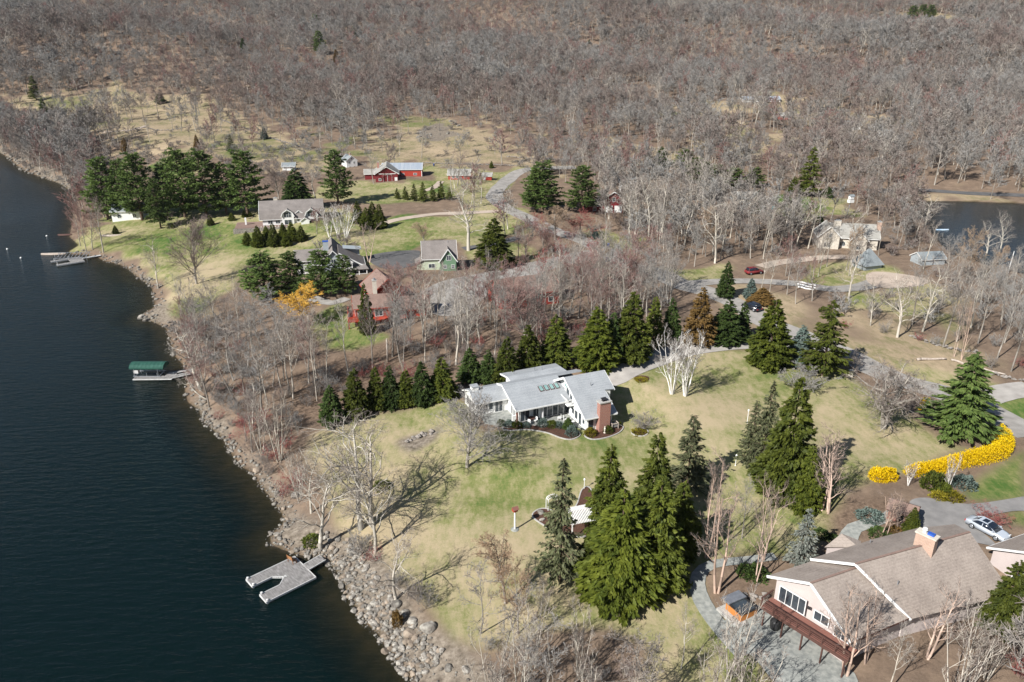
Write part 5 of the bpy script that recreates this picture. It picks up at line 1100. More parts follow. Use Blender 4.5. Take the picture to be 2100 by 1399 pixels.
# ------------------------------------------------------------------ docks and lake things
def plank_mat(name, rot):
    m = M['wood'].copy(); m.name = name
    return m
d0 = on_z(546, 1235, 0.35); dE = on_z(648, 1184, 0.35); dF = on_z(598, 1144, 0.35)
DR = math.atan2(dE[1] - d0[1], dE[0] - d0[0]); DLn = math.dist(d0, dE); DW = math.dist(dE, dF)
dock = thing('floating_dock', 'grey U shaped floating dock with white edges at the near shore', 'dock', (d0[0], d0[1], 0), DR)
def outline_deck(root, outer, z0, z1, mat, edge, name='deck', planks_along='y', gap=0.02, pw=0.16):
    m = MB(); m.prism(outer, z0, z1 - 0.03); m.build('frame', M['wood'], root)
    # plank seams: separate boards clipped to rectangles
    return m
fw_ = 1.75; hb = DLn * 0.40
rects = [(0, DLn - hb, 0, fw_), (0, DLn - hb, DW - fw_, DW), (DLn - hb, DLn, 0, DW)]
dm = MB()
for x0, x1, y0, y1 in rects:
    n = max(2, int((x1 - x0) / 0.15)); st = (x1 - x0) / n
    for k in range(n): dm.box(x0 + k * st + 0.012, x0 + (k + 1) * st - 0.012, y0 + 0.06, y1 - 0.06, 0.22, 0.36)
for k in range(6):  # boards of the two inner corner gussets
    g_ = (6 - k) / 6 * 1.35; a = DLn - hb - (k + 1) * 0.2; dm.box(a + 0.012, a + 0.188, fw_ - 0.06, fw_ + g_ * 0.9, 0.22, 0.355); dm.box(a + 0.012, a + 0.188, DW - fw_ - g_ * 0.9, DW - fw_ + 0.06, 0.22, 0.355)
dm.build('decking', M['wood'], dock)
de = MB()
for a, b in (((0, 0), (DLn, 0)), ((DLn, 0), (DLn, DW)), ((DLn, DW), (0, DW)), ((0, 0), (0, fw_)), ((0, DW - fw_), (0, DW)), ((0, fw_), (DLn - hb - 1.3, fw_)), ((DLn - hb - 1.3, fw_), (DLn - hb, fw_ + 1.2)), ((DLn - hb, fw_ + 1.2), (DLn - hb, DW - fw_ - 1.2)), ((DLn - hb, DW - fw_ - 1.2), (DLn - hb - 1.3, DW - fw_)), ((DLn - hb - 1.3, DW - fw_), (0, DW - fw_))):
    de.bar((a[0], a[1], 0.26), (b[0], b[1], 0.26), 0.09, 0.26)
de.build('edging', M['dock_edge'], dock)
for x, y in ((0.25, fw_ - 0.05), (0.2, DW - 0.1), (0.2, DW - fw_ + 0.1), (0.2, 0.1)):
    b = MB(); b.lathe([(0.13, -0.5), (0.13, 0.55), (0.16, 0.58), (0.0, 0.62)], 10, c=(x, y)); b.build('corner_post', M['dock_edge'], dock)
g0 = on_z(627, 1163, 0.5); g1 = on_z(662, 1140, 0.9)
gw = thing('gangway', 'short narrow grey ramp joining the U shaped dock to the rocky shore', 'gangway', (g0[0], g0[1], 0), math.atan2(g1[1] - g0[1], g1[0] - g0[0]))
gl = math.dist(g0, g1); b = MB()
for k in range(int(gl / 0.16)): b.box(k * 0.16 + 0.012, k * 0.16 + 0.148, -0.65, 0.65, 0.42 + 0.09 * k * 0.16, 0.47 + 0.09 * k * 0.16)
b.build('boards', M['wood'], gw); b = MB(); b.bar((0, -0.68, 0.42), (gl, -0.68, 0.42 + 0.09 * gl), 0.07, 0.16); b.bar((0, 0.68, 0.42), (gl, 0.68, 0.42 + 0.09 * gl), 0.07, 0.16); b.build('edging', M['dock_edge'], gw)
c0 = on_z(603, 1150, 0.4)
bench = thing('dock_bench', 'small brown wooden bench at the back corner of the U shaped dock', 'bench', (c0[0], c0[1], 0.36), DR + math.radians(100))
for k in range(4): b = MB(); b.box(-0.55, 0.55, 0.0 + k * 0.12, 0.10 + k * 0.12, 0.40, 0.44); b.build('seat_slat', M['plank'], bench)
for k in range(4): b = MB(); b.box(-0.55, 0.55, 0.50 + k * 0.03, 0.53 + k * 0.03, 0.52 + k * 0.15, 0.62 + k * 0.15); b.build('back_slat', M['plank'], bench)
for x in (-0.5, 0.5):
    b = MB(); b.box(x - 0.04, x + 0.04, 0.0, 0.07, 0, 0.4); b.build('leg', M['plank'], bench); b = MB(); b.bar((x, 0.5, 0), (x, 0.62, 1.12), 0.07); b.build('leg', M['plank'], bench)
# boat lift with green canopy and its dock
L0 = on_z(352, 777, 0.4); L1 = on_z(272, 778, 0.4)
cdk = thing('lift_dock', 'grey L shaped dock beside the green boat canopy', 'dock', (L1[0], L1[1], 0), math.atan2(L0[1] - L1[1], L0[0] - L1[0]) + 0.0)
ln = math.dist(L0, L1); b = MB()
for k in range(int(ln / 0.2)): x = k * 0.2; b.box(x + 0.01, x + 0.19, 0, 1.3 if x < ln - 2.0 else 3.0, 0.34, 0.42)
b.build('boards', M['wood'], cdk); b = MB(); b.bar((0, -0.03, 0.32), (ln, -0.03, 0.32), 0.08, 0.2); b.bar((0, 1.33, 0.32), (ln - 2, 1.33, 0.32), 0.08, 0.2); b.bar((ln, 0, 0.32), (ln, 3.0, 0.32), 0.08, 0.2); b.build('edging', M['dock_edge'], cdk)
for x, y in ((0.1, 0.6), (2.2, 1.3), (4.2, 1.3), (ln - 0.1, 1.5)): b = MB(); b.tube((x, y, -1), (x, y, 1.1), 0.05, 0.05, 6); b.build('pile', M['metal'], cdk)
G0 = on_z(350, 772, 0.6); G1 = on_z(392, 758, 1.4)
for nm, lab, a, c_, w_ in (('walkway', 'grey plank walkway from the green canopy dock to the bank', G0, G1, 1.2), ('walkway', 'thin grey rail like walkway just behind the canopy dock walkway', on_z(345, 762, 0.8), on_z(394, 750, 1.6), 0.5)):
    t = thing(nm, lab, 'walkway', (a[0], a[1], 0.4), math.atan2(c_[1] - a[1], c_[0] - a[0])); q = math.dist(a, c_); b = MB()
    for k in range(int(q / 0.2)): b.box(k * 0.2 + 0.01, k * 0.2 + 0.19, -w_ / 2, w_ / 2, 0.0 + 0.09 * k * 0.2, 0.06 + 0.09 * k * 0.2)
    b.build('boards', M['wood'], t); b = MB(); b.bar((0, -w_/2, 0), (q, -w_/2, q * 0.09), 0.06, 0.12); b.bar((0, w_/2, 0), (q, w_/2, q * 0.09), 0.06, 0.12); b.build('edging', M['dock_edge'], t)
A0 = on_z(264, 756, 2.2); A1 = on_z(334, 756, 2.2)
lift = thing('boat_lift', 'boat lift with a ribbed green canvas canopy on thin poles over the water', 'boat lift', (A0[0], A0[1], 0), math.atan2(A1[1] - A0[1], A1[0] - A0[0]))
cl = math.dist(A0, A1); n = 26; prof = [(0.0, 2.0), (0.02, 2.35), (0.5, 2.75), (1.4, 2.95), (2.3, 2.75), (2.78, 2.35), (2.8, 2.0)]; V = []; F = []
for i in range(n + 1):
    x = cl * i / n; s = 0.045 * (i % 3 == 0)
    for y, z in prof: V.append((x, y, z + s))
m_ = len(prof)
for i in range(n):
    for j in range(m_ - 1): F.append((i*m_+j, (i+1)*m_+j, (i+1)*m_+j+1, i*m_+j+1))
F += [tuple(range(m_)), tuple(range((n+1)*m_-1, n*m_-1, -1))]
b = MB(); b.add(V, F); b.build('canopy', M['canvas'], lift)
for x in (0.8, cl - 1.2):
    for y in (0.1, 2.7): b = MB(); b.tube((x, y, -1.2), (x, y, 2.2), 0.05, 0.05, 6); b.build('pole', M['metal'], lift)
b = MB()
for y in (0.1, 2.7): b.bar((0.5, y, 0.5), (cl - 0.8, y, 0.5), 0.1, 0.14)
for x in (0.8, cl - 1.2): b.bar((x, 0.1, 0.4), (x, 2.7, 0.4), 0.1, 0.14)
b.build('cradle', M['metal'], lift)
b = MB(); b.box(0.7, 1.6, 0.1, 0.8, 1.1, 1.7); b.build('winch_box', M['dock_edge'], lift)
# far dock with a lift frame
B0 = on_z(117, 545, 0.4); B1 = on_z(174, 536, 0.4)
fd = thing('far_dock', 'pale U shaped dock with a ramp at the far point of the shore', 'dock', (B0[0], B0[1], 0), math.atan2(B1[1] - B0[1], B1[0] - B0[0]))
l2 = math.dist(B0, B1); b = MB(); b.box(0, l2, 0, 1.3, 0.25, 0.5); b.box(-0.6, l2, 5.2, 6.5, 0.25, 0.5); b.box(l2 - 3.4, l2, 1.32, 5.18, 0.25, 0.49); b.build('boards', M['wood'], fd)
b = MB(); b.bar((0, -0.04, 0.35), (l2, -0.04, 0.35), 0.1, 0.35); b.bar((-0.6, 5.17, 0.4), (l2 - 3.4, 5.17, 0.4), 0.1, 0.35); b.build('edging', M['dock_edge'], fd)
b = MB(); b.T = Matrix.Translation((l2, 3.2, 0)) @ Matrix.Rotation(math.radians(2), 4, 'Z'); b.box(0, 5.2, 0, 1.1, 0.4, 0.55); b.build('ramp', M['dock_edge'], fd)
for x, y in ((0.3, 1.0), (0.3, 5.4), (4, 5.4), (l2 - 3, 5.4)): b = MB(); b.tube((x, y, -1), (x, y, 1.3), 0.07, 0.07, 6); b.build('pile', M['trim'], fd)
F0 = on_z(112, 531, 0.8)
fl = thing('bare_boat_lift', 'empty blue grey boat lift frame of slanted ribs behind the far dock', 'boat lift', (F0[0], F0[1], 0), math.radians(6))
b = MB(); b.bar((0, 0, 0.9), (9.2, 0, 0.9), 0.1); b.bar((0.4, 2.4, 2.0), (9.6, 2.4, 2.0), 0.1)
for x in (0.2, 9.0): b.bar((x, 0, -1), (x, 0, 2.0), 0.1); b.bar((x, 2.4, -1), (x, 2.4, 2.1), 0.1)
b.build('frame', M['metal'], fl)
for k in range(9): b = MB(); b.bar((0.5 + k, 0, 0.9), (1.0 + k, 2.4, 2.0), 0.11); b.build('rib', M['metal'], fl)
for nm, lab, u, v, sx in (('swim_float', 'flat tan raft lying against the far point', 110, 521, 3.6), ('rowing_boat', 'dark overturned rowing boat on the far shore beach', 133, 482, 2.2), ('rowing_boat', 'pale long boat drawn up below the tall pines', 232, 497, 3.0)):
    x, y = on_z(u, v, 0.1); z0_ = max(0.0, hz(x, y)); b = MB(); V = []; F = []
    for i in range(9):
        t = i / 8; w_ = math.sin(math.pi * (0.08 + 0.84 * t)) ** 0.6 * sx * 0.22
        for k in range(5): a = math.pi * k / 4; V.append(((t - 0.5) * sx * 2, -math.cos(a) * w_, math.sin(a) * 0.45))
    for i in range(8):
        for k in range(4): F.append((i*5+k, (i+1)*5+k, (i+1)*5+k+1, i*5+k+1))
    F += [(0,1,2,3,4), tuple(range(44, 39, -1))]
    b.add(V, F); o = b.build(nm, M['log'] if nm == 'swim_float' or u > 200 else M['rail']); o.location = (x, y, z0_ + 0.02); o.rotation_euler[2] = 0.1; tag(o, lab, 'raft' if nm == 'swim_float' else 'boat')
for u, v, lab in ((96, 484, 'white mooring ball farthest from the shore, beside the far trees'), (15, 511, 'white mooring ball nearest the left edge of the lake'), (43, 529, 'small white mooring ball between the left edge and the far dock')):
    x, y = on_z(u, v, 0.1); b = MB(); b.lathe([(0.05, -0.25), (0.25, -0.15), (0.32, 0.05), (0.25, 0.25), (0.06, 0.34)], 12); o = b.build('mooring_ball', M['trim'], None, True); o.location = (x, y, 0.05); tag(o, lab, 'buoy', 'mooring balls on the lake')
x, y = on_z(1932, 471, POND_Z + 0.1); b = MB(); V = []; F = []
for i in range(11):
    t = i / 10; w_ = math.sin(math.pi * (0.04 + 0.92 * t)) ** 0.7 * 0.42
    for k in range(5): a = math.pi * k / 4; V.append(((t - 0.5) * 4.2, -math.cos(a) * w_, math.sin(a) * 0.3))
for i in range(10):
    for k in range(4): F.append((i*5+k, (i+1)*5+k, (i+1)*5+k+1, i*5+k+1))
F += [(0,1,2,3,4), tuple(range(54, 49, -1))]
b.add(V, F); o = b.build('kayak', pmat('pale_blue_hull', (0.35, 0.5, 0.65), (0.5, 0.6, 0.7), 1, 0.4)); o.location = (x, y, POND_Z); tag(o, 'pale blue kayak on the pond near the grey boathouse', 'kayak')
# ------------------------------------------------------------------ cars
def car(name, label, x, y, z, rot, paint, suv=False, roofglass=True):
    r = thing(name, label, 'car', (x, y, z), rot); L, Wd = 4.75, 1.84; hh = 1.72 if suv else 1.43; wz = 0.34
    if suv: low = [(-2.32,.32),(-2.36,.62),(-2.3,.98),(-1.5,1.02),(0.9,1.0),(1.75,.92),(2.25,.78),(2.36,.55),(2.3,.30)]; top = [(-2.15,1.0),(-1.95,1.6),(-1.5,1.71),(-.2,1.73),(.35,1.66),(1.15,1.0)]
    else: low = [(-2.3,.30),(-2.37,.55),(-2.33,.88),(-1.7,.96),(0.95,.90),(1.8,.80),(2.25,.66),(2.37,.48),(2.32,.28)]; top = [(-1.75,.94),(-1.1,1.34),(-.6,1.43),(.1,1.42),(.45,1.35),(1.25,.88)]
    def hull(prof, hw, tum):
        V = []; F = []; zs = [p[1] for p in prof]; zlo, zhi = min(zs), max(zs)
        rows_ = []
        for yy in np.linspace(-1, 1, 9):
            row = []
            for (px, pz) in prof:
                k = (pz - zlo) / (zhi - zlo); w_ = hw * (1 - tum * k) * (1 - 0.10 * (abs(px) / 2.4) ** 4)
                sh = 1 - 0.035 * abs(yy) ** 4; row.append((px * sh, yy * w_, zlo + (pz - zlo) * (1 - (0.05 if tum > .1 else 0.02) * yy ** 4)))
            rows_.append(row); V += row
        n = len(prof)
        for i in range(8):
            for j in range(n): F.append((i*n+j, i*n+(j+1)%n, (i+1)*n+(j+1)%n, (i+1)*n+j))
        F += [tuple(range(n)), tuple(range(9*n-1, 8*n-1, -1))]
        return V, F
    b = MB(); b.add(*hull(low, Wd/2, 0.04)); body = b.build('body', M[paint], r, True)
    b = MB(); b.add(*hull(top, Wd/2 * 0.93, 0.24)); b.build('cabin', M['carglass'], r, True)
    rz = hh - 0.015; x0, x1 = (-1.75, 0.2) if suv else (-1.0, 0.1)
    b = MB(); b.box(x0, x1, -0.58, 0.58, rz - 0.05, rz + 0.02); ro_ = b.build('roof_panel', M[paint], r)
    if roofglass: s = MB(); s.box(x1 - 0.75, x1 - 0.12, -0.42, 0.42, rz + 0.02, rz + 0.03); s.build('sunroof', M['carglass'], ro_)
    for sy in (-1, 1):
        p = MB(); a0 = (x1 + 0.0, sy * 0.60, rz - 0.03); a1 = ((1.15 if suv else 1.22), sy * 0.80, 0.93); p.bar(a0, a1, 0.07); b0 = (x0, sy * 0.60, rz - 0.03); b1 = ((-2.1 if suv else -1.72), sy * 0.78, 0.97); p.bar(b0, b1, 0.10)
        p.bar((x0, sy * 0.60, rz - 0.02), (x1, sy * 0.60, rz - 0.02), 0.07); p.bar((-0.35, sy * 0.62, rz - 0.05), (-0.35, sy * 0.85, 0.93), 0.06); p.build('pillar', M[paint], r)
        m2 = MB(); m2.box(0.85, 1.02, sy * 0.95 - 0.09, sy * 0.95 + 0.09, 0.92, 1.05); m2.build('mirror', M[paint], r)
        for nm, xx, mt in (('headlight', 2.22, 'whitelamp'), ('tail_light', -2.33, 'redlamp')): q = MB(); q.box(xx - 0.06, xx + 0.06, sy * 0.66 - 0.17, sy * 0.66 + 0.17, 0.60, 0.74); q.build(nm, M[mt], r)
        for xx in (-1.42, 1.42):
            w_ = MB(); w_.tube((xx, sy * 0.74, wz), (xx, sy * 0.93, wz), 0.335, 0.335, 20); ty = w_.build('wheel', M['tyre'], r); w_ = MB(); w_.tube((xx, sy * 0.931, wz), (xx, sy * 0.945, wz), 0.22, 0.20, 14); w_.build('rim', M['metal'], ty)
    return r
p0 = P(1996, 1079); p1 = P(2038, 1101); rt = math.atan2(p1[1] - p0[1], p1[0] - p0[0]); cxm, cym = (p0[0] + p1[0]) / 2, (p0[1] + p1[1]) / 2
car('silver_car', 'silver saloon car parked on the forecourt beside the tan roof', cxm + 0.2, cym - 0.3, hz(cxm, cym) + 0.12, rt, 'silver')
p0 = P(1528, 630); p1 = P(1553, 640); rt = math.atan2(p1[1] - p0[1], p1[0] - p0[0])
car('black_car', 'black estate car parked on the grass beside the gravel road', (p0[0] + p1[0]) / 2, (p0[1] + p1[1]) / 2, hz(p0[0], p0[1]) + 0.05, rt + math.pi, 'blackpaint', True)
x, y, z = P(1546, 562); car('red_car', 'dark red car half hidden by the trees beside the pond drive', x, y, z + 0.1, 0.3, 'darkred', True, False)
# ------------------------------------------------------------------ garden things
x, y, z = P(1056, 1086)
bh = thing('bird_house', 'red roofed bird house on a thick white pole standing on the lawn', 'bird house', (x, y, z), 0.5)
b = MB(); b.lathe([(0.15, 0), (0.13, 0.05), (0.115, 2.75), (0.14, 2.8)], 12); b.build('pole', M['trim'], bh)
b = MB(); b.lathe([(0.55, 0.0), (0.5, 0.08), (0.2, 0.14)], 14); b.build('base', M['slab'], bh)
b = MB(); b.box(-0.3, 0.3, -0.25, 0.25, 2.8, 3.2); bx_ = b.build('box', M['redwall'], bh)
b = MB(); b.slab([(-0.4, -0.4, 3.15), (0.4, -0.4, 3.15), (0.4, 0, 3.5), (-0.4, 0, 3.5)], 0.05); b.slab([(-0.4, 0, 3.5), (0.4, 0, 3.5), (0.4, 0.4, 3.15), (-0.4, 0.4, 3.15)], 0.05); b.build('roof', M['deck'], bh)
# white slatted pergola among the evergreens
x, y, z = P(1190, 1085)
pg = thing('pergola', 'white slatted pergola half hidden between the tall evergreens', 'pergola', (x, y, z - 0.1), math.radians(18)); pg.scale = (0.72, 0.72, 0.85)
for px_ in (-2.4, 2.4):
    for py_ in (-2.0, 2.0): b = MB(); b.box(px_ - 0.09, px_ + 0.09, py_ - 0.09, py_ + 0.09, 0, 2.6); b.build('post', M['trim'], pg)
b = MB()
for py_ in (-2.0, 2.0): b.box(-2.8, 2.8, py_ - 0.06, py_ + 0.06, 2.6, 2.82)
b.build('beam', M['trim'], pg)
for k in range(20):
    b = MB(); xx = -2.75 + k * 0.29; b.add([(xx, -2.5, 2.84), (xx + 0.15, -2.5, 2.84), (xx + 0.15, 0, 3.7), (xx, 0, 3.7), (xx, 2.5, 2.84), (xx + 0.15, 2.5, 2.84), (xx, -2.5, 2.76), (xx + 0.15, -2.5, 2.76), (xx + 0.15, 0, 3.62), (xx, 0, 3.62), (xx, 2.5, 2.76), (xx + 0.15, 2.5, 2.76)], [(0,1,2,3),(3,2,5,4),(6,9,8,7),(9,10,11,8),(0,3,9,6),(1,7,8,2),(3,4,10,9),(2,8,11,5),(0,6,7,1),(4,5,11,10)])
    b.build('slat', M['trim'], pg)
x, y, z = P(1122, 1046)
ar = thing('garden_arch', 'white arbor of scrolled lattice at the left of the pergola', 'arbor', (x, y, z), math.radians(24)); ar.scale = (0.62, 0.62, 0.75)
for px_ in (0, 2.6):
    for py_ in (-0.5, 0.5): b = MB(); b.box(px_ - 0.07, px_ + 0.07, py_ - 0.07, py_ + 0.07, 0, 2.2); b.build('post', M['trim'], ar)
b = MB()
for k in range(9):
    t0, t1 = math.pi * k / 9, math.pi * (k + 1) / 9
    for py_ in (-0.5, 0.5): b.bar((1.3 - 1.3 * math.cos(t0), py_, 2.2 + 0.5 * math.sin(t0)), (1.3 - 1.3 * math.cos(t1), py_, 2.2 + 0.5 * math.sin(t1)), 0.09)
    b.bar((1.3 - 1.3 * math.cos(t0), -0.55, 2.24 + 0.5 * math.sin(t0)), (1.3 - 1.3 * math.cos(t0), 0.55, 2.24 + 0.5 * math.sin(t0)), 0.08)
b.build('arch_top', M['trim'], ar)
def lamp(label, u, v, h=2.6):
    x, y, z = P(u, v); r = thing('garden_lamp', label, 'lamp', (x, y, z)); b = MB(); b.lathe([(0.10, 0), (0.05, 0.1), (0.045, h - 0.4)], 8); b.build('post', M['trim'], r)
    b = MB(); b.lathe([(0.08, h - 0.4), (0.15, h - 0.1), (0.02, h + 0.05)], 8); b.build('lantern', M['trim'], r)
lamp('white garden lamp on the mulch bed behind the pergola', 1198, 1003, 1.7); lamp('white lamp post beside the tall spruces on the lawn', 1532, 868, 2.4); lamp('white lamp post half hidden in the spruces left of the bare tan birches', 1508, 955, 1.8)
# garden beds with stone edging
def bed(px, edge=True, label=None, soil='mulch', world=False, lift=0.05, nm='flower_bed'):
    poly = smooth_closed(np.array(px) if world else PX(px)); o = pad(nm, poly[::1], M[soil], lift, True, 1.0, None)
    tag(o, label, 'flower bed')
    if edge:
        b = MB(); zz = height(poly)
        for i in range(len(poly)):
            a, c_ = poly[i], poly[(i + 1) % len(poly)]
            if np.linalg.norm(c_ - a) > 0.02: b.bar((a[0], a[1], zz[i] + 0.06), (c_[0], c_[1], zz[(i + 1) % len(poly)] + 0.06), 0.16, 0.18)
        b.build('stone_edging', M['concrete'], o)
    return o
bed([(1030,878),(1062,872),(1110,874),(1150,872),(1178,880),(1190,893),(1172,902),(1150,899),(1120,888),(1080,882),(1045,884)], True, 'mulch bed with stone edging below the white house terrace')
bed([(1198,893),(1215,882),(1245,880),(1262,872),(1278,876),(1270,888),(1245,898),(1215,902)], True, 'mulch bed with stone edging around the foot of the brick chimney')
bed([(1092,1060),(1100,1048),(1118,1044),(1150,1052),(1180,1040),(1193,1006),(1210,1002),(1222,1040),(1215,1095),(1160,1100),(1115,1078)], True, 'mulch bed with boulders around the pergola')
bed([(1300,776),(1315,771),(1330,774),(1328,781),(1312,783)], False, 'small oval bed of yellow flowers left of the white birches')
bed([(1295,888),(1310,878),(1328,884),(1325,893),(1308,895)], True, 'round bed of yellow green plants right of the white house')
x, y, z = P(1240, 889); st_ = MB(); st_.lathe([(0.20, 0), (0.20, 0.15), (0.10, 0.25), (0.13, 0.6), (0.16, 0.9), (0.08, 1.02), (0.11, 1.15), (0.04, 1.28)], 10); o = st_.build('garden_statue', M['cream']); o.location = (x, y, z); tag(o, 'small pale garden statue in the bed below the brick chimney', 'statue')
x, y, z = P(1258, 878); cr_ = thing('wooden_planter', 'square open wooden frame beside the brick chimney', 'planter', (x, y, z), 0.4); b = MB()
for a in (-0.55, 0.55):
    for c_ in (-0.55, 0.55): b.box(a - 0.06, a + 0.06, c_ - 0.06, c_ + 0.06, 0, 1.1)
for a in (-0.55, 0.55): b.box(-0.6, 0.6, a - 0.05, a + 0.05, 1.0, 1.12); b.box(a - 0.05, a + 0.05, -0.5, 0.5, 1.0, 1.12)
b.build('frame', M['log'], cr_); b = MB(); b.box(-0.5, 0.5, -0.5, 0.5, 0.4, 0.8); b.build('box', M['wood'], cr_)
# terrace furniture
def tchair(x, y, rot, label):
    r = thing('terrace_chair', label, 'chair', (x, y, HG + 0.02), rot, 'white chairs on the terrace')
    b = MB(); b.box(-0.28, 0.28, -0.28, 0.28, 0.38, 0.44); b.build('seat', M['trim'], r); b = MB(); b.box(-0.28, 0.28, 0.24, 0.3, 0.44, 0.95); b.build('backrest', M['trim'], r)
    for a in (-0.25, 0.25):
        for c_ in (-0.25, 0.25): b = MB(); b.box(a - 0.025, a + 0.025, c_ - 0.025, c_ + 0.025, 0, 0.38); b.build('leg', M['trim'], r)
for k, (u, v, rt, lb_) in enumerate(((7.6, -0.9, 1.2, 'white terrace chair nearest the balcony'), (6.9, -0.2, -2.0, 'white terrace chair second from the balcony'), (8.3, -2.2, 0.6, 'white terrace chair beside the gable wall windows'), (2.0, 0.4, 2.2, 'white terrace chair left under the open porch roof'), (3.0, 0.6, -1.2, 'white terrace chair right under the open porch roof'))):
    tchair(*LW(u, v), rt + HR, lb_)
x, y = LW(2.5, 1.0); tb = thing('terrace_table', 'round dark table under the open porch roof', 'table', (x, y, HG + 0.02)); b = MB(); b.lathe([(0.6, 0.70), (0.6, 0.74)], 18); b.build('tabletop', M['rail'], tb); b = MB(); b.lathe([(0.3, 0), (0.06, 0.06), (0.06, 0.7)], 8); b.build('leg', M['rail'], tb)
# hot tub and its slab, below the deck
x, y, z = P(1519, 1257)
o = MB(); o.T = Matrix.Translation((x, y, z)) @ Matrix.Rotation(math.radians(28), 4, 'Z'); o.box(-1.9, 1.9, -1.7, 1.7, -0.3, 0.14); o = o.build('tub_slab', M['concrete']); tag(o, 'pale concrete slab under the hot tub', 'slab')
ht = thing('hot_tub', 'square hot tub in orange wood with its grey cover folded back', 'hot tub', (x, y, z + 0.15), math.radians(28))
b = MB(); b.box(-1.15, 1.15, -1.15, 1.15, 0, 0.85); b.build('cabinet', M['orange'], ht)
b = MB(); 
for a in (((-1.2, -1.2), (1.2, -0.98)), ((-1.2, 0.98), (1.2, 1.2)), ((-1.2, -0.98), (-0.98, 0.98)), ((0.98, -0.98), (1.2, 0.98))): b.box(a[0][0], a[1][0], a[0][1], a[1][1], 0.85, 0.95)
b.build('rim', M['black'], ht); b = MB(); b.box(-0.98, 0.98, -0.98, 0.98, 0.852, 0.90); b.build('water', M['glass'], ht)
b = MB(); b.T = Matrix.Translation((0, 0.7, 0.97)); b.box(-1.25, 1.25, -0.1, 1.1, 0, 0.14); b.build('cover', M['metal'], ht)
x, y, z = P(1588, 1290); o = MB(); o.lathe([(0.45, 0), (0.5, 0.3), (0.55, 0.95), (0.5, 1.1), (0.1, 1.2)], 14); o = o.build('covered_grill', M['black'], None, True); o.location = (x, y, z + 0.05); tag(o, 'round black covered grill under the deck', 'grill')
# pale post box, wood block, bins, swing set, dovecote, mast, log
x, y, z = P(1743, 773); o = MB(); o.box(-0.35, 0.35, -0.3, 0.3, -0.2, 1.2); o.box(-0.42, 0.42, -0.37, 0.37, 1.2, 1.3); o = o.build('stone_pillar', M['cream']); o.location = (x, y, z); tag(o, 'pale square stone pillar where the lawn meets the road', 'pillar')
for u, v, lab in ((1248, 507, 'bright blue bin left of the road junction, farther one'), (1243, 537, 'bright blue bin on the near side of the road junction'), (890, 341, 'blue drum behind the long red barn')):
    x, y, z = P(u, v); o = MB(); o.lathe([(0.28, 0), (0.34, 1.0), (0.37, 1.02), (0.3, 1.12)], 12); o = o.build('blue_bin', M['bluecover'], None, True); o.location = (x, y, z); tag(o, lab, 'bin')
x, y, z = P(1580, 443); sw = thing('swing_set', 'wooden play tower with a turquoise canopy on the far right lawn', 'play tower', (x, y, z), 0.3); sw.scale = (0.85, 0.85, 0.85)
for a in (-1, 1):
    for c_ in (-1, 1): b = MB(); b.box(a - 0.08, a + 0.08, c_ - 0.08, c_ + 0.08, 0, 2.6); b.build('post', M['orange'], sw)
b = MB(); b.box(-1.1, 1.1, -1.1, 1.1, 1.2, 1.35); b.box(-1.1, 1.1, -1.1, -1.0, 1.35, 2.0); b.box(-1.1, -1.0, -1.0, 1.1, 1.35, 2.0); b.build('platform', M['orange'], sw)
b = MB(); b.slab([(-1.3, -1.3, 2.6), (1.3, -1.3, 2.6), (1.3, 0, 3.7), (-1.3, 0, 3.7)], 0.08); b.slab([(-1.3, 0, 3.7), (1.3, 0, 3.7), (1.3, 1.3, 2.6), (-1.3, 1.3, 2.6)], 0.08); b.build('canopy', M['teal'], sw)
b = MB(); b.slab([(1.1, -0.4, 1.3), (3.6, -0.4, 0.2), (3.6, 0.4, 0.2), (1.1, 0.4, 1.3)], 0.06); b.build('slide', M['cream'], sw); b = MB(); b.bar((-1, 0, 2.4), (-4, 0, 2.4), 0.14); b.bar((-4, -1, 0), (-4, 0, 2.4), 0.12); b.bar((-4, 1, 0), (-4, 0, 2.4), 0.12); b.build('swing_beam', M['orange'], sw)
x, y, z = P(1740, 440); dv = thing('dovecote', 'white dovecote on a tall leaning post beside the far right lawn', 'dovecote', (x, y, z), 0.3)
b = MB(); b.bar((-0.5, 0, 0), (0, 0, 4.0), 0.22); b.build('post', M['wood'], dv)
for zz, ww in ((4.0, 0.9), (5.2, 0.65)): b = MB(); b.box(-ww, ww, -0.6, 0.6, zz, zz + 0.95); b.build('box', M['trim'], dv)
b = MB(); b.slab([(-0.95, -0.75, 6.1), (0.95, -0.75, 6.1), (0.95, 0, 6.7), (-0.95, 0, 6.7)], 0.08); b.slab([(-0.95, 0, 6.7), (0.95, 0, 6.7), (0.95, 0.75, 6.1), (-0.95, 0.75, 6.1)], 0.08); b.build('roof', M['roof_slate'], dv)
x, y, z = P(2067, 560); b = MB(); b.tube((0, 0, -0.3), (0.4, 0.3, tall(x, y, z, 516)), 0.13, 0.07, 8); o = b.build('flag_pole', M['trim']); o.location = (x, y, z); tag(o, 'bare white pole leaning slightly on the pond bank', 'pole')
def fallen(label, u0, v0, u1, v1, r, mat='log', nm='fallen_log'):
    a = P(u0, v0); c_ = P(u1, v1); L = math.dist(a[:2], c_[:2]); b = MB(); n = 8
    for i in range(n):
        t0, t1 = i / n, (i + 1) / n; q = lambda t: (a[0] + (c_[0] - a[0]) * t + 0.12 * math.sin(t * 7), a[1] + (c_[1] - a[1]) * t + 0.1 * math.sin(t * 5), a[2] + (c_[2] - a[2]) * t + r * 0.9 + 0.05 * math.sin(t * 9))
        b.tube(q(t0), q(t1), r * (1 - 0.35 * t0), r * (1 - 0.35 * t1), 8, cap=(i in (0, n - 1)))
    o = b.build(nm, M[mat], None, True); tag(o, label, 'log')
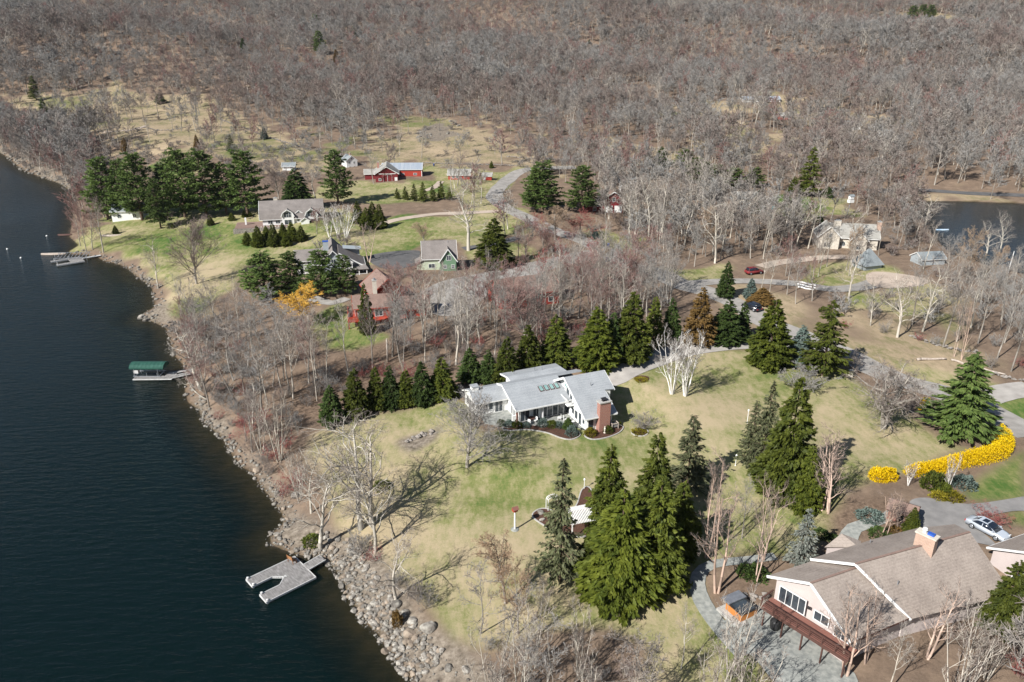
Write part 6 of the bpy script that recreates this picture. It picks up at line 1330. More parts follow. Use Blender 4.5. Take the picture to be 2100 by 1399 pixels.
fallen('long pale fallen log on the straw slope right of the road', 1880, 740, 1938, 738, 0.28)
for k, (u0, v0, u1, v1) in enumerate(((1635, 584, 1672, 592), (1636, 590, 1668, 596), (1640, 580, 1672, 587))): fallen('white fallen birch log beside the pond drive, %s of three' % ('middle', 'nearest', 'farthest')[k], u0, v0, u1, v1, 0.2, 'trim')
fallen('pale fallen log lying on the field at the right', 1425, 313, 1455, 308, 0.35); fallen('thin grey fallen branch on the lake bank below the red house', 568, 730, 612, 731, 0.12)
for k, (u0, v0, u1, v1) in enumerate(((1950, 758, 2000, 772), (1990, 770, 2060, 788))): fallen('weathered trunk on the brown slope, %s of a pair by the road' % ('left', 'right')[k], u0, v0 - 18, u1, v1 - 18, 0.22)
# dead snag
x, y, z = P(795, 742); b = MB(); b.tube((0, 0, -0.3), (0.1, 0, 4.6), 0.22, 0.16, 8); b.tube((0.1, 0, 4.6), (0.2, 0.05, 4.9), 0.14, 0.02, 6); o = b.build('dead_trunk', M['log'], None, True); o.location = (x, y, z); tag(o, 'broken bare trunk standing in the brown clearing', 'tree stump')
# ------------------------------------------------------------------ dry stone walls
def stone_wall(label, px, h=0.8, w_=0.7, n=None):
    L = smooth_line(PX(px), 1.1); b = MB(); rg_ = random.Random(len(px) * 7 + int(px[0][0]))
    for p in L:
        for k in range(3):
            r = rg_.uniform(0.28, 0.5); q = (p[0] + rg_.uniform(-.4, .4), p[1] + rg_.uniform(-w_/2, w_/2)); z = hz(*q) + rg_.uniform(-0.05, h * 0.6)
            vs = []; 
            for (a, c_, d_) in ((1,0,0),(0,1,0),(-1,0,0),(0,-1,0),(0,0,1),(0,0,-1),(.7,.7,.2),(-.7,.7,.1),(-.7,-.7,.2),(.7,-.7,.1)):
                s_ = r * rg_.uniform(0.75, 1.15); vs.append((q[0] + a * s_, q[1] + c_ * s_, z + d_ * s_ * 0.75))
            b.add(vs, [(0,6,4),(6,1,4),(1,7,4),(7,2,4),(2,8,4),(8,3,4),(3,9,4),(9,0,4),(6,0,5),(1,6,5),(7,1,5),(2,7,5),(8,2,5),(3,8,5),(9,3,5),(0,9,5)])
    o = b.build('stone_wall', M['stonewall']); tag(o, label, 'stone wall')
stone_wall('long dry stone wall across the upper left field', [(450,245),(500,262),(560,285),(610,300),(640,308)])
stone_wall('dry stone wall running past the farm barns', [(870,335),(940,337),(1000,339),(1060,341)])
stone_wall('low stone wall along the straw field at the middle of the hill foot', [(1040,322),(1100,326),(1160,330)])
stone_wall('tumbled stone wall between the left fields and the track', [(258,272),(290,262),(330,268),(380,262)])
stone_wall('stone wall at the right edge beyond the side road', [(2030,768),(2060,775),(2110,784)])
stone_wall('tumbled stone wall at the foot of the old trees on the right', [(1870,690),(1900,702),(1950,716),(2000,722)])
stone_wall('low stone wall in the grass left of the pergola lawn', [(838,905),(858,897),(885,888)], 0.5)
stone_wall('stone wall around the hot tub corner of the garden', [(1500,1240),(1530,1225),(1565,1228),(1580,1250)], 0.7)
# ------------------------------------------------------------------ kinds of tree (shared meshes)
add_bare('wood', [11, 12, 13, 14, 15], 'bark', 'twig', H=17, trunk_frac=0.38, spread=0.36, n1=14, n2=7, n3=5, n4=4, r0=0.19, up=0.30, tw=0.014, gnarl=0.13)
add_bare('wood_pale', [21, 22, 23], 'bark_pale', 'twig_pale', H=17, trunk_frac=0.42, spread=0.36, n1=13, n2=6, n3=5, n4=4, r0=0.17, up=0.34, tw=0.015, gnarl=0.15)
add_bare('red', [31, 32, 33], 'bark', 'twig_red', H=13, trunk_frac=0.2, spread=0.42, n1=16, n2=7, n3=6, n4=5, r0=0.17, up=0.22, tw=0.016)
add_bare('redder', [36, 37], 'bark', 'twig_redder', H=11, trunk_frac=0.12, spread=0.46, n1=18, n2=8, n3=6, n4=5, r0=0.15, up=0.12, tw=0.018)
add_bare('round', [41, 42], 'bark', 'twig', H=12, trunk_frac=0.15, spread=0.58, n1=26, n2=9, n3=7, n4=4, r0=0.22, up=0.22, tw=0.015, gnarl=0.11)
add_bare('tan', [45, 46], 'bark', 'twig_tan', H=12, trunk_frac=0.25, spread=0.38, n1=18, n2=8, n3=6, n4=5, r0=0.15, up=0.35, tw=0.015)
add_bare('oak', [51, 52, 53], 'bark_pale', 'twig_brown', limbs=True, H=15, trunk_frac=0.25, spread=0.50, n1=13, n2=7, n3=5, n4=5, r0=0.30, up=0.07, tw=0.012, gnarl=0.25)
add_bare('thin', [55, 56], 'bark', 'twig', H=12, trunk_frac=0.28, spread=0.34, n1=14, n2=6, n3=4, n4=4, r0=0.13, up=0.05, tw=0.018, gnarl=0.25)
add_bare('ancient', [58], 'bark', 'twig_brown', limbs=True, H=11, trunk_frac=0.22, spread=0.62, n1=14, n2=8, n3=6, n4=5, r0=0.40, up=0.04, tw=0.016, gnarl=0.36, stems=3, stem_spread=0.12)
add_bare('birch', [61, 62], 'bark_birch', 'twig_brown', limbs=True, H=12, trunk_frac=0.22, spread=0.26, n1=14, n2=6, n3=5, n4=4, r0=0.085, up=0.5, tw=0.011, stems=6, stem_spread=0.17, gnarl=0.14)
add_bare('birch_tan', [64, 65, 66], 'bark_tan', 'twig_brown', limbs=True, H=13, trunk_frac=0.25, spread=0.28, n1=11, n2=6, n3=5, n4=5, r0=0.14, up=0.32, tw=0.009, stems=2, stem_spread=0.16, gnarl=0.17)
add_bare('willow', [71], 'bark', 'willow', H=11, trunk_frac=0.35, spread=0.42, n1=22, n2=9, n3=8, n4=4, r0=0.2, up=0.05, tw=0.028)
add_bare('thicket', [81, 82, 83], 'twig', 'twig', H=4.5, trunk_frac=0.1, spread=0.45, n1=11, n2=6, n3=5, n4=4, r0=0.04, up=0.3, tw=0.012, stems=7, stem_spread=0.5)
add_bare('thicket_pale', [85, 86], 'bark_pale', 'twig_brown', limbs=True, H=7, trunk_frac=0.2, spread=0.28, n1=10, n2=5, n3=4, n4=4, r0=0.055, up=0.5, tw=0.009, stems=4, stem_spread=0.16, gnarl=0.08)
add_bare('thicket_red', [88], 'twig_red', 'twig_redder', H=3.5, trunk_frac=0.08, spread=0.5, n1=9, n2=5, n3=4, n4=3, r0=0.04, up=0.2, tw=0.012, stems=7, stem_spread=0.6)
# lighter copies of the same kinds for far away
add_bare('far', [101, 102, 103, 104, 105, 106], 'bark', 'twig', H=16, trunk_frac=0.36, spread=0.40, n1=12, n2=7, n3=8, n4=0, r0=0.17, up=0.26, tw=0.050, gnarl=0.09)
add_bare('far_red', [111, 112], 'bark', 'twig_red', H=14, trunk_frac=0.3, spread=0.42, n1=12, n2=7, n3=7, n4=0, r0=0.15, up=0.22, tw=0.050)
add_bare('far_pale', [121, 122], 'bark_pale', 'twig_pale', H=17, trunk_frac=0.38, spread=0.40, n1=10, n2=6, n3=6, n4=0, r0=0.18, up=0.28, tw=0.045, gnarl=0.12)
add_bare('far_bush', [131, 132], 'twig', 'twig', H=4, trunk_frac=0.1, spread=0.5, n1=9, n2=6, n3=5, n4=0, r0=0.05, up=0.2, tw=0.035, stems=5, stem_spread=0.5)
add_fir('hemlock', [201, 202, 203, 204], 'dense', 'leaf_olive'); add_fir('spruce', [205, 206, 207], 'dense', 'leaf_dark'); add_fir('arbor', [211, 212, 213], 'dense', 'leaf_bright', 1.25)
add_fir('bronze', [215], 'dense', 'leaf_bronze'); add_fir('bluefir', [217, 218], 'dense', 'leaf_blue'); add_fir('openfir', [221, 222, 223], 'open', 'leaf_grey'); add_fir('openolive', [225], 'open', 'leaf_olive', 1.5)
add_fir('silver', [227], 'open', 'leaf_silver', 1.3)
add_fir('bigpine', [241], 'open', 'leaf_pine', 2.3)
add_fir('pine', [231, 232, 233, 234], 'pine', 'leaf_pine')
def shrubkind(key, seed, leaf, n=900, size=0.2):
    V, F, T = gen_shrub(seed, n, 1, 1, size); KIND[key] = fast_mesh(key, V, F, M[leaf], T)
for k, s, l, n, z in (('sh_gold', 1, 'leaf_gold', 900, .2), ('sh_dark', 2, 'leaf_dark', 900, .2), ('sh_olive', 3, 'leaf_olive', 900, .2), ('sh_blue', 4, 'leaf_blue', 900, .2), ('sh_bronze', 5, 'leaf_bronze', 900, .2), ('sh_for', 6, 'forsythia', 1500, .17), ('sh_bright', 7, 'leaf_bright', 900, .2)): shrubkind(k, s, l, n, z)
def shrub(key, u, v, w, h, label, name='shrub', cat='shrub', group=None, xyz=None):
    x, y, z = xyz or P(u, v); o = bpy.data.objects.new(name, KIND[key]); COL.objects.link(o); o.location = (x, y, z - 0.05); o.scale = (w / 2, w / 2, h); o.rotation_euler[2] = random.uniform(0, 6.28)
    return tag(o, label, cat, group)
CONPTS = []
def T_(key, u, v, vtop, wpx, label, name, cat='tree', group=None, tilt=(0, 0), rot=None, var=None):
    x, y, z = P(u, v)
    if key in ('pine', 'spruce', 'hemlock', 'arbor', 'bronze', 'bluefir', 'openfir', 'openolive', 'bigpine', 'silver') and v < 1250: CONPTS.append((x, y))
    return plant(key, x, y, z, tall(x, y, z, vtop), wpx / sc_at(x, y, z) if wpx else None, name, label, cat, group, rot, var, tilt)

# ------------------------------------------------------------------ evergreens, one by one
rowg = 'evergreens in the row behind the white house'
for i, (k, u, v, t, w_) in enumerate([('spruce',682,868,790,56),('hemlock',732,852,755,62),('hemlock',774,838,752,48),('spruce',802,834,750,50),('hemlock',835,830,758,52),('spruce',868,828,740,54),('hemlock',908,815,732,62),
    ('spruce',965,782,712,54),('spruce',1003,785,718,50),('hemlock',1040,790,690,60),('hemlock',1083,770,665,66),('hemlock',1140,752,645,76),('arbor',1222,752,628,92),('spruce',1254,742,640,56),('hemlock',1293,738,597,90),('hemlock',1338,712,608,50),('spruce',1374,702,610,46)]):
    od = ('first', 'second', 'third', 'fourth', 'fifth', 'sixth', 'seventh', 'eighth', 'ninth', 'tenth', 'eleventh', 'twelfth', 'thirteenth', 'fourteenth', 'fifteenth', 'sixteenth', 'seventeenth')[i]
    T_(k, u, v, t, w_, '%s dense evergreen from the lake end of the row behind the white house' % od, 'evergreen_tree', 'tree', rowg)
for k, u, v, t, w_, lab, nm in [
    ('bronze',1432,706,588,66,'bronze brown evergreen beside the road left of the dark green spruces','arborvitae'), ('spruce',1488,702,616,80,'dark green spruce at the end of the driveway, beside the bronze tree','spruce_tree'),
    ('spruce',1521,692,618,36,'slim dark spruce just right of the broad one by the driveway end','spruce_tree'), ('arbor',1575,750,612,92,'broad bright green spruce standing in front of the driveway','spruce_tree'),
    ('bluefir',1637,748,666,62,'pale blue green fir between two taller spruces by the lawn edge','fir_tree'), ('openolive',1686,770,613,96,'tall grey olive spruce at the right of the blue fir','spruce_tree'),
    ('spruce',1487,610,535,38,'narrow dark spruce alone on the grass beyond the gravel road','spruce_tree'), ('hemlock',1013,546,447,82,'big cone shaped spruce right of the green cottage','spruce_tree'),
    ('hemlock',753,684,580,36,'tall narrow dark evergreen against the red house deck','cypress_tree'), ('openfir',1148,1192,940,96,'tall thin grey green spruce in front of the pergola','spruce_tree'),
    ('hemlock',1245,1085,912,92,'pointed dense evergreen just right of the pergola','evergreen_tree'), ('hemlock',1335,1095,887,104,'tall dense evergreen behind the bright cluster, beside the open spruce','evergreen_tree'),
    ('openfir',1408,1010,850,92,'open grey green spruce on the lawn side of the evergreen cluster','spruce_tree'), ('arbor',1268,1218,1005,176,'very broad yellow green evergreen at the front of the cluster','evergreen_tree'),
    ('hemlock',1340,1200,985,134,'broad dense evergreen at the right of the yellow green cluster','evergreen_tree'), ('arbor',1212,1190,1080,78,'low bright evergreen at the left foot of the cluster','evergreen_tree'),
    ('hemlock',1390,1135,985,90,'dark evergreen behind the right side of the cluster','evergreen_tree'), ('hemlock',1606,1016,772,124,'tallest dense spruce in front of the bare tan birches','spruce_tree'),
    ('openfir',1562,960,780,62,'thin open spruce touching the left side of the tallest spruce','spruce_tree'), ('openfir',1536,955,822,56,'lowest thin open spruce beside the white lamp post','spruce_tree'),
    ('arbor',1648,1042,915,74,'bright green arborvitae behind the pair of tan birches','arborvitae'), ('silver',1640,1165,1042,60,'silvery weeping conifer beside the garden path','weeping_conifer'),
    ('arbor',1866,1092,1040,34,'small bright evergreen against the brown shed','evergreen_tree'), ('hemlock',2052,1290,1150,88,'olive evergreen rising behind the grey trees at the lower right','evergreen_tree'),
    ('spruce',1555,438,383,34,'dark leaning spruce left of the play tower','spruce_tree'), ('openolive',1656,402,300,50,'tall ragged spruce behind the far right lawn','spruce_tree'),
    ('hemlock',1626,404,362,30,'short evergreen left of the tall ragged spruce','evergreen_tree'), ('spruce',1697,405,382,22,'small round evergreen right of the tall ragged spruce','evergreen_tree'),
    ('bluefir',1538,612,570,30,'small blue green fir between the lone spruce and the black car','fir_tree'), ('bronze',1562,622,590,52,'low bronze evergreen behind the black car','evergreen_tree'),
    ('bluefir',1220,490,468,18,'small blue fir beside the road junction','fir_tree'), ('arbor',1235,505,485,12,'small golden conifer left of the road junction','conifer')]:
    T_(k, u, v, t, w_, lab, nm)
T_('bigpine',1962,892,722,138,'big blue green pine leaning over the end of the yellow hedge','pine_tree', tilt=(0.0, 0.0))
pg_ = 'tall white pines by the far shore'
for i, (u, v, t, w_) in enumerate([(222,450,318,84),(292,452,308,88),(330,468,362,50),(380,446,300,88),(424,444,302,92),(508,440,303,96),(345,440,330,60),(258,448,322,60),(465,440,330,60)]):
    T_('pine', u, v, t, w_, 'tall dark pine by the far shore, %s of the grove' % ('leftmost', 'third', 'smallest and nearest', 'fifth', 'tallest middle one', 'rightmost', 'one at the back', 'second', 'next to the right end')[i], 'pine_tree', group=pg_)
for i, (u, v, t, w_, lab) in enumerate([(612,428,345,72,'dark rounded pine between the grove and the barns'),(694,420,303,66,'dark pine left of the white farmhouse'),(1112,434,328,88,'left one of two big pines beside the gravel road'),(1192,436,336,74,'right one of two big pines beside the gravel road'),
    (545,612,515,92,'leftmost of the pines hiding the grey farmhouse'),(600,606,514,76,'second pine from the left hiding the grey farmhouse'),(662,606,510,84,'widest pine hiding the grey farmhouse'),(708,604,520,58,'rightmost pine hiding the grey farmhouse'),(1098,436,345,60,'short pine leaning on the left one beside the gravel road')]):
    T_('pine' if i != 0 else 'spruce', u, v, t, w_, lab, 'pine_tree')
for i, (u, v, t, w_) in enumerate([(1355,342,300,36),(1402,352,304,50),(1425,376,322,52),(1470,382,336,52),(1503,386,342,54),(1545,384,342,44),(1446,370,330,44)]):
    T_('pine' if i else 'spruce', u, v, t, w_, 'green pine in the band above the cottages, %s' % ('leftmost', 'second', 'third', 'third from the right', 'second from the right', 'rightmost', 'middle')[i], 'pine_tree', group='pines in the band above the cottages')
yg = 'young golden green conifers below the gambrel house'
for i, (u, v, t, w_) in enumerate([(508,502,474,24),(531,506,462,30),(553,500,468,22),(563,505,458,28),(588,504,476,24),(600,494,455,26),(619,494,462,26),(547,488,462,18),(582,490,456,22)]):
    T_('arbor' if i % 3 else 'hemlock', u, v, t, w_, 'young golden green conifer below the gambrel house, %s' % ('far left', 'second from left', 'third from left', 'tall middle one', 'low dark one', 'third from right', 'far right', 'small one at the back left', 'one at the back right')[i], 'young_conifer', group=yg)
for i, (u, v, t, w_) in enumerate([(432,462,440,16),(502,446,430,12),(513,444,434,12),(238,480,462,14),(355,468,458,8),(476,452,436,16),(1008,345,330,10)]):
    T_('arbor', u, v, t, w_, ('small young conifer on the lawn right of the round grey tree', 'left one of two tiny conifers beside the gambrel patio', 'right one of two tiny conifers beside the gambrel patio', 'small young conifer near the far shore pines', 'tiniest young conifer in the middle of the lake lawn', 'young conifer on the lawn left of the gambrel patio', 'tiny conifer by the farm stone wall')[i], 'young_conifer')
for i, (u, v, t, w_) in enumerate([(735,458,412,28),(765,452,413,26),(779,468,418,32),(752,470,425,30)]):
    T_('hemlock', u, v, t, w_, 'dark evergreen beside the bright green lawn, %s of four' % ('leftmost', 'second', 'rightmost', 'nearest')[i], 'evergreen_tree', group='evergreens beside the bright green lawn')
for i, (u, v, t, w_) in enumerate([(850,412,376,18),(868,413,372,22),(888,413,379,18),(905,409,371,20),(832,410,382,18),(922,410,384,16),(815,408,386,16)]):
    T_('openolive', u, v, t, w_, 'thin cedar in the row in front of the barns, %s' % ('third from the left', 'tallest', 'fifth', 'sixth', 'second from the left', 'rightmost', 'leftmost')[i], 'cedar_tree', group='cedars in front of the barns')
for i, (k, u, v, t, w_, lab) in enumerate([('openolive',75,206,155,28,'large dark cedar at the top of the upper left field'),('spruce',93,240,200,20,'dark cedar below the large one in the upper left field'),('bronze',191,250,218,22,'rusty brown cedar on the upper left field'),('spruce',330,212,190,24,'flat dark juniper in the upper left field'),
    ('bluefir',543,286,258,16,'small cedar alone in the middle upper field'),('openfir',475,312,275,18,'grey thin cedar above the shore pines'),('bronze',405,305,275,14,'brown thin cedar above the shore pines'),('bronze',258,312,282,18,'brown cedar by the left track'),
    ('pine',648,62,28,24,'upper crown of the pair of hillside pines'),('pine',656,112,62,30,'lower crown of the pair of hillside pines'),('spruce',726,76,52,16,'small dark evergreen on the hillside right of the pines'),('bronze',690,128,100,14,'yellowish cedar on the hillside'),('spruce',1208,90,80,6,'tiny dark conifer alone in the middle of the hillside'),
    ('pine',1870,40,10,26,'left tree of the round pine clump at the top right'),('pine',1889,43,8,28,'middle tree of the round pine clump at the top right'),('pine',1906,40,9,26,'right tree of the round pine clump at the top right'),('pine',2094,22,0,24,'dark pine in the top right corner'),('spruce',1802,22,10,18,'dark small conifer left of the top right clump'),('spruce',500,108,78,16,'olive evergreen in the wood left of the hillside pines')]):
    T_(k, u, v, t, w_, lab, 'pine_tree' if k == 'pine' else 'cedar_tree')

# ------------------------------------------------------------------ bare trees, one by one
BARE = 0
def B_(key, u, v, t, w_, lab, nm='bare_tree', group=None, tilt=(0, 0), rot=None, var=None):
    global BARE; BARE += 1; TREEPTS.append(P(u, v)[:2]); return T_(key, u, v, t, w_, lab, nm, 'tree', group, tilt, rot, var)
TREEPTS = []
for a in [
    ('round',958,958,798,176,'round bare tree with a dense crown left of the white house','bare_tree'), ('oak',740,1085,845,290,'big bare tree with a leaning double trunk near the shore','bare_tree'), ('oak',762,1078,865,250,'second trunk of the big bare pair near the shore','bare_tree'),
    ('oak',769,1132,965,180,'slim bare tree on the lawn just below the big pair','bare_tree'), ('oak',812,1230,1080,165,'bare tree with long shadow rising out of the boulders','bare_tree'), ('oak',657,1125,940,215,'leaning bare tree on the rocky point behind the dock','bare_tree'),
    ('oak',1105,1300,1175,60,'crooked pale small tree in the bottom thicket','bare_tree'),
    ('ancient',1812,878,735,168,'ancient gnarled tree with several thick trunks on the right lawn','bare_tree'), ('birch_tan',1683,1048,878,90,'left of two tan birches at the lawn edge','birch_tree'), ('birch_tan',1700,1052,905,100,'right of two tan birches at the lawn edge, with crooked limbs','birch_tree'),
    ('birch_tan',1470,1215,985,120,'tall tan birch rising from the curve of the garden walk','birch_tree'), ('birch_tan',1448,1145,930,80,'tan birch behind the curve of the garden walk','birch_tree'), ('birch_tan',1550,1195,985,90,'tan twin stemmed birch beside the silvery conifer','birch_tree'),
    ('birch_tan',1565,1150,960,70,'slim tan birch behind the silvery conifer','birch_tree'), ('birch',1378,808,668,90,'white multi stemmed birch on the lawn near the driveway','birch_tree'), ('birch',1405,812,672,80,'white birch right beside the multi stemmed one on the lawn','birch_tree'),
    ('birch',1942,1006,925,34,'white birch in front of the yellow hedge','birch_tree'), ('birch',1862,996,945,34,'pale birch at the left end of the yellow hedge','birch_tree'), ('birch_tan',1808,1098,1008,70,'pale birch by the stone walk, leftmost of the three','birch_tree'), ('birch_tan',1818,1096,1005,60,'pale birch by the stone walk, middle of the three','birch_tree'), ('birch_tan',1841,1086,1015,50,'thicker tan trunk against the brown shed','birch_tree'),
    ('birch_tan',1735,1385,1190,120,'tan birch standing before the tan roof, left one','birch_tree'), ('birch_tan',1775,1360,1195,110,'tan birch standing before the tan roof, middle one','birch_tree'), ('birch_tan',1900,1350,1190,100,'tan birch standing before the tan roof, right one','birch_tree'),
    ('thin',985,1300,1140,110,'thin bare tree at the foot of the lawn in the bottom middle','bare_tree'), ('tan',1036,1238,1092,120,'tan crowned bare tree below the bird house','bare_tree'), ('tan',1062,1300,1150,90,'small tan bare tree right below the tan crowned one','bare_tree'),
    ('willow',622,668,583,92,'golden twigged willow beside the pines of the grey farmhouse','willow_tree'), ('tan',1138,492,415,84,'pinkish round tree among the red maples by the road','bare_tree'), ('redder',1192,490,428,92,'large dark red maple right of the pinkish round tree','maple_tree'), ('redder',1105,478,435,50,'dark red maple left of the pinkish round tree','maple_tree'),
    ('round',403,582,425,116,'tall bare tree on the lake lawn with wide grey crown','bare_tree'), ('oak',325,592,478,70,'bare tree at the rocky bank of the lake lawn','bare_tree'), ('red',178,518,400,50,'reddish tree at the far point, leftmost','bare_tree'), ('wood',212,518,395,60,'grey tree at the far point beside the reddish one','bare_tree'), ('red',190,512,420,60,'pinkish tree at the far point, behind the grey one','bare_tree'), ('red',165,505,415,60,'pinkish tree overhanging the water at the far point','bare_tree'),
    ('birch',676,486,415,50,'white birch clump between gambrel house and farmhouse, left','birch_tree'), ('birch',694,488,412,44,'white birch clump between gambrel house and farmhouse, middle','birch_tree'), ('birch',710,488,414,60,'white birch clump between gambrel house and farmhouse, right','birch_tree'), ('birch_tan',757,538,450,62,'tan stemmed tree right of the grey farmhouse','birch_tree'), ('red',650,480,425,50,'small reddish tree against the gambrel house','bare_tree'),
    ('oak',961,514,362,150,'tall pale sycamore right of the green cottage lawn','sycamore_tree'), ('tan',872,505,455,54,'tan tree behind the green cottage','bare_tree'), ('wood',938,382,300,60,'broad bare tree beside the tiny red shed','bare_tree'), ('wood',767,378,300,40,'bare tree left of the front barn','bare_tree'), ('round',572,408,330,60,'grey bare tree right of the shore pine grove','bare_tree'), ('wood_pale',648,410,330,60,'grey bare tree left of the farm pines','bare_tree'),
    ('oak',1302,482,372,80,'pale thick trunked tree left of the row by the road bend','bare_tree'), ('oak',1330,494,350,84,'tallest pale thick trunked tree by the road bend','bare_tree'), ('oak',1352,500,352,70,'pale bare tree right of the tallest by the road bend','bare_tree'), ('oak',1466,540,388,110,'old tree with dark ivy covered trunk in the middle wood','bare_tree'), ('oak',1895,470,392,90,'pale branching tree against the left bank of the pond','bare_tree'),
    ('oak',2022,530,450,70,'pale tree on the near bank of the pond','bare_tree'), ('oak',2050,520,430,60,'slender pale tree on the near bank of the pond, right','bare_tree'),
    ('oak',1840,692,555,110,'old pale tree on the brown slope right of the pond drive, left','bare_tree'), ('oak',1892,680,520,110,'old pale tree on the brown slope right of the pond drive, middle','bare_tree'), ('oak',1785,668,560,60,'old pale tree on the brown slope nearest the road','bare_tree'), ('oak',1740,612,470,80,'tall grey tree in front of the cream house','bare_tree'), ('birch_tan',1956,732,618,30,'straight pale trunk on the brown slope, left of two','birch_tree'), ('birch_tan',1972,738,612,30,'straight pale trunk on the brown slope, right of two','birch_tree'), ('wood',2045,735,560,70,'dark leaning bare tree at the right edge','bare_tree'),
    ('wood',805,732,590,100,'tall bare tree in front of the red house, nearest','bare_tree'), ('wood',822,744,610,80,'second bare tree in front of the red house','bare_tree'), ('wood_pale',935,748,588,90,'pale tall tree in the wood behind the row, left of centre','bare_tree'), ('wood_pale',985,705,600,80,'forked pale tree in the wood behind the row','bare_tree'), ('wood',1186,652,515,90,'tallest bare tree in the wood behind the thirteenth evergreen','bare_tree'), ('wood',1100,715,590,70,'bare tree right behind the tenth evergreen','bare_tree'),
    ('wood_pale',650,822,640,60,'slim pale tree at the lake end of the evergreen row','bare_tree'), ('wood_pale',672,792,640,50,'slim pale tree behind the lake end of the evergreen row','bare_tree'), ('wood',536,845,700,110,'bare tree above the lake bank, right of the green canopy','bare_tree'),
    ('wood_pale',372,650,560,44,'pale crooked snaggy tree on the little green point','bare_tree'), ('redder',505,905,845,70,'red twigged low tree on the rocky bank','bare_tree'), ('redder',545,880,840,60,'red twigged low tree above the rocky bank','bare_tree')]: B_(*a)
# the old tree leaning out over the green canopy, its own shape
sg = gen_bare(77, H=17, trunk_frac=0.42, spread=0.52, n1=11, n2=6, n3=4, n4=3, r0=0.42, up=0.03, tw=0.02, gnarl=0.28, lean=(-0.42, 0.25))
KIND['lean'] = [(seg_mesh(sg, (0, 1), 'leaning_trunk', M['bark_pale'], 8, 1), seg_mesh(sg, (2, 3, 4), 'leaning_crown', M['twig_pale'], 3, 1), max(s[1][2] for s in sg), 8.0)]
B_('lean', 412, 800, 672, None, 'massive bare tree leaning out over the lake beside the green canopy', rot=0.0)
sg = gen_bare(78, H=12, trunk_frac=0.4, spread=0.5, n1=8, n2=5, n3=4, n4=3, r0=0.2, up=-0.05, tw=0.02, gnarl=0.3, lean=(-1.3, 0.1))
KIND['lean2'] = [(seg_mesh(sg, (0, 1), 'fallen_trunk', M['bark_pale'], 8, 1), seg_mesh(sg, (2, 3, 4), 'fallen_crown', M['twig_pale'], 3, 1), max(s[1][2] for s in sg), 8.0)]
B_('lean2', 425, 818, 755, None, 'half fallen pale tree hanging over the water below the canopy dock', rot=0.1)

# ------------------------------------------------------------------ shrubs and hedges
hedge = [(1790,978,26,'loose orange yellow'),(1812,975,30,''),(1852,978,0,'')]
HX = smooth_line(PX([(1868,972),(1885,968),(1915,965),(1950,957),(1990,947),(2025,940),(2050,930),(2056,912),(2052,896)]), 0.75)
V = []; F = []; Tn = []; o_ = 0
for i, p in enumerate(HX):
    a, b_, c_ = gen_shrub(500 + i, 800, 1.45 * (0.75 + 0.25 * min(1, i / 16)), 2.0 * (0.65 + 0.35 * min(1, i / 16)), 0.17); a = a + np.array([p[0], p[1], hz(*p)]); V.append(a); F.append(b_ + o_); Tn.append(c_); o_ += len(a)
hg = bpy.data.objects.new('forsythia_hedge', fast_mesh('forsythia_hedge', np.concatenate(V), np.concatenate(F), M['forsythia'], np.concatenate(Tn))); COL.objects.link(hg); tag(hg, 'long curving hedge of bright yellow forsythia on the right', 'hedge')
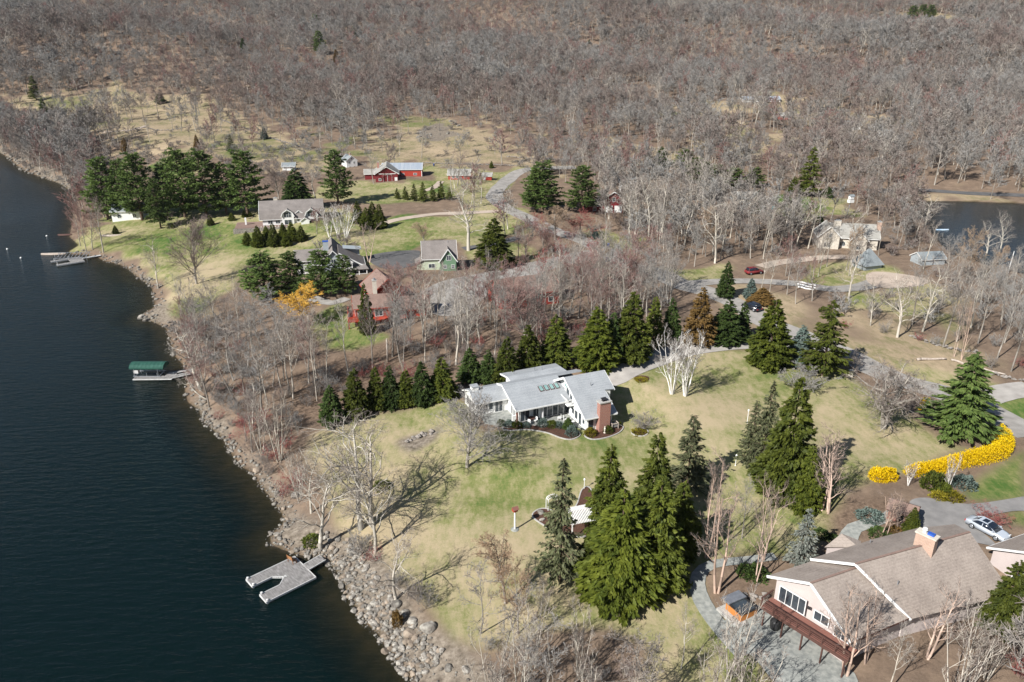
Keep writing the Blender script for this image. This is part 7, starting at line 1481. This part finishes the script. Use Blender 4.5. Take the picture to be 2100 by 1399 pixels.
for k, u, v, w_, h_, lab in [('sh_for',1800,982,2.6,1.7,'yellow forsythia bush at the left end of the hedge, left of the pale birch'),('sh_for',1822,980,2.4,1.6,'yellow forsythia bush just left of the pale birch'),('sh_for',1898,830,1.8,1.3,'small yellow forsythia bush behind the ancient tree'),('sh_for',1893,842,1.4,0.9,'lower yellow bush behind the ancient tree'),
    ('sh_gold',1210,893,2.0,1.3,'golden round shrub left of the brick chimney foot'),('sh_olive',1247,887,1.7,1.1,'olive round shrub right of the little statue'),('sh_gold',1312,888,2.6,0.6,'low yellow green plants in the round bed'),('sh_gold',1315,779,2.4,0.4,'low yellow flowers in the oval bed by the driveway'),
    ('sh_blue',1044,874,1.8,1.1,'blue green shrub at the porch corner'),('sh_olive',1060,876,1.9,1.1,'olive shrub beside the porch corner'),('sh_dark',1028,872,1.5,1.0,'dark shrub at the left end of the terrace bed'),('sh_blue',1080,876,1.4,0.8,'small grey blue shrub left of the terrace steps'),
    ('sh_blue',1114,873,2.0,1.2,'wide blue juniper right of the terrace steps'),('sh_olive',1132,876,1.7,1.2,'olive shrub in the middle of the terrace bed'),('sh_blue',1147,877,1.5,1.1,'round blue shrub in the middle of the terrace bed'),('sh_blue',1173,892,2.1,1.5,'large blue juniper at the right end of the terrace bed'),
    ('sh_bright',1270,872,0.8,0.7,'tiny green shrub right of the wooden planter'),('sh_olive',1915,1000,3.6,2.2,'large olive shrub between the two white birches'),('sh_olive',1932,1012,2.6,1.5,'olive shrub below the white birch'),('sh_gold',1950,1022,3.0,1.0,'golden low shrub at the foot of the white birch'),('sh_gold',1925,1022,2.2,1.0,'golden green shrub at the edge of the forecourt'),
    ('sh_blue',1975,996,3.2,1.5,'grey green spreading shrub right of the white birch'),('sh_blue',1785,1062,3.4,0.9,'grey green juniper left of the pale birches'),('sh_dark',1806,1096,3.0,0.6,'low green ground juniper behind the tan roof'),('sh_bronze',1835,1092,1.8,0.8,'bronze shrub behind the tan roof'),
    ('sh_dark',1552,1182,2.8,1.4,'dark rhododendron beside the garden path'),('sh_dark',1530,1178,2.2,1.3,'second dark rhododendron beside the garden path'),('sh_dark',1683,1098,2.2,0.8,'low green shrub behind the pinkish house'),('sh_dark',1710,1108,1.8,0.7,'low dark shrub by the porch roof'),
    ('sh_olive',785,1000,2.6,1.0,'dark spreading juniper beside the big shore trees'),('sh_olive',640,1112,2.6,1.0,'olive juniper on the rocky point'),('sh_bronze',815,1282,1.3,2.0,'orange green bush among the boulders'),('sh_olive',1420,1080,2.4,1.2,'olive bush at the back of the evergreen cluster'),
    ('sh_gold',690,522,2.2,0.8,'golden shrub by the grey farmhouse porch'),('sh_olive',1690,640,2.4,1.2,'olive round bush on the right slope'),('sh_dark',1678,455,3.2,2.0,'green shrub left of the cream house'),('sh_olive',1980,790,2.4,1.0,'low yellow green juniper at the road side')]:
    shrub(k, u, v, w_, h_, lab)
T_('spruce',1165,880,856,26,'small cone shaped shrub in the terrace bed','cone_shrub','shrub')
sg_ = 'bare shrubs and saplings along the bank and thickets'
def thick(key, pts, hh, lab, nm='bare_shrub'):
    for (u, v) in pts:
        x, y, z = P(u, v); plant(key, x, y, z, hh * random.uniform(0.75, 1.25), None, nm, lab, 'shrub', lab)
x, y, z = P(2020, 1065); plant('thicket_red', x, y, z, 1.7, 4.6, 'bare_shrub', 'brown bare shrub bed right of the silver car', 'shrub'); x, y, z = P(2045, 1075); plant('thicket_red', x, y, z, 1.5, 4.0, 'bare_shrub', 'lower brown bare shrub right of the silver car', 'shrub')
x, y, z = P(1748, 760); plant('thicket', x, y, z, 4.0, 5.0, 'bare_shrub', 'dark bare shrub behind the stone pillar', 'shrub'); x, y, z = P(1640, 800); plant('thicket', x, y, z, 5.0, 9.0, 'bare_tree', 'low wide crab apple on the lawn below the blue fir', 'tree'); x, y, z = P(1320, 880); plant('thicket', x, y, z, 3.0, 5.0, 'bare_shrub', 'thin bare shrub over the round bed', 'shrub')

# ------------------------------------------------------------------ woods: scattered in outlines, nearest as individuals
PADP = PADS
def jitter_grid(lo, hi, st, rng):
    gx, gy = np.meshgrid(np.arange(lo[0], hi[0], st), np.arange(lo[1], hi[1], st)); p = np.stack([gx.ravel(), gy.ravel()], 1); return p + rng.uniform(-0.48, 0.48, p.shape) * st
HOUSES = [(o.matrix_basis.translation.x, o.matrix_basis.translation.y) for o in bpy.data.objects if o.parent is None and o.get('category') in ('house', 'barn', 'garage', 'shed', 'cabin', 'cottage', 'outbuilding', 'boathouse')]
OPENV = [(-38, 186), (-18, 188), (-33.5, 152), (-66, 240), (-70, 330), (-48, 303), (-20, 305)]
def free(p, road=1.5, hs=10):
    ok = np.ones(len(p), bool)
    for L, w in ROADLINES:
        lo, hi = L.min(0) - 8, L.max(0) + 8; m = (p[:, 0] > lo[0]) & (p[:, 0] < hi[0]) & (p[:, 1] > lo[1]) & (p[:, 1] < hi[1])
        if m.any():
            q = p[m]; d = np.min(np.linalg.norm(q[:, None] - L[None], axis=2), axis=1); ww = (max(w) if isinstance(w, (list, tuple)) else w) / 2; ok[np.where(m)[0][d < ww + road]] = False
    for poly in PADS:
        lo, hi = poly.min(0) - 3, poly.max(0) + 3; m = (p[:, 0] > lo[0]) & (p[:, 0] < hi[0]) & (p[:, 1] > lo[1]) & (p[:, 1] < hi[1])
        if m.any(): ok[np.where(m)[0][sdist(p[m], poly) < 1.0]] = False
    for hx, hy in HOUSES:
        c = np.hypot(p[:, 0] - hx - 4.5, p[:, 1] - hy - 3); ok[c < hs] = False
    for cx_, cy_ in CONPTS: ok &= ~((np.abs(p[:, 0] - cx_) < 3.2 + cy_ * 0.006) & (p[:, 1] > cy_ - 9 - cy_ * 0.035) & (p[:, 1] < cy_ + 3))
    for hx, hy in OPENV: ok &= ~((np.abs(p[:, 0] - hx) < 9) & (p[:, 1] > hy - 22) & (p[:, 1] < hy + 4))
    ok &= sdist(p, LAKE) > 1.5; ok &= sdist(p, POND) > 2.0
    return ok
TP = np.array(TREEPTS)
wr = np.random.default_rng(99)
def in_px(polys, st, rng, **kw):
    out = []
    for pl_ in polys:
        w_ = PX(pl_); g = jitter_grid(w_.min(0), w_.max(0), st, rng); g = g[sdist(g, w_) < 0]; out.append(g)
    g = np.concatenate(out); g = g[free(g, **kw)]
    if len(TP): g = g[np.min(np.linalg.norm(g[:, None] - TP[None], axis=2), axis=1) > st * 0.45]
    return g
LAB = {}
AREAS = [  # (what the label says, pixel outlines, spacing, kinds, height, names)
 ('bare tree in the brown wood between the red house and the evergreen row', [[(560,800),(660,740),(760,715),(860,650),(980,650),(1130,610),(1260,570),(1330,590),(1420,640),(1350,690),(1260,700),(1190,700),(1130,720),(1040,745),(960,765),(900,755),(790,770),(700,800),(600,830)]], 4.6, ('wood', 'wood', 'wood_pale', 'wood', 'wood_pale', 'red'), (11, 16.5)),
 ('bare tree on the wooded lake bank below the red house', [[(430,660),(500,650),(560,690),(640,730),(600,770),(560,830),(470,840),(400,760),(390,700)]], 5.0, ('wood', 'wood_pale', 'thin'), (10, 14)),
 ('reddish bare tree around the gravel yard and red barn', [[(760,560),(900,560),(1000,545),(1010,580),(900,620),(850,640),(780,640)],[(1060,520),(1250,500),(1290,545),(1330,590),(1180,600),(1060,590)]], 5.2, ('red', 'wood', 'red', 'redder', 'tan'), (7, 12)),
 ('bare tree in the wood between the road bend and the cream house', [[(1225,440),(1230,380),(1290,400),(1400,390),(1500,400),(1560,440),(1660,470),(1640,520),(1560,545),(1430,545),(1330,535),(1290,500),(1240,480)]], 5.9, ('wood', 'tan', 'wood', 'wood_pale', 'oak'), (11, 17)),
 ('bare tree in the strip along the pond drive', [[(1480,590),(1640,560),(1640,600),(1700,620),(1640,640),(1560,610)],[(1350,520),(1450,550),(1350,555),(1290,530)],[(1590,600),(1660,610),(1690,640),(1620,625)]], 5.5, ('wood', 'wood_pale', 'red'), (9, 13)),
 ('bare tree on the brown slope at the right edge', [[(1880,640),(2110,600),(2110,780),(2020,750),(1940,720),(1860,690)]], 6.6, ('wood', 'wood_pale', 'wood'), (12, 18)),
 ('bare tree around the pond and cream house', [[(1600,470),(1660,505),(1800,515),(1830,540),(1760,560),(1640,540),(1590,520)],[(1640,520),(1700,525),(1780,560),(1780,585),(1660,575)],[(1800,480),(1880,470),(1950,560),(2040,590),(2110,620),(1900,590),(1830,540)],[(1760,440),(1870,420),(1890,460),(1820,470)]], 6.4, ('wood_pale', 'wood', 'tan'), (10, 15)),
 ('grey bare tree in the thicket along the bottom edge', [[(980,1420),(1010,1345),(1100,1300),(1230,1300),(1340,1330),(1600,1400),(1620,1500),(1000,1500)]], 3.6, ('thicket_pale', 'wood_pale', 'thicket_pale', 'thin'), (7.5, 12)),
 ('tall grey bare tree in front of the tan roof, bottom right', [[(1900,1350),(2140,1290),(2160,1480),(1900,1500),(1780,1460),(1800,1400)]], 3.5, ('wood_pale', 'thicket_pale', 'wood_pale', 'thicket_pale'), (8, 12.5)),
 ('bare tree crowding the lake bank between the two docks', [[(350,665),(400,660),(430,800),(480,850),(560,900),(610,960),(660,1010),(690,1080),(640,1100),(590,1010),(540,950),(470,890),(425,850),(392,800)]], 4.0, ('thicket_pale', 'oak', 'thin', 'wood', 'oak', 'red', 'thicket_pale'), (7, 13)),
 ('bare tree near the tan birches below the big lawn', [[(1430,1000),(1520,960),(1660,1030),(1640,1080),(1560,1140),(1440,1120),(1400,1060)]], 4.6, ('birch_tan', 'wood', 'thicket'), (6, 10)),
 ('bare tree in the valley wood around the farm road', [[(1060,340),(1180,320),(1330,340),(1300,395),(1240,400),(1160,340),(1090,350)],[(880,400),(1000,395),(1010,430),(900,432)],[(1010,470),(1080,470),(1060,500),(1000,490)]], 7.4, ('wood', 'tan', 'red', 'wood_pale'), (11, 16)),
]
cand = []
for lab, polys, st, kinds, hr in AREAS:
    g = in_px(polys, st, wr, hs=8)
    for q in g: cand.append((q[1], q[0], lab, kinds[int(wr.integers(len(kinds)))], wr.uniform(*hr)))
# shoreline thicket, left bank woods
# far woods: everything beyond, except the clearings
FAR = jitter_grid((-1050, 232), (1050, 1420), 7.6, wr)
FAR = FAR[(FAR[:, 1] > 300) | (FAR[:, 0] > 75)]
FAR = FAR[np.abs(FAR[:, 0]) < 0.73 * FAR[:, 1] + 25]
xs_, ys_ = FAR[:, 0], FAR[:, 1]
cl_ = np.minimum(cover('straw', FAR), cover('green', FAR)); lw_ = cover('lawn', FAR)
keep = (lw_ > 2) & ((cl_ > 1) | (wr.random(len(FAR)) < np.where(FAR[:, 0] < -60, 0.24, 0.08))) & free(FAR, hs=13)
keep &= (sdist(FAR, LAKE) > 2)
open_ = PX([(170,300),(420,330),(700,360),(900,345),(1060,345),(1020,440),(700,430),(400,440),(170,480),(160,400)])
keep &= ~((sdist(FAR, open_) < 0) & (wr.random(len(FAR)) < 0.9))
FAR = FAR[keep]
shorewood = in_px([[(0,300),(150,395),(190,400),(200,340),(170,290),(0,245),(-60,245),(-60,290)], [(150,400),(215,400),(222,500),(165,500)]], 5.2, wr)
shorewood = np.unique(np.concatenate([shorewood]), axis=0)
for q in shorewood: cand.append((q[1], q[0], 'grey bare tree on the far left lake shore', ('far', 'far', 'far_red')[int(wr.integers(3))], wr.uniform(12, 17)))
for q in FAR:
    r = wr.random(); st_ = math.sin(q[0] / 61 + 2) * math.sin(q[1] / 83) + 0.5 * math.sin(q[0] / 23 + q[1] / 37); k = 'far' if r < 0.80 + 0.1 * st_ else ('far_red' if r < 0.90 else 'far_pale'); cand.append((q[1], q[0], 'bare tree in the valley and hillside woods', k, (12.3 + 2.8 * st_) * wr.uniform(0.58, 1.45)))
cand.sort(key=lambda c: c[0] - (0 if 'hillside' in c[2] else 60))
NIND = 300 - BARE
vis = []
for c in cand:
    u, v = proj(c[1], c[0], hz(c[1], c[0]) + c[4] * 0.5) if len(vis) < NIND else (0, 0)
    if len(vis) < NIND:
        if -20 < u < 2120 and -20 < v < 1460: vis.append(c)
visset = set(id(c) for c in vis); rest = [c for c in cand if id(c) not in visset]
ZV = height([(c[1], c[0]) for c in vis])
TLAB = [(plant(c[3], c[1], c[0], z, c[4], None, 'bare_tree', c[2], 'tree', c[2]), c[1], c[0], z, {'red': 'reddish', 'redder': 'dark red', 'far_red': 'reddish', 'wood_pale': 'pale', 'far_pale': 'pale', 'oak': 'spreading pale', 'tan': 'tan', 'birch_tan': 'tan stemmed', 'thicket_pale': 'pale multi stemmed', 'thicket': 'low twiggy', 'thin': 'thin'}.get(c[3], 'grey')) for c, z in zip(vis, ZV)]
# the rest of the woods as one mass, instanced from the meshes of trees that stand in the scene
SRC = {}
for key in ('far', 'far_red', 'far_pale', 'far_bush'):
    for vi in range(len(KIND[key])):
        if key == 'far_bush': u, v, t = ((1330, 300, 290) if vi else (880, 330, 322)); lab = ('bare bush at the end of the barn wall', 'bare bush on the straw field above the pines')[vi]
        else: u, v, t = [(1065,338,262),(700,340,275),(1390,330,255),(1560,330,262),(1150,320,250),(500,330,270),(1240,318,250),(600,290,235),(1480,300,232),(820,318,255)][len(SRC) % 10]; lab = None
        lab = lab or 'bare tree at the foot of the hill, %s' % ('right of the farm road end', 'above the white farmhouse', 'at the right end of the straw strip', 'below the right clearing', 'at the left end of the straw strip', 'above the shore pine grove', 'in the middle of the straw strip', 'on the upper left field', 'inside the right clearing', 'behind the long barn')[len(SRC) % 10]
        o = T_(key, u, v, t, None, lab, 'bare_tree' if key != 'far_bush' else 'bare_shrub', 'tree' if key != 'far_bush' else 'shrub', None, var=vi); SRC[(key, vi)] = [c for c in o.children_recursive] if False else [c for c in bpy.data.objects if c.parent == o]
KEYS = list(SRC.keys())
def instanced(name, items, label, cat):
    """items: (x, y, z, key, variant, height); one object, its points carry which tree, size and turn"""
    n = len(items); me = bpy.data.meshes.new(name); me.vertices.add(n)
    me.vertices.foreach_set('co', np.array([i[:3] for i in items], np.float32).ravel())
    a = me.attributes.new('pick', 'INT', 'POINT'); a.data.foreach_set('value', np.array([KEYS.index((i[3], i[4])) for i in items], np.int32))
    a = me.attributes.new('size', 'FLOAT_VECTOR', 'POINT'); a.data.foreach_set('vector', np.array([(i[5] / KIND[i[3]][i[4]][2] * i[6], i[5] / KIND[i[3]][i[4]][2] * i[6], i[5] / KIND[i[3]][i[4]][2]) for i in items], np.float32).ravel())
    a = me.attributes.new('turn', 'FLOAT_VECTOR', 'POINT'); a.data.foreach_set('vector', np.array([(0, 0, wr.uniform(0, 6.28)) for i in items], np.float32).ravel())
    o = bpy.data.objects.new(name, me); COL.objects.link(o)
    ng = bpy.data.node_groups.new(name + '_nodes', 'GeometryNodeTree'); ng.interface.new_socket('Geometry', in_out='INPUT', socket_type='NodeSocketGeometry'); ng.interface.new_socket('Geometry', in_out='OUTPUT', socket_type='NodeSocketGeometry')
    gi = ng.nodes.new('NodeGroupInput'); go = ng.nodes.new('NodeGroupOutput'); iop = ng.nodes.new('GeometryNodeInstanceOnPoints'); jn = ng.nodes.new('GeometryNodeJoinGeometry')
    for k in reversed(KEYS):
        j2 = ng.nodes.new('GeometryNodeJoinGeometry')
        for c in SRC[k]:
            oi = ng.nodes.new('GeometryNodeObjectInfo'); oi.transform_space = 'ORIGINAL'; oi.inputs['Object'].default_value = c; oi.inputs['As Instance'].default_value = True; ng.links.new(oi.outputs['Geometry'], j2.inputs[0])
        gti = ng.nodes.new('GeometryNodeGeometryToInstance'); ng.links.new(j2.outputs[0], gti.inputs[0]); ng.links.new(gti.outputs[0], jn.inputs[0])
    def nat(nm, ty):
        q = ng.nodes.new('GeometryNodeInputNamedAttribute'); q.data_type = ty; q.inputs['Name'].default_value = nm; return q.outputs['Attribute']
    ng.links.new(gi.outputs[0], iop.inputs['Points']); ng.links.new(jn.outputs[0], iop.inputs['Instance']); iop.inputs['Pick Instance'].default_value = True
    ng.links.new(nat('pick', 'INT'), iop.inputs['Instance Index']); ng.links.new(nat('size', 'FLOAT_VECTOR'), iop.inputs['Scale'])
    e2r = ng.nodes.new('FunctionNodeEulerToRotation'); ng.links.new(nat('turn', 'FLOAT_VECTOR'), e2r.inputs[0]); ng.links.new(e2r.outputs[0], iop.inputs['Rotation'])
    ng.links.new(iop.outputs[0], go.inputs[0]); md = o.modifiers.new('scatter', 'NODES'); md.node_group = ng
    tag(o, label, cat); o['kind'] = 'stuff'; return o
ZR = height([(c[1], c[0]) for c in rest]); items = []
for c, z in zip(rest, ZR):
    k = c[3] if c[3].startswith('far') else {'red': 'far_red', 'redder': 'far_red', 'wood_pale': 'far_pale', 'oak': 'far_pale'}.get(c[3], 'far')
    items.append((c[1], c[0], z, k, int(wr.integers(len(KIND[k]))), c[4] * (1.12 if c[0] > 400 else 1), wr.uniform(1.05, 1.55) * (1.2 if c[0] > 550 else 1.0)))
instanced('woodland', items, 'bare grey and reddish woodland covering the valley and the hillside to the top', 'woodland')
# undergrowth: bushes on banks, field edges and under the woods
under = in_px([[(330,690),(400,670),(470,690),(560,840),(650,870),(640,960),(600,1010),(640,1100),(560,1080),(480,900),(420,840),(395,760)], [(560,830),(760,720),(1000,660),(1300,640),(1300,690),(1000,760),(760,790),(640,850)], [(960,1340),(1000,1290),(1250,1290),(1300,1420),(980,1420)], [(690,1110),(740,1110),(830,1190),(900,1260),(980,1330),(950,1350),(860,1260),(780,1180)]], 3.0, wr)
under2 = in_px([[(760,560),(1000,545),(1020,570),(860,640),(760,640)],[(1230,400),(1660,460),(1640,530),(1300,530)],[(1700,620),(2110,560),(2110,790),(1940,740),(1720,680)],[(1400,1000),(1520,940),(1680,1020),(1700,1090),(1560,1150),(1420,1130)],[(1850,1330),(2140,1200),(2140,1500),(1700,1480)],[(210,300),(640,300),(760,350),(620,380),(330,350)],[(1060,440),(1230,440),(1280,520),(1080,500)],[(1660,480),(1900,470),(1990,560),(1880,600),(1800,520)],[(560,470),(640,470),(740,500),(700,520),(580,510)],[(0,255),(160,270),(200,330),(170,400),(0,320)]], 6.2, wr)
ff = jitter_grid((-600, 330), (600, 760), 9.5, wr); ff = ff[(np.abs(ff[:, 0]) < 0.73 * ff[:, 1] + 25)]; ff = ff[(cover('lawn', ff) > 1) & ((cover('straw', ff) > 0) | (wr.random(len(ff)) < 0.25)) & free(ff)]
ub = [(q[0], q[1]) for q in np.concatenate([under, under2, ff])]
ub.sort(key=lambda q: q[1]); zb = height(ub); its = []; nsh = 0; SLAB = []
for q, z in zip(ub, zb):
    u, v = proj(q[0], q[1], z + 1)
    if nsh < 190 and 0 < u < 2100 and 0 < v < 1399:
        k = ('thicket', 'thicket', 'thicket', 'thicket_pale', 'thicket', 'thicket_red')[int(wr.integers(6))]
        lab = 'twiggy bare shrub on the lake bank' if u < 700 else ('twiggy bare shrub in the bottom thicket' if v > 1250 else 'twiggy bare shrub in the garden and wood edge')
        hs_ = wr.uniform(1.6, 3.6); SLAB.append((plant(k, q[0], q[1], z, hs_, None, 'bare_shrub', lab, 'shrub', lab), q[0], q[1], z, {'thicket_red': 'reddish', 'thicket_pale': 'pale'}.get(k, 'low' if hs_ < 2.5 else 'tall grey'))); nsh += 1
    else: its.append((q[0], q[1], z, 'far_bush', int(wr.integers(2)), wr.uniform(1.6, 3.6), 1.2))
instanced('undergrowth', its, 'twiggy brown undergrowth between the trees and along the field edges', 'undergrowth')
# ------------------------------------------------------------------ boulders of the shore
def rock_mesh(seed):
    rg_ = np.random.default_rng(seed); bm = bmesh.new(); bmesh.ops.create_icosphere(bm, subdivisions=3, radius=1.0); pl2 = [(unit(rg_.normal(size=3)), rg_.uniform(0.62, 0.92)) for _ in range(10)]
    for v in bm.verts:
        p = np.array(v.co)
        for nrm, dd in pl2:
            k = p @ nrm
            if k > dd: p = p - nrm * (k - dd) * 0.9
        p = p * (1 + 0.04 * math.sin(p[0] * 9 + seed) * math.sin(p[1] * 8)); v.co = (p[0], p[1] * 0.85, p[2] * 0.66)
    me = bpy.data.meshes.new('boulder'); bm.to_mesh(me); bm.free(); me.materials.append(M['boulder'] if seed % 4 else M['boulder_tan'])
    me.polygons.foreach_set('use_smooth', [False] * len(me.polygons)); return me
RM = [rock_mesh(s) for s in range(1, 13)]
rk = []
def rocks_along(n, dmin, dmax, smin, smax, v0, v1):
    pts = [p for p in SHORE_PX if v0 <= p[1] <= v1]; L = smooth_line(np.array([on_z(u, v, 0) for u, v in pts]), 0.4); T = np.gradient(L, axis=0); T /= np.linalg.norm(T, axis=1)[:, None]; N_ = np.stack([T[:, 1], -T[:, 0]], 1)
    for _ in range(n):
        i = int(wr.integers(len(L))); q = L[i] + N_[i] * wr.uniform(dmin, dmax); d = sdist([q], LAKE)[0]
        if d < dmin - 0.2: q = L[i] - N_[i] * wr.uniform(dmin, dmax)
        rk.append((q[0], q[1], smin + (smax - smin) * wr.random() ** 2.6))
rocks_along(1200, -0.5, 3.8, 0.08, 0.50, 1140, 1399); rocks_along(480, -0.4, 1.7, 0.10, 0.42, 840, 1160); rocks_along(380, -0.5, 2.4, 0.15, 0.6, 520, 845); rocks_along(160, -0.5, 2.5, 0.3, 1.0, 300, 420)
for u, v, s in ((878,1290,1.15),(845,1275,0.75),(842,1300,0.7),(812,1240,0.8),(830,1260,0.7),(608,1018,0.9),(527,967,0.85),(853,1310,0.5),(920,1372,0.6),(955,1375,0.55),(1108,1052,0.55),(1112,1068,0.45),(290,652,1.0),(300,658,0.9),(905,1335,0.5),(770,1240,0.6)): x, y, z = P(u, v); rk.append((x, y, s))
for _ in range(30):
    u, v = wr.uniform(850, 960), wr.uniform(248, 285); x, y, z = P(u, v); rk.append((x, y, wr.uniform(0.3, 1.2)))
rk = [(x, y, z, s) for (x, y, s), z in zip(rk, height([(r[0], r[1]) for r in rk])) if y < 520]
rk.sort(key=lambda r: -r[3] / sc_at(r[0], r[1], r[2]) ** -1)
verts_, faces_, o_ = [], [], 0
base = [(np.array([v.co[:] for v in me.vertices]), np.array([p.vertices[:] for p in me.polygons])) for me in RM[:0]]
RLAB = []
for i, (x, y, z, s) in enumerate(rk[:300]):
    o = bpy.data.objects.new('boulder', RM[i % 12]); COL.objects.link(o); o.location = (x, y, z + s * 0.15); o.scale = (s * wr.uniform(.8, 1.25), s * wr.uniform(.8, 1.1), s * wr.uniform(.8, 1.1)); o.rotation_euler = (wr.uniform(-.3, .3), wr.uniform(-.3, .3), wr.uniform(0, 6.28))
    lab = 'grey boulder in the stony shore along the lake' if i not in (0,) else 'biggest grey boulder above the stony shore'
    tag(o, lab, 'boulder', 'boulders along the lake shore' if i else None)
    if i: RLAB.append((o, x, y, z, ('big' if s > 0.6 else 'middling' if s > 0.4 else 'small') + (' tan' if (i % 12 + 1) % 4 == 0 else ' grey')))
small = rock_mesh(40); bm = bmesh.new(); bmesh.ops.create_icosphere(bm, subdivisions=1, radius=1.0); bv = np.array([v.co[:] for v in bm.verts]); bf = np.array([[v.index for v in f.verts] for f in bm.faces]); bm.free()
R_ = rk[300:]; 
pb = in_px([[(700,1160),(850,1399),(970,1399),(850,1270),(770,1180)]], 0.8, wr, road=0, hs=1); zp_ = height(pb)
R_ = R_ + [(q[0], q[1], z, wr.uniform(0.05, 0.22)) for q, z in zip(pb, zp_)]
V = []; F = []
for i, (x, y, z, s) in enumerate(R_):
    rv = bv * (1 + wr.uniform(-0.22, 0.22, (len(bv), 1))) * np.array([s * wr.uniform(.8, 1.3), s, s * 0.7]); an = wr.uniform(0, 6.28); c, s_ = math.cos(an), math.sin(an)
    V.append(np.stack([rv[:, 0] * c - rv[:, 1] * s_ + x, rv[:, 0] * s_ + rv[:, 1] * c + y, rv[:, 2] + z + s * 0.15], 1)); F.append(bf + i * len(bv))
rb_ = bpy.data.objects.new('shore_rubble', fast_mesh('shore_rubble', np.concatenate(V), np.concatenate(F), M['boulder'], None, True)); COL.objects.link(rb_); tag(rb_, 'small grey and tan stones filling the lake shore between the boulders', 'rubble'); rb_['kind'] = 'stuff'
LM = [(1160, 820, 'the white house'), (305, 752, 'the green canopy'), (735, 640, 'the red house'), (1030, 600, 'the red barn'), (895, 530, 'the green cottage'), (590, 440, 'the gambrel house'), (680, 520, 'the grey farmhouse'), (1990, 480, 'the pond'), (1730, 485, 'the cream house'),
 (1790, 540, 'the slate roofed outbuilding'), (1247, 420, 'the red gambrel garage'), (1540, 632, 'the black car'), (1240, 520, 'the road junction'), (1487, 590, 'the lone dark spruce'), (622, 640, 'the golden willow'), (960, 590, 'the gravel yard'), (1812, 850, 'the ancient tree'), (1960, 950, 'the yellow hedge'), (1520, 1250, 'the hot tub'),
 (1800, 1250, 'the tan roof'), (2017, 1085, 'the silver car'), (1170, 1050, 'the pergola'), (1270, 1180, 'the yellow green evergreen'), (1056, 1070, 'the bird house'), (800, 800, 'the third row evergreen'), (1140, 720, 'the twelfth row evergreen'), (1000, 770, 'the ninth row evergreen'), (1380, 700, 'the last row evergreen'), (1650, 586, 'the fallen birch logs'),
 (575, 1190, 'the U shaped dock'), (645, 1150, 'the gangway'), (657, 1100, 'the rocky point'), (812, 1225, 'the boulder tree'), (815, 1270, 'the orange green bush'), (165, 535, 'the far dock'), (1905, 738, 'the long fallen log'), (1965, 680, 'the two straight pale trunks'), (1890, 640, 'the old pale trees'), (1112, 400, 'the two big roadside pines'),
 (940, 360, 'the small red barns'), (1578, 430, 'the play tower'), (1515, 405, 'the grey cabin'), (2050, 1250, 'the olive evergreen'), (1640, 1120, 'the silvery conifer'), (1690, 980, 'the tan birch pair'), (1320, 440, 'the thick trunked trees'), (1466, 500, 'the ivy covered tree'), (425, 700, 'the massive leaning tree'), (520, 950, 'the red twigged bushes'), (795, 720, 'the broken trunk'), (1040, 1330, 'the bottom edge'), (850, 1380, 'the bottom edge rocks'), (870, 1290, 'the biggest boulder'),
 (365, 640, 'the green point'), (300, 600, 'the lake lawn bank'), (1003, 400, 'the gravel road bend'), (60, 340, 'the left shore wood')]
ORD = ['', 'second', 'third', 'fourth', 'fifth', 'sixth', 'seventh', 'eighth', 'ninth', 'tenth', 'eleventh', 'twelfth', 'thirteenth', 'fourteenth']
def relabel(rows, noun):
    gr = {}
    for o, x, y, z, adj in rows:
        u, v = proj(x, y, z); l = min(LM, key=lambda q: math.hypot(q[0] - u, (q[1] - v) * 1.3)); du, dv = u - l[0], (v - l[1]) * 1.3
        rel = ('left of' if du < 0 else 'right of') if abs(du) > abs(dv) else ('above' if dv < 0 else 'below')
        gr.setdefault((adj, rel, l[2]), []).append((u, o))
    for (adj, rel, lm), mem in gr.items():
        mem.sort(key=lambda q: q[0]); n = len(mem)
        for i, (u, o) in enumerate(mem):
            base = adj + ' ' + noun + ' ' + rel + ' ' + lm
            if n > 1 and n <= 14: base += ', leftmost' if i == 0 else (', rightmost' if i == n - 1 else ', ' + ORD[i] + ' from the left')
            o['label'] = base
relabel(TLAB, 'bare tree'); relabel(SLAB, 'twiggy bush'); relabel(RLAB, 'boulder on the shore')
print('trees', BARE, len(vis), 'wood', len(items), 'bush', len(its), 'rocks', len(rk), len(R_))
# ------------------------------------------------------------------ thin spring haze over the valley
hm = bpy.data.materials.new('haze_air'); hm.use_nodes = True; nt = hm.node_tree; nt.nodes.clear()
out = _n(nt, 'ShaderNodeOutputMaterial'); pv = _n(nt, 'ShaderNodeVolumePrincipled'); pv.inputs['Density'].default_value = 0.00003; pv.inputs['Color'].default_value = (0.80, 0.87, 1.0, 1); pv.inputs['Anisotropy'].default_value = 0.2
nt.links.new(pv.outputs[0], out.inputs['Volume'])
hb_ = MB(); hb_.box(-2000, 2000, -400, 2600, -6.0, 330); hzo = hb_.build('haze', hm); hzo['kind'] = 'stuff'; hzo['label'] = 'thin bluish spring haze filling the air over lake and hills'; hzo['category'] = 'haze'
S.cycles.volume_bounces = 0; S.cycles.volume_max_steps = 16
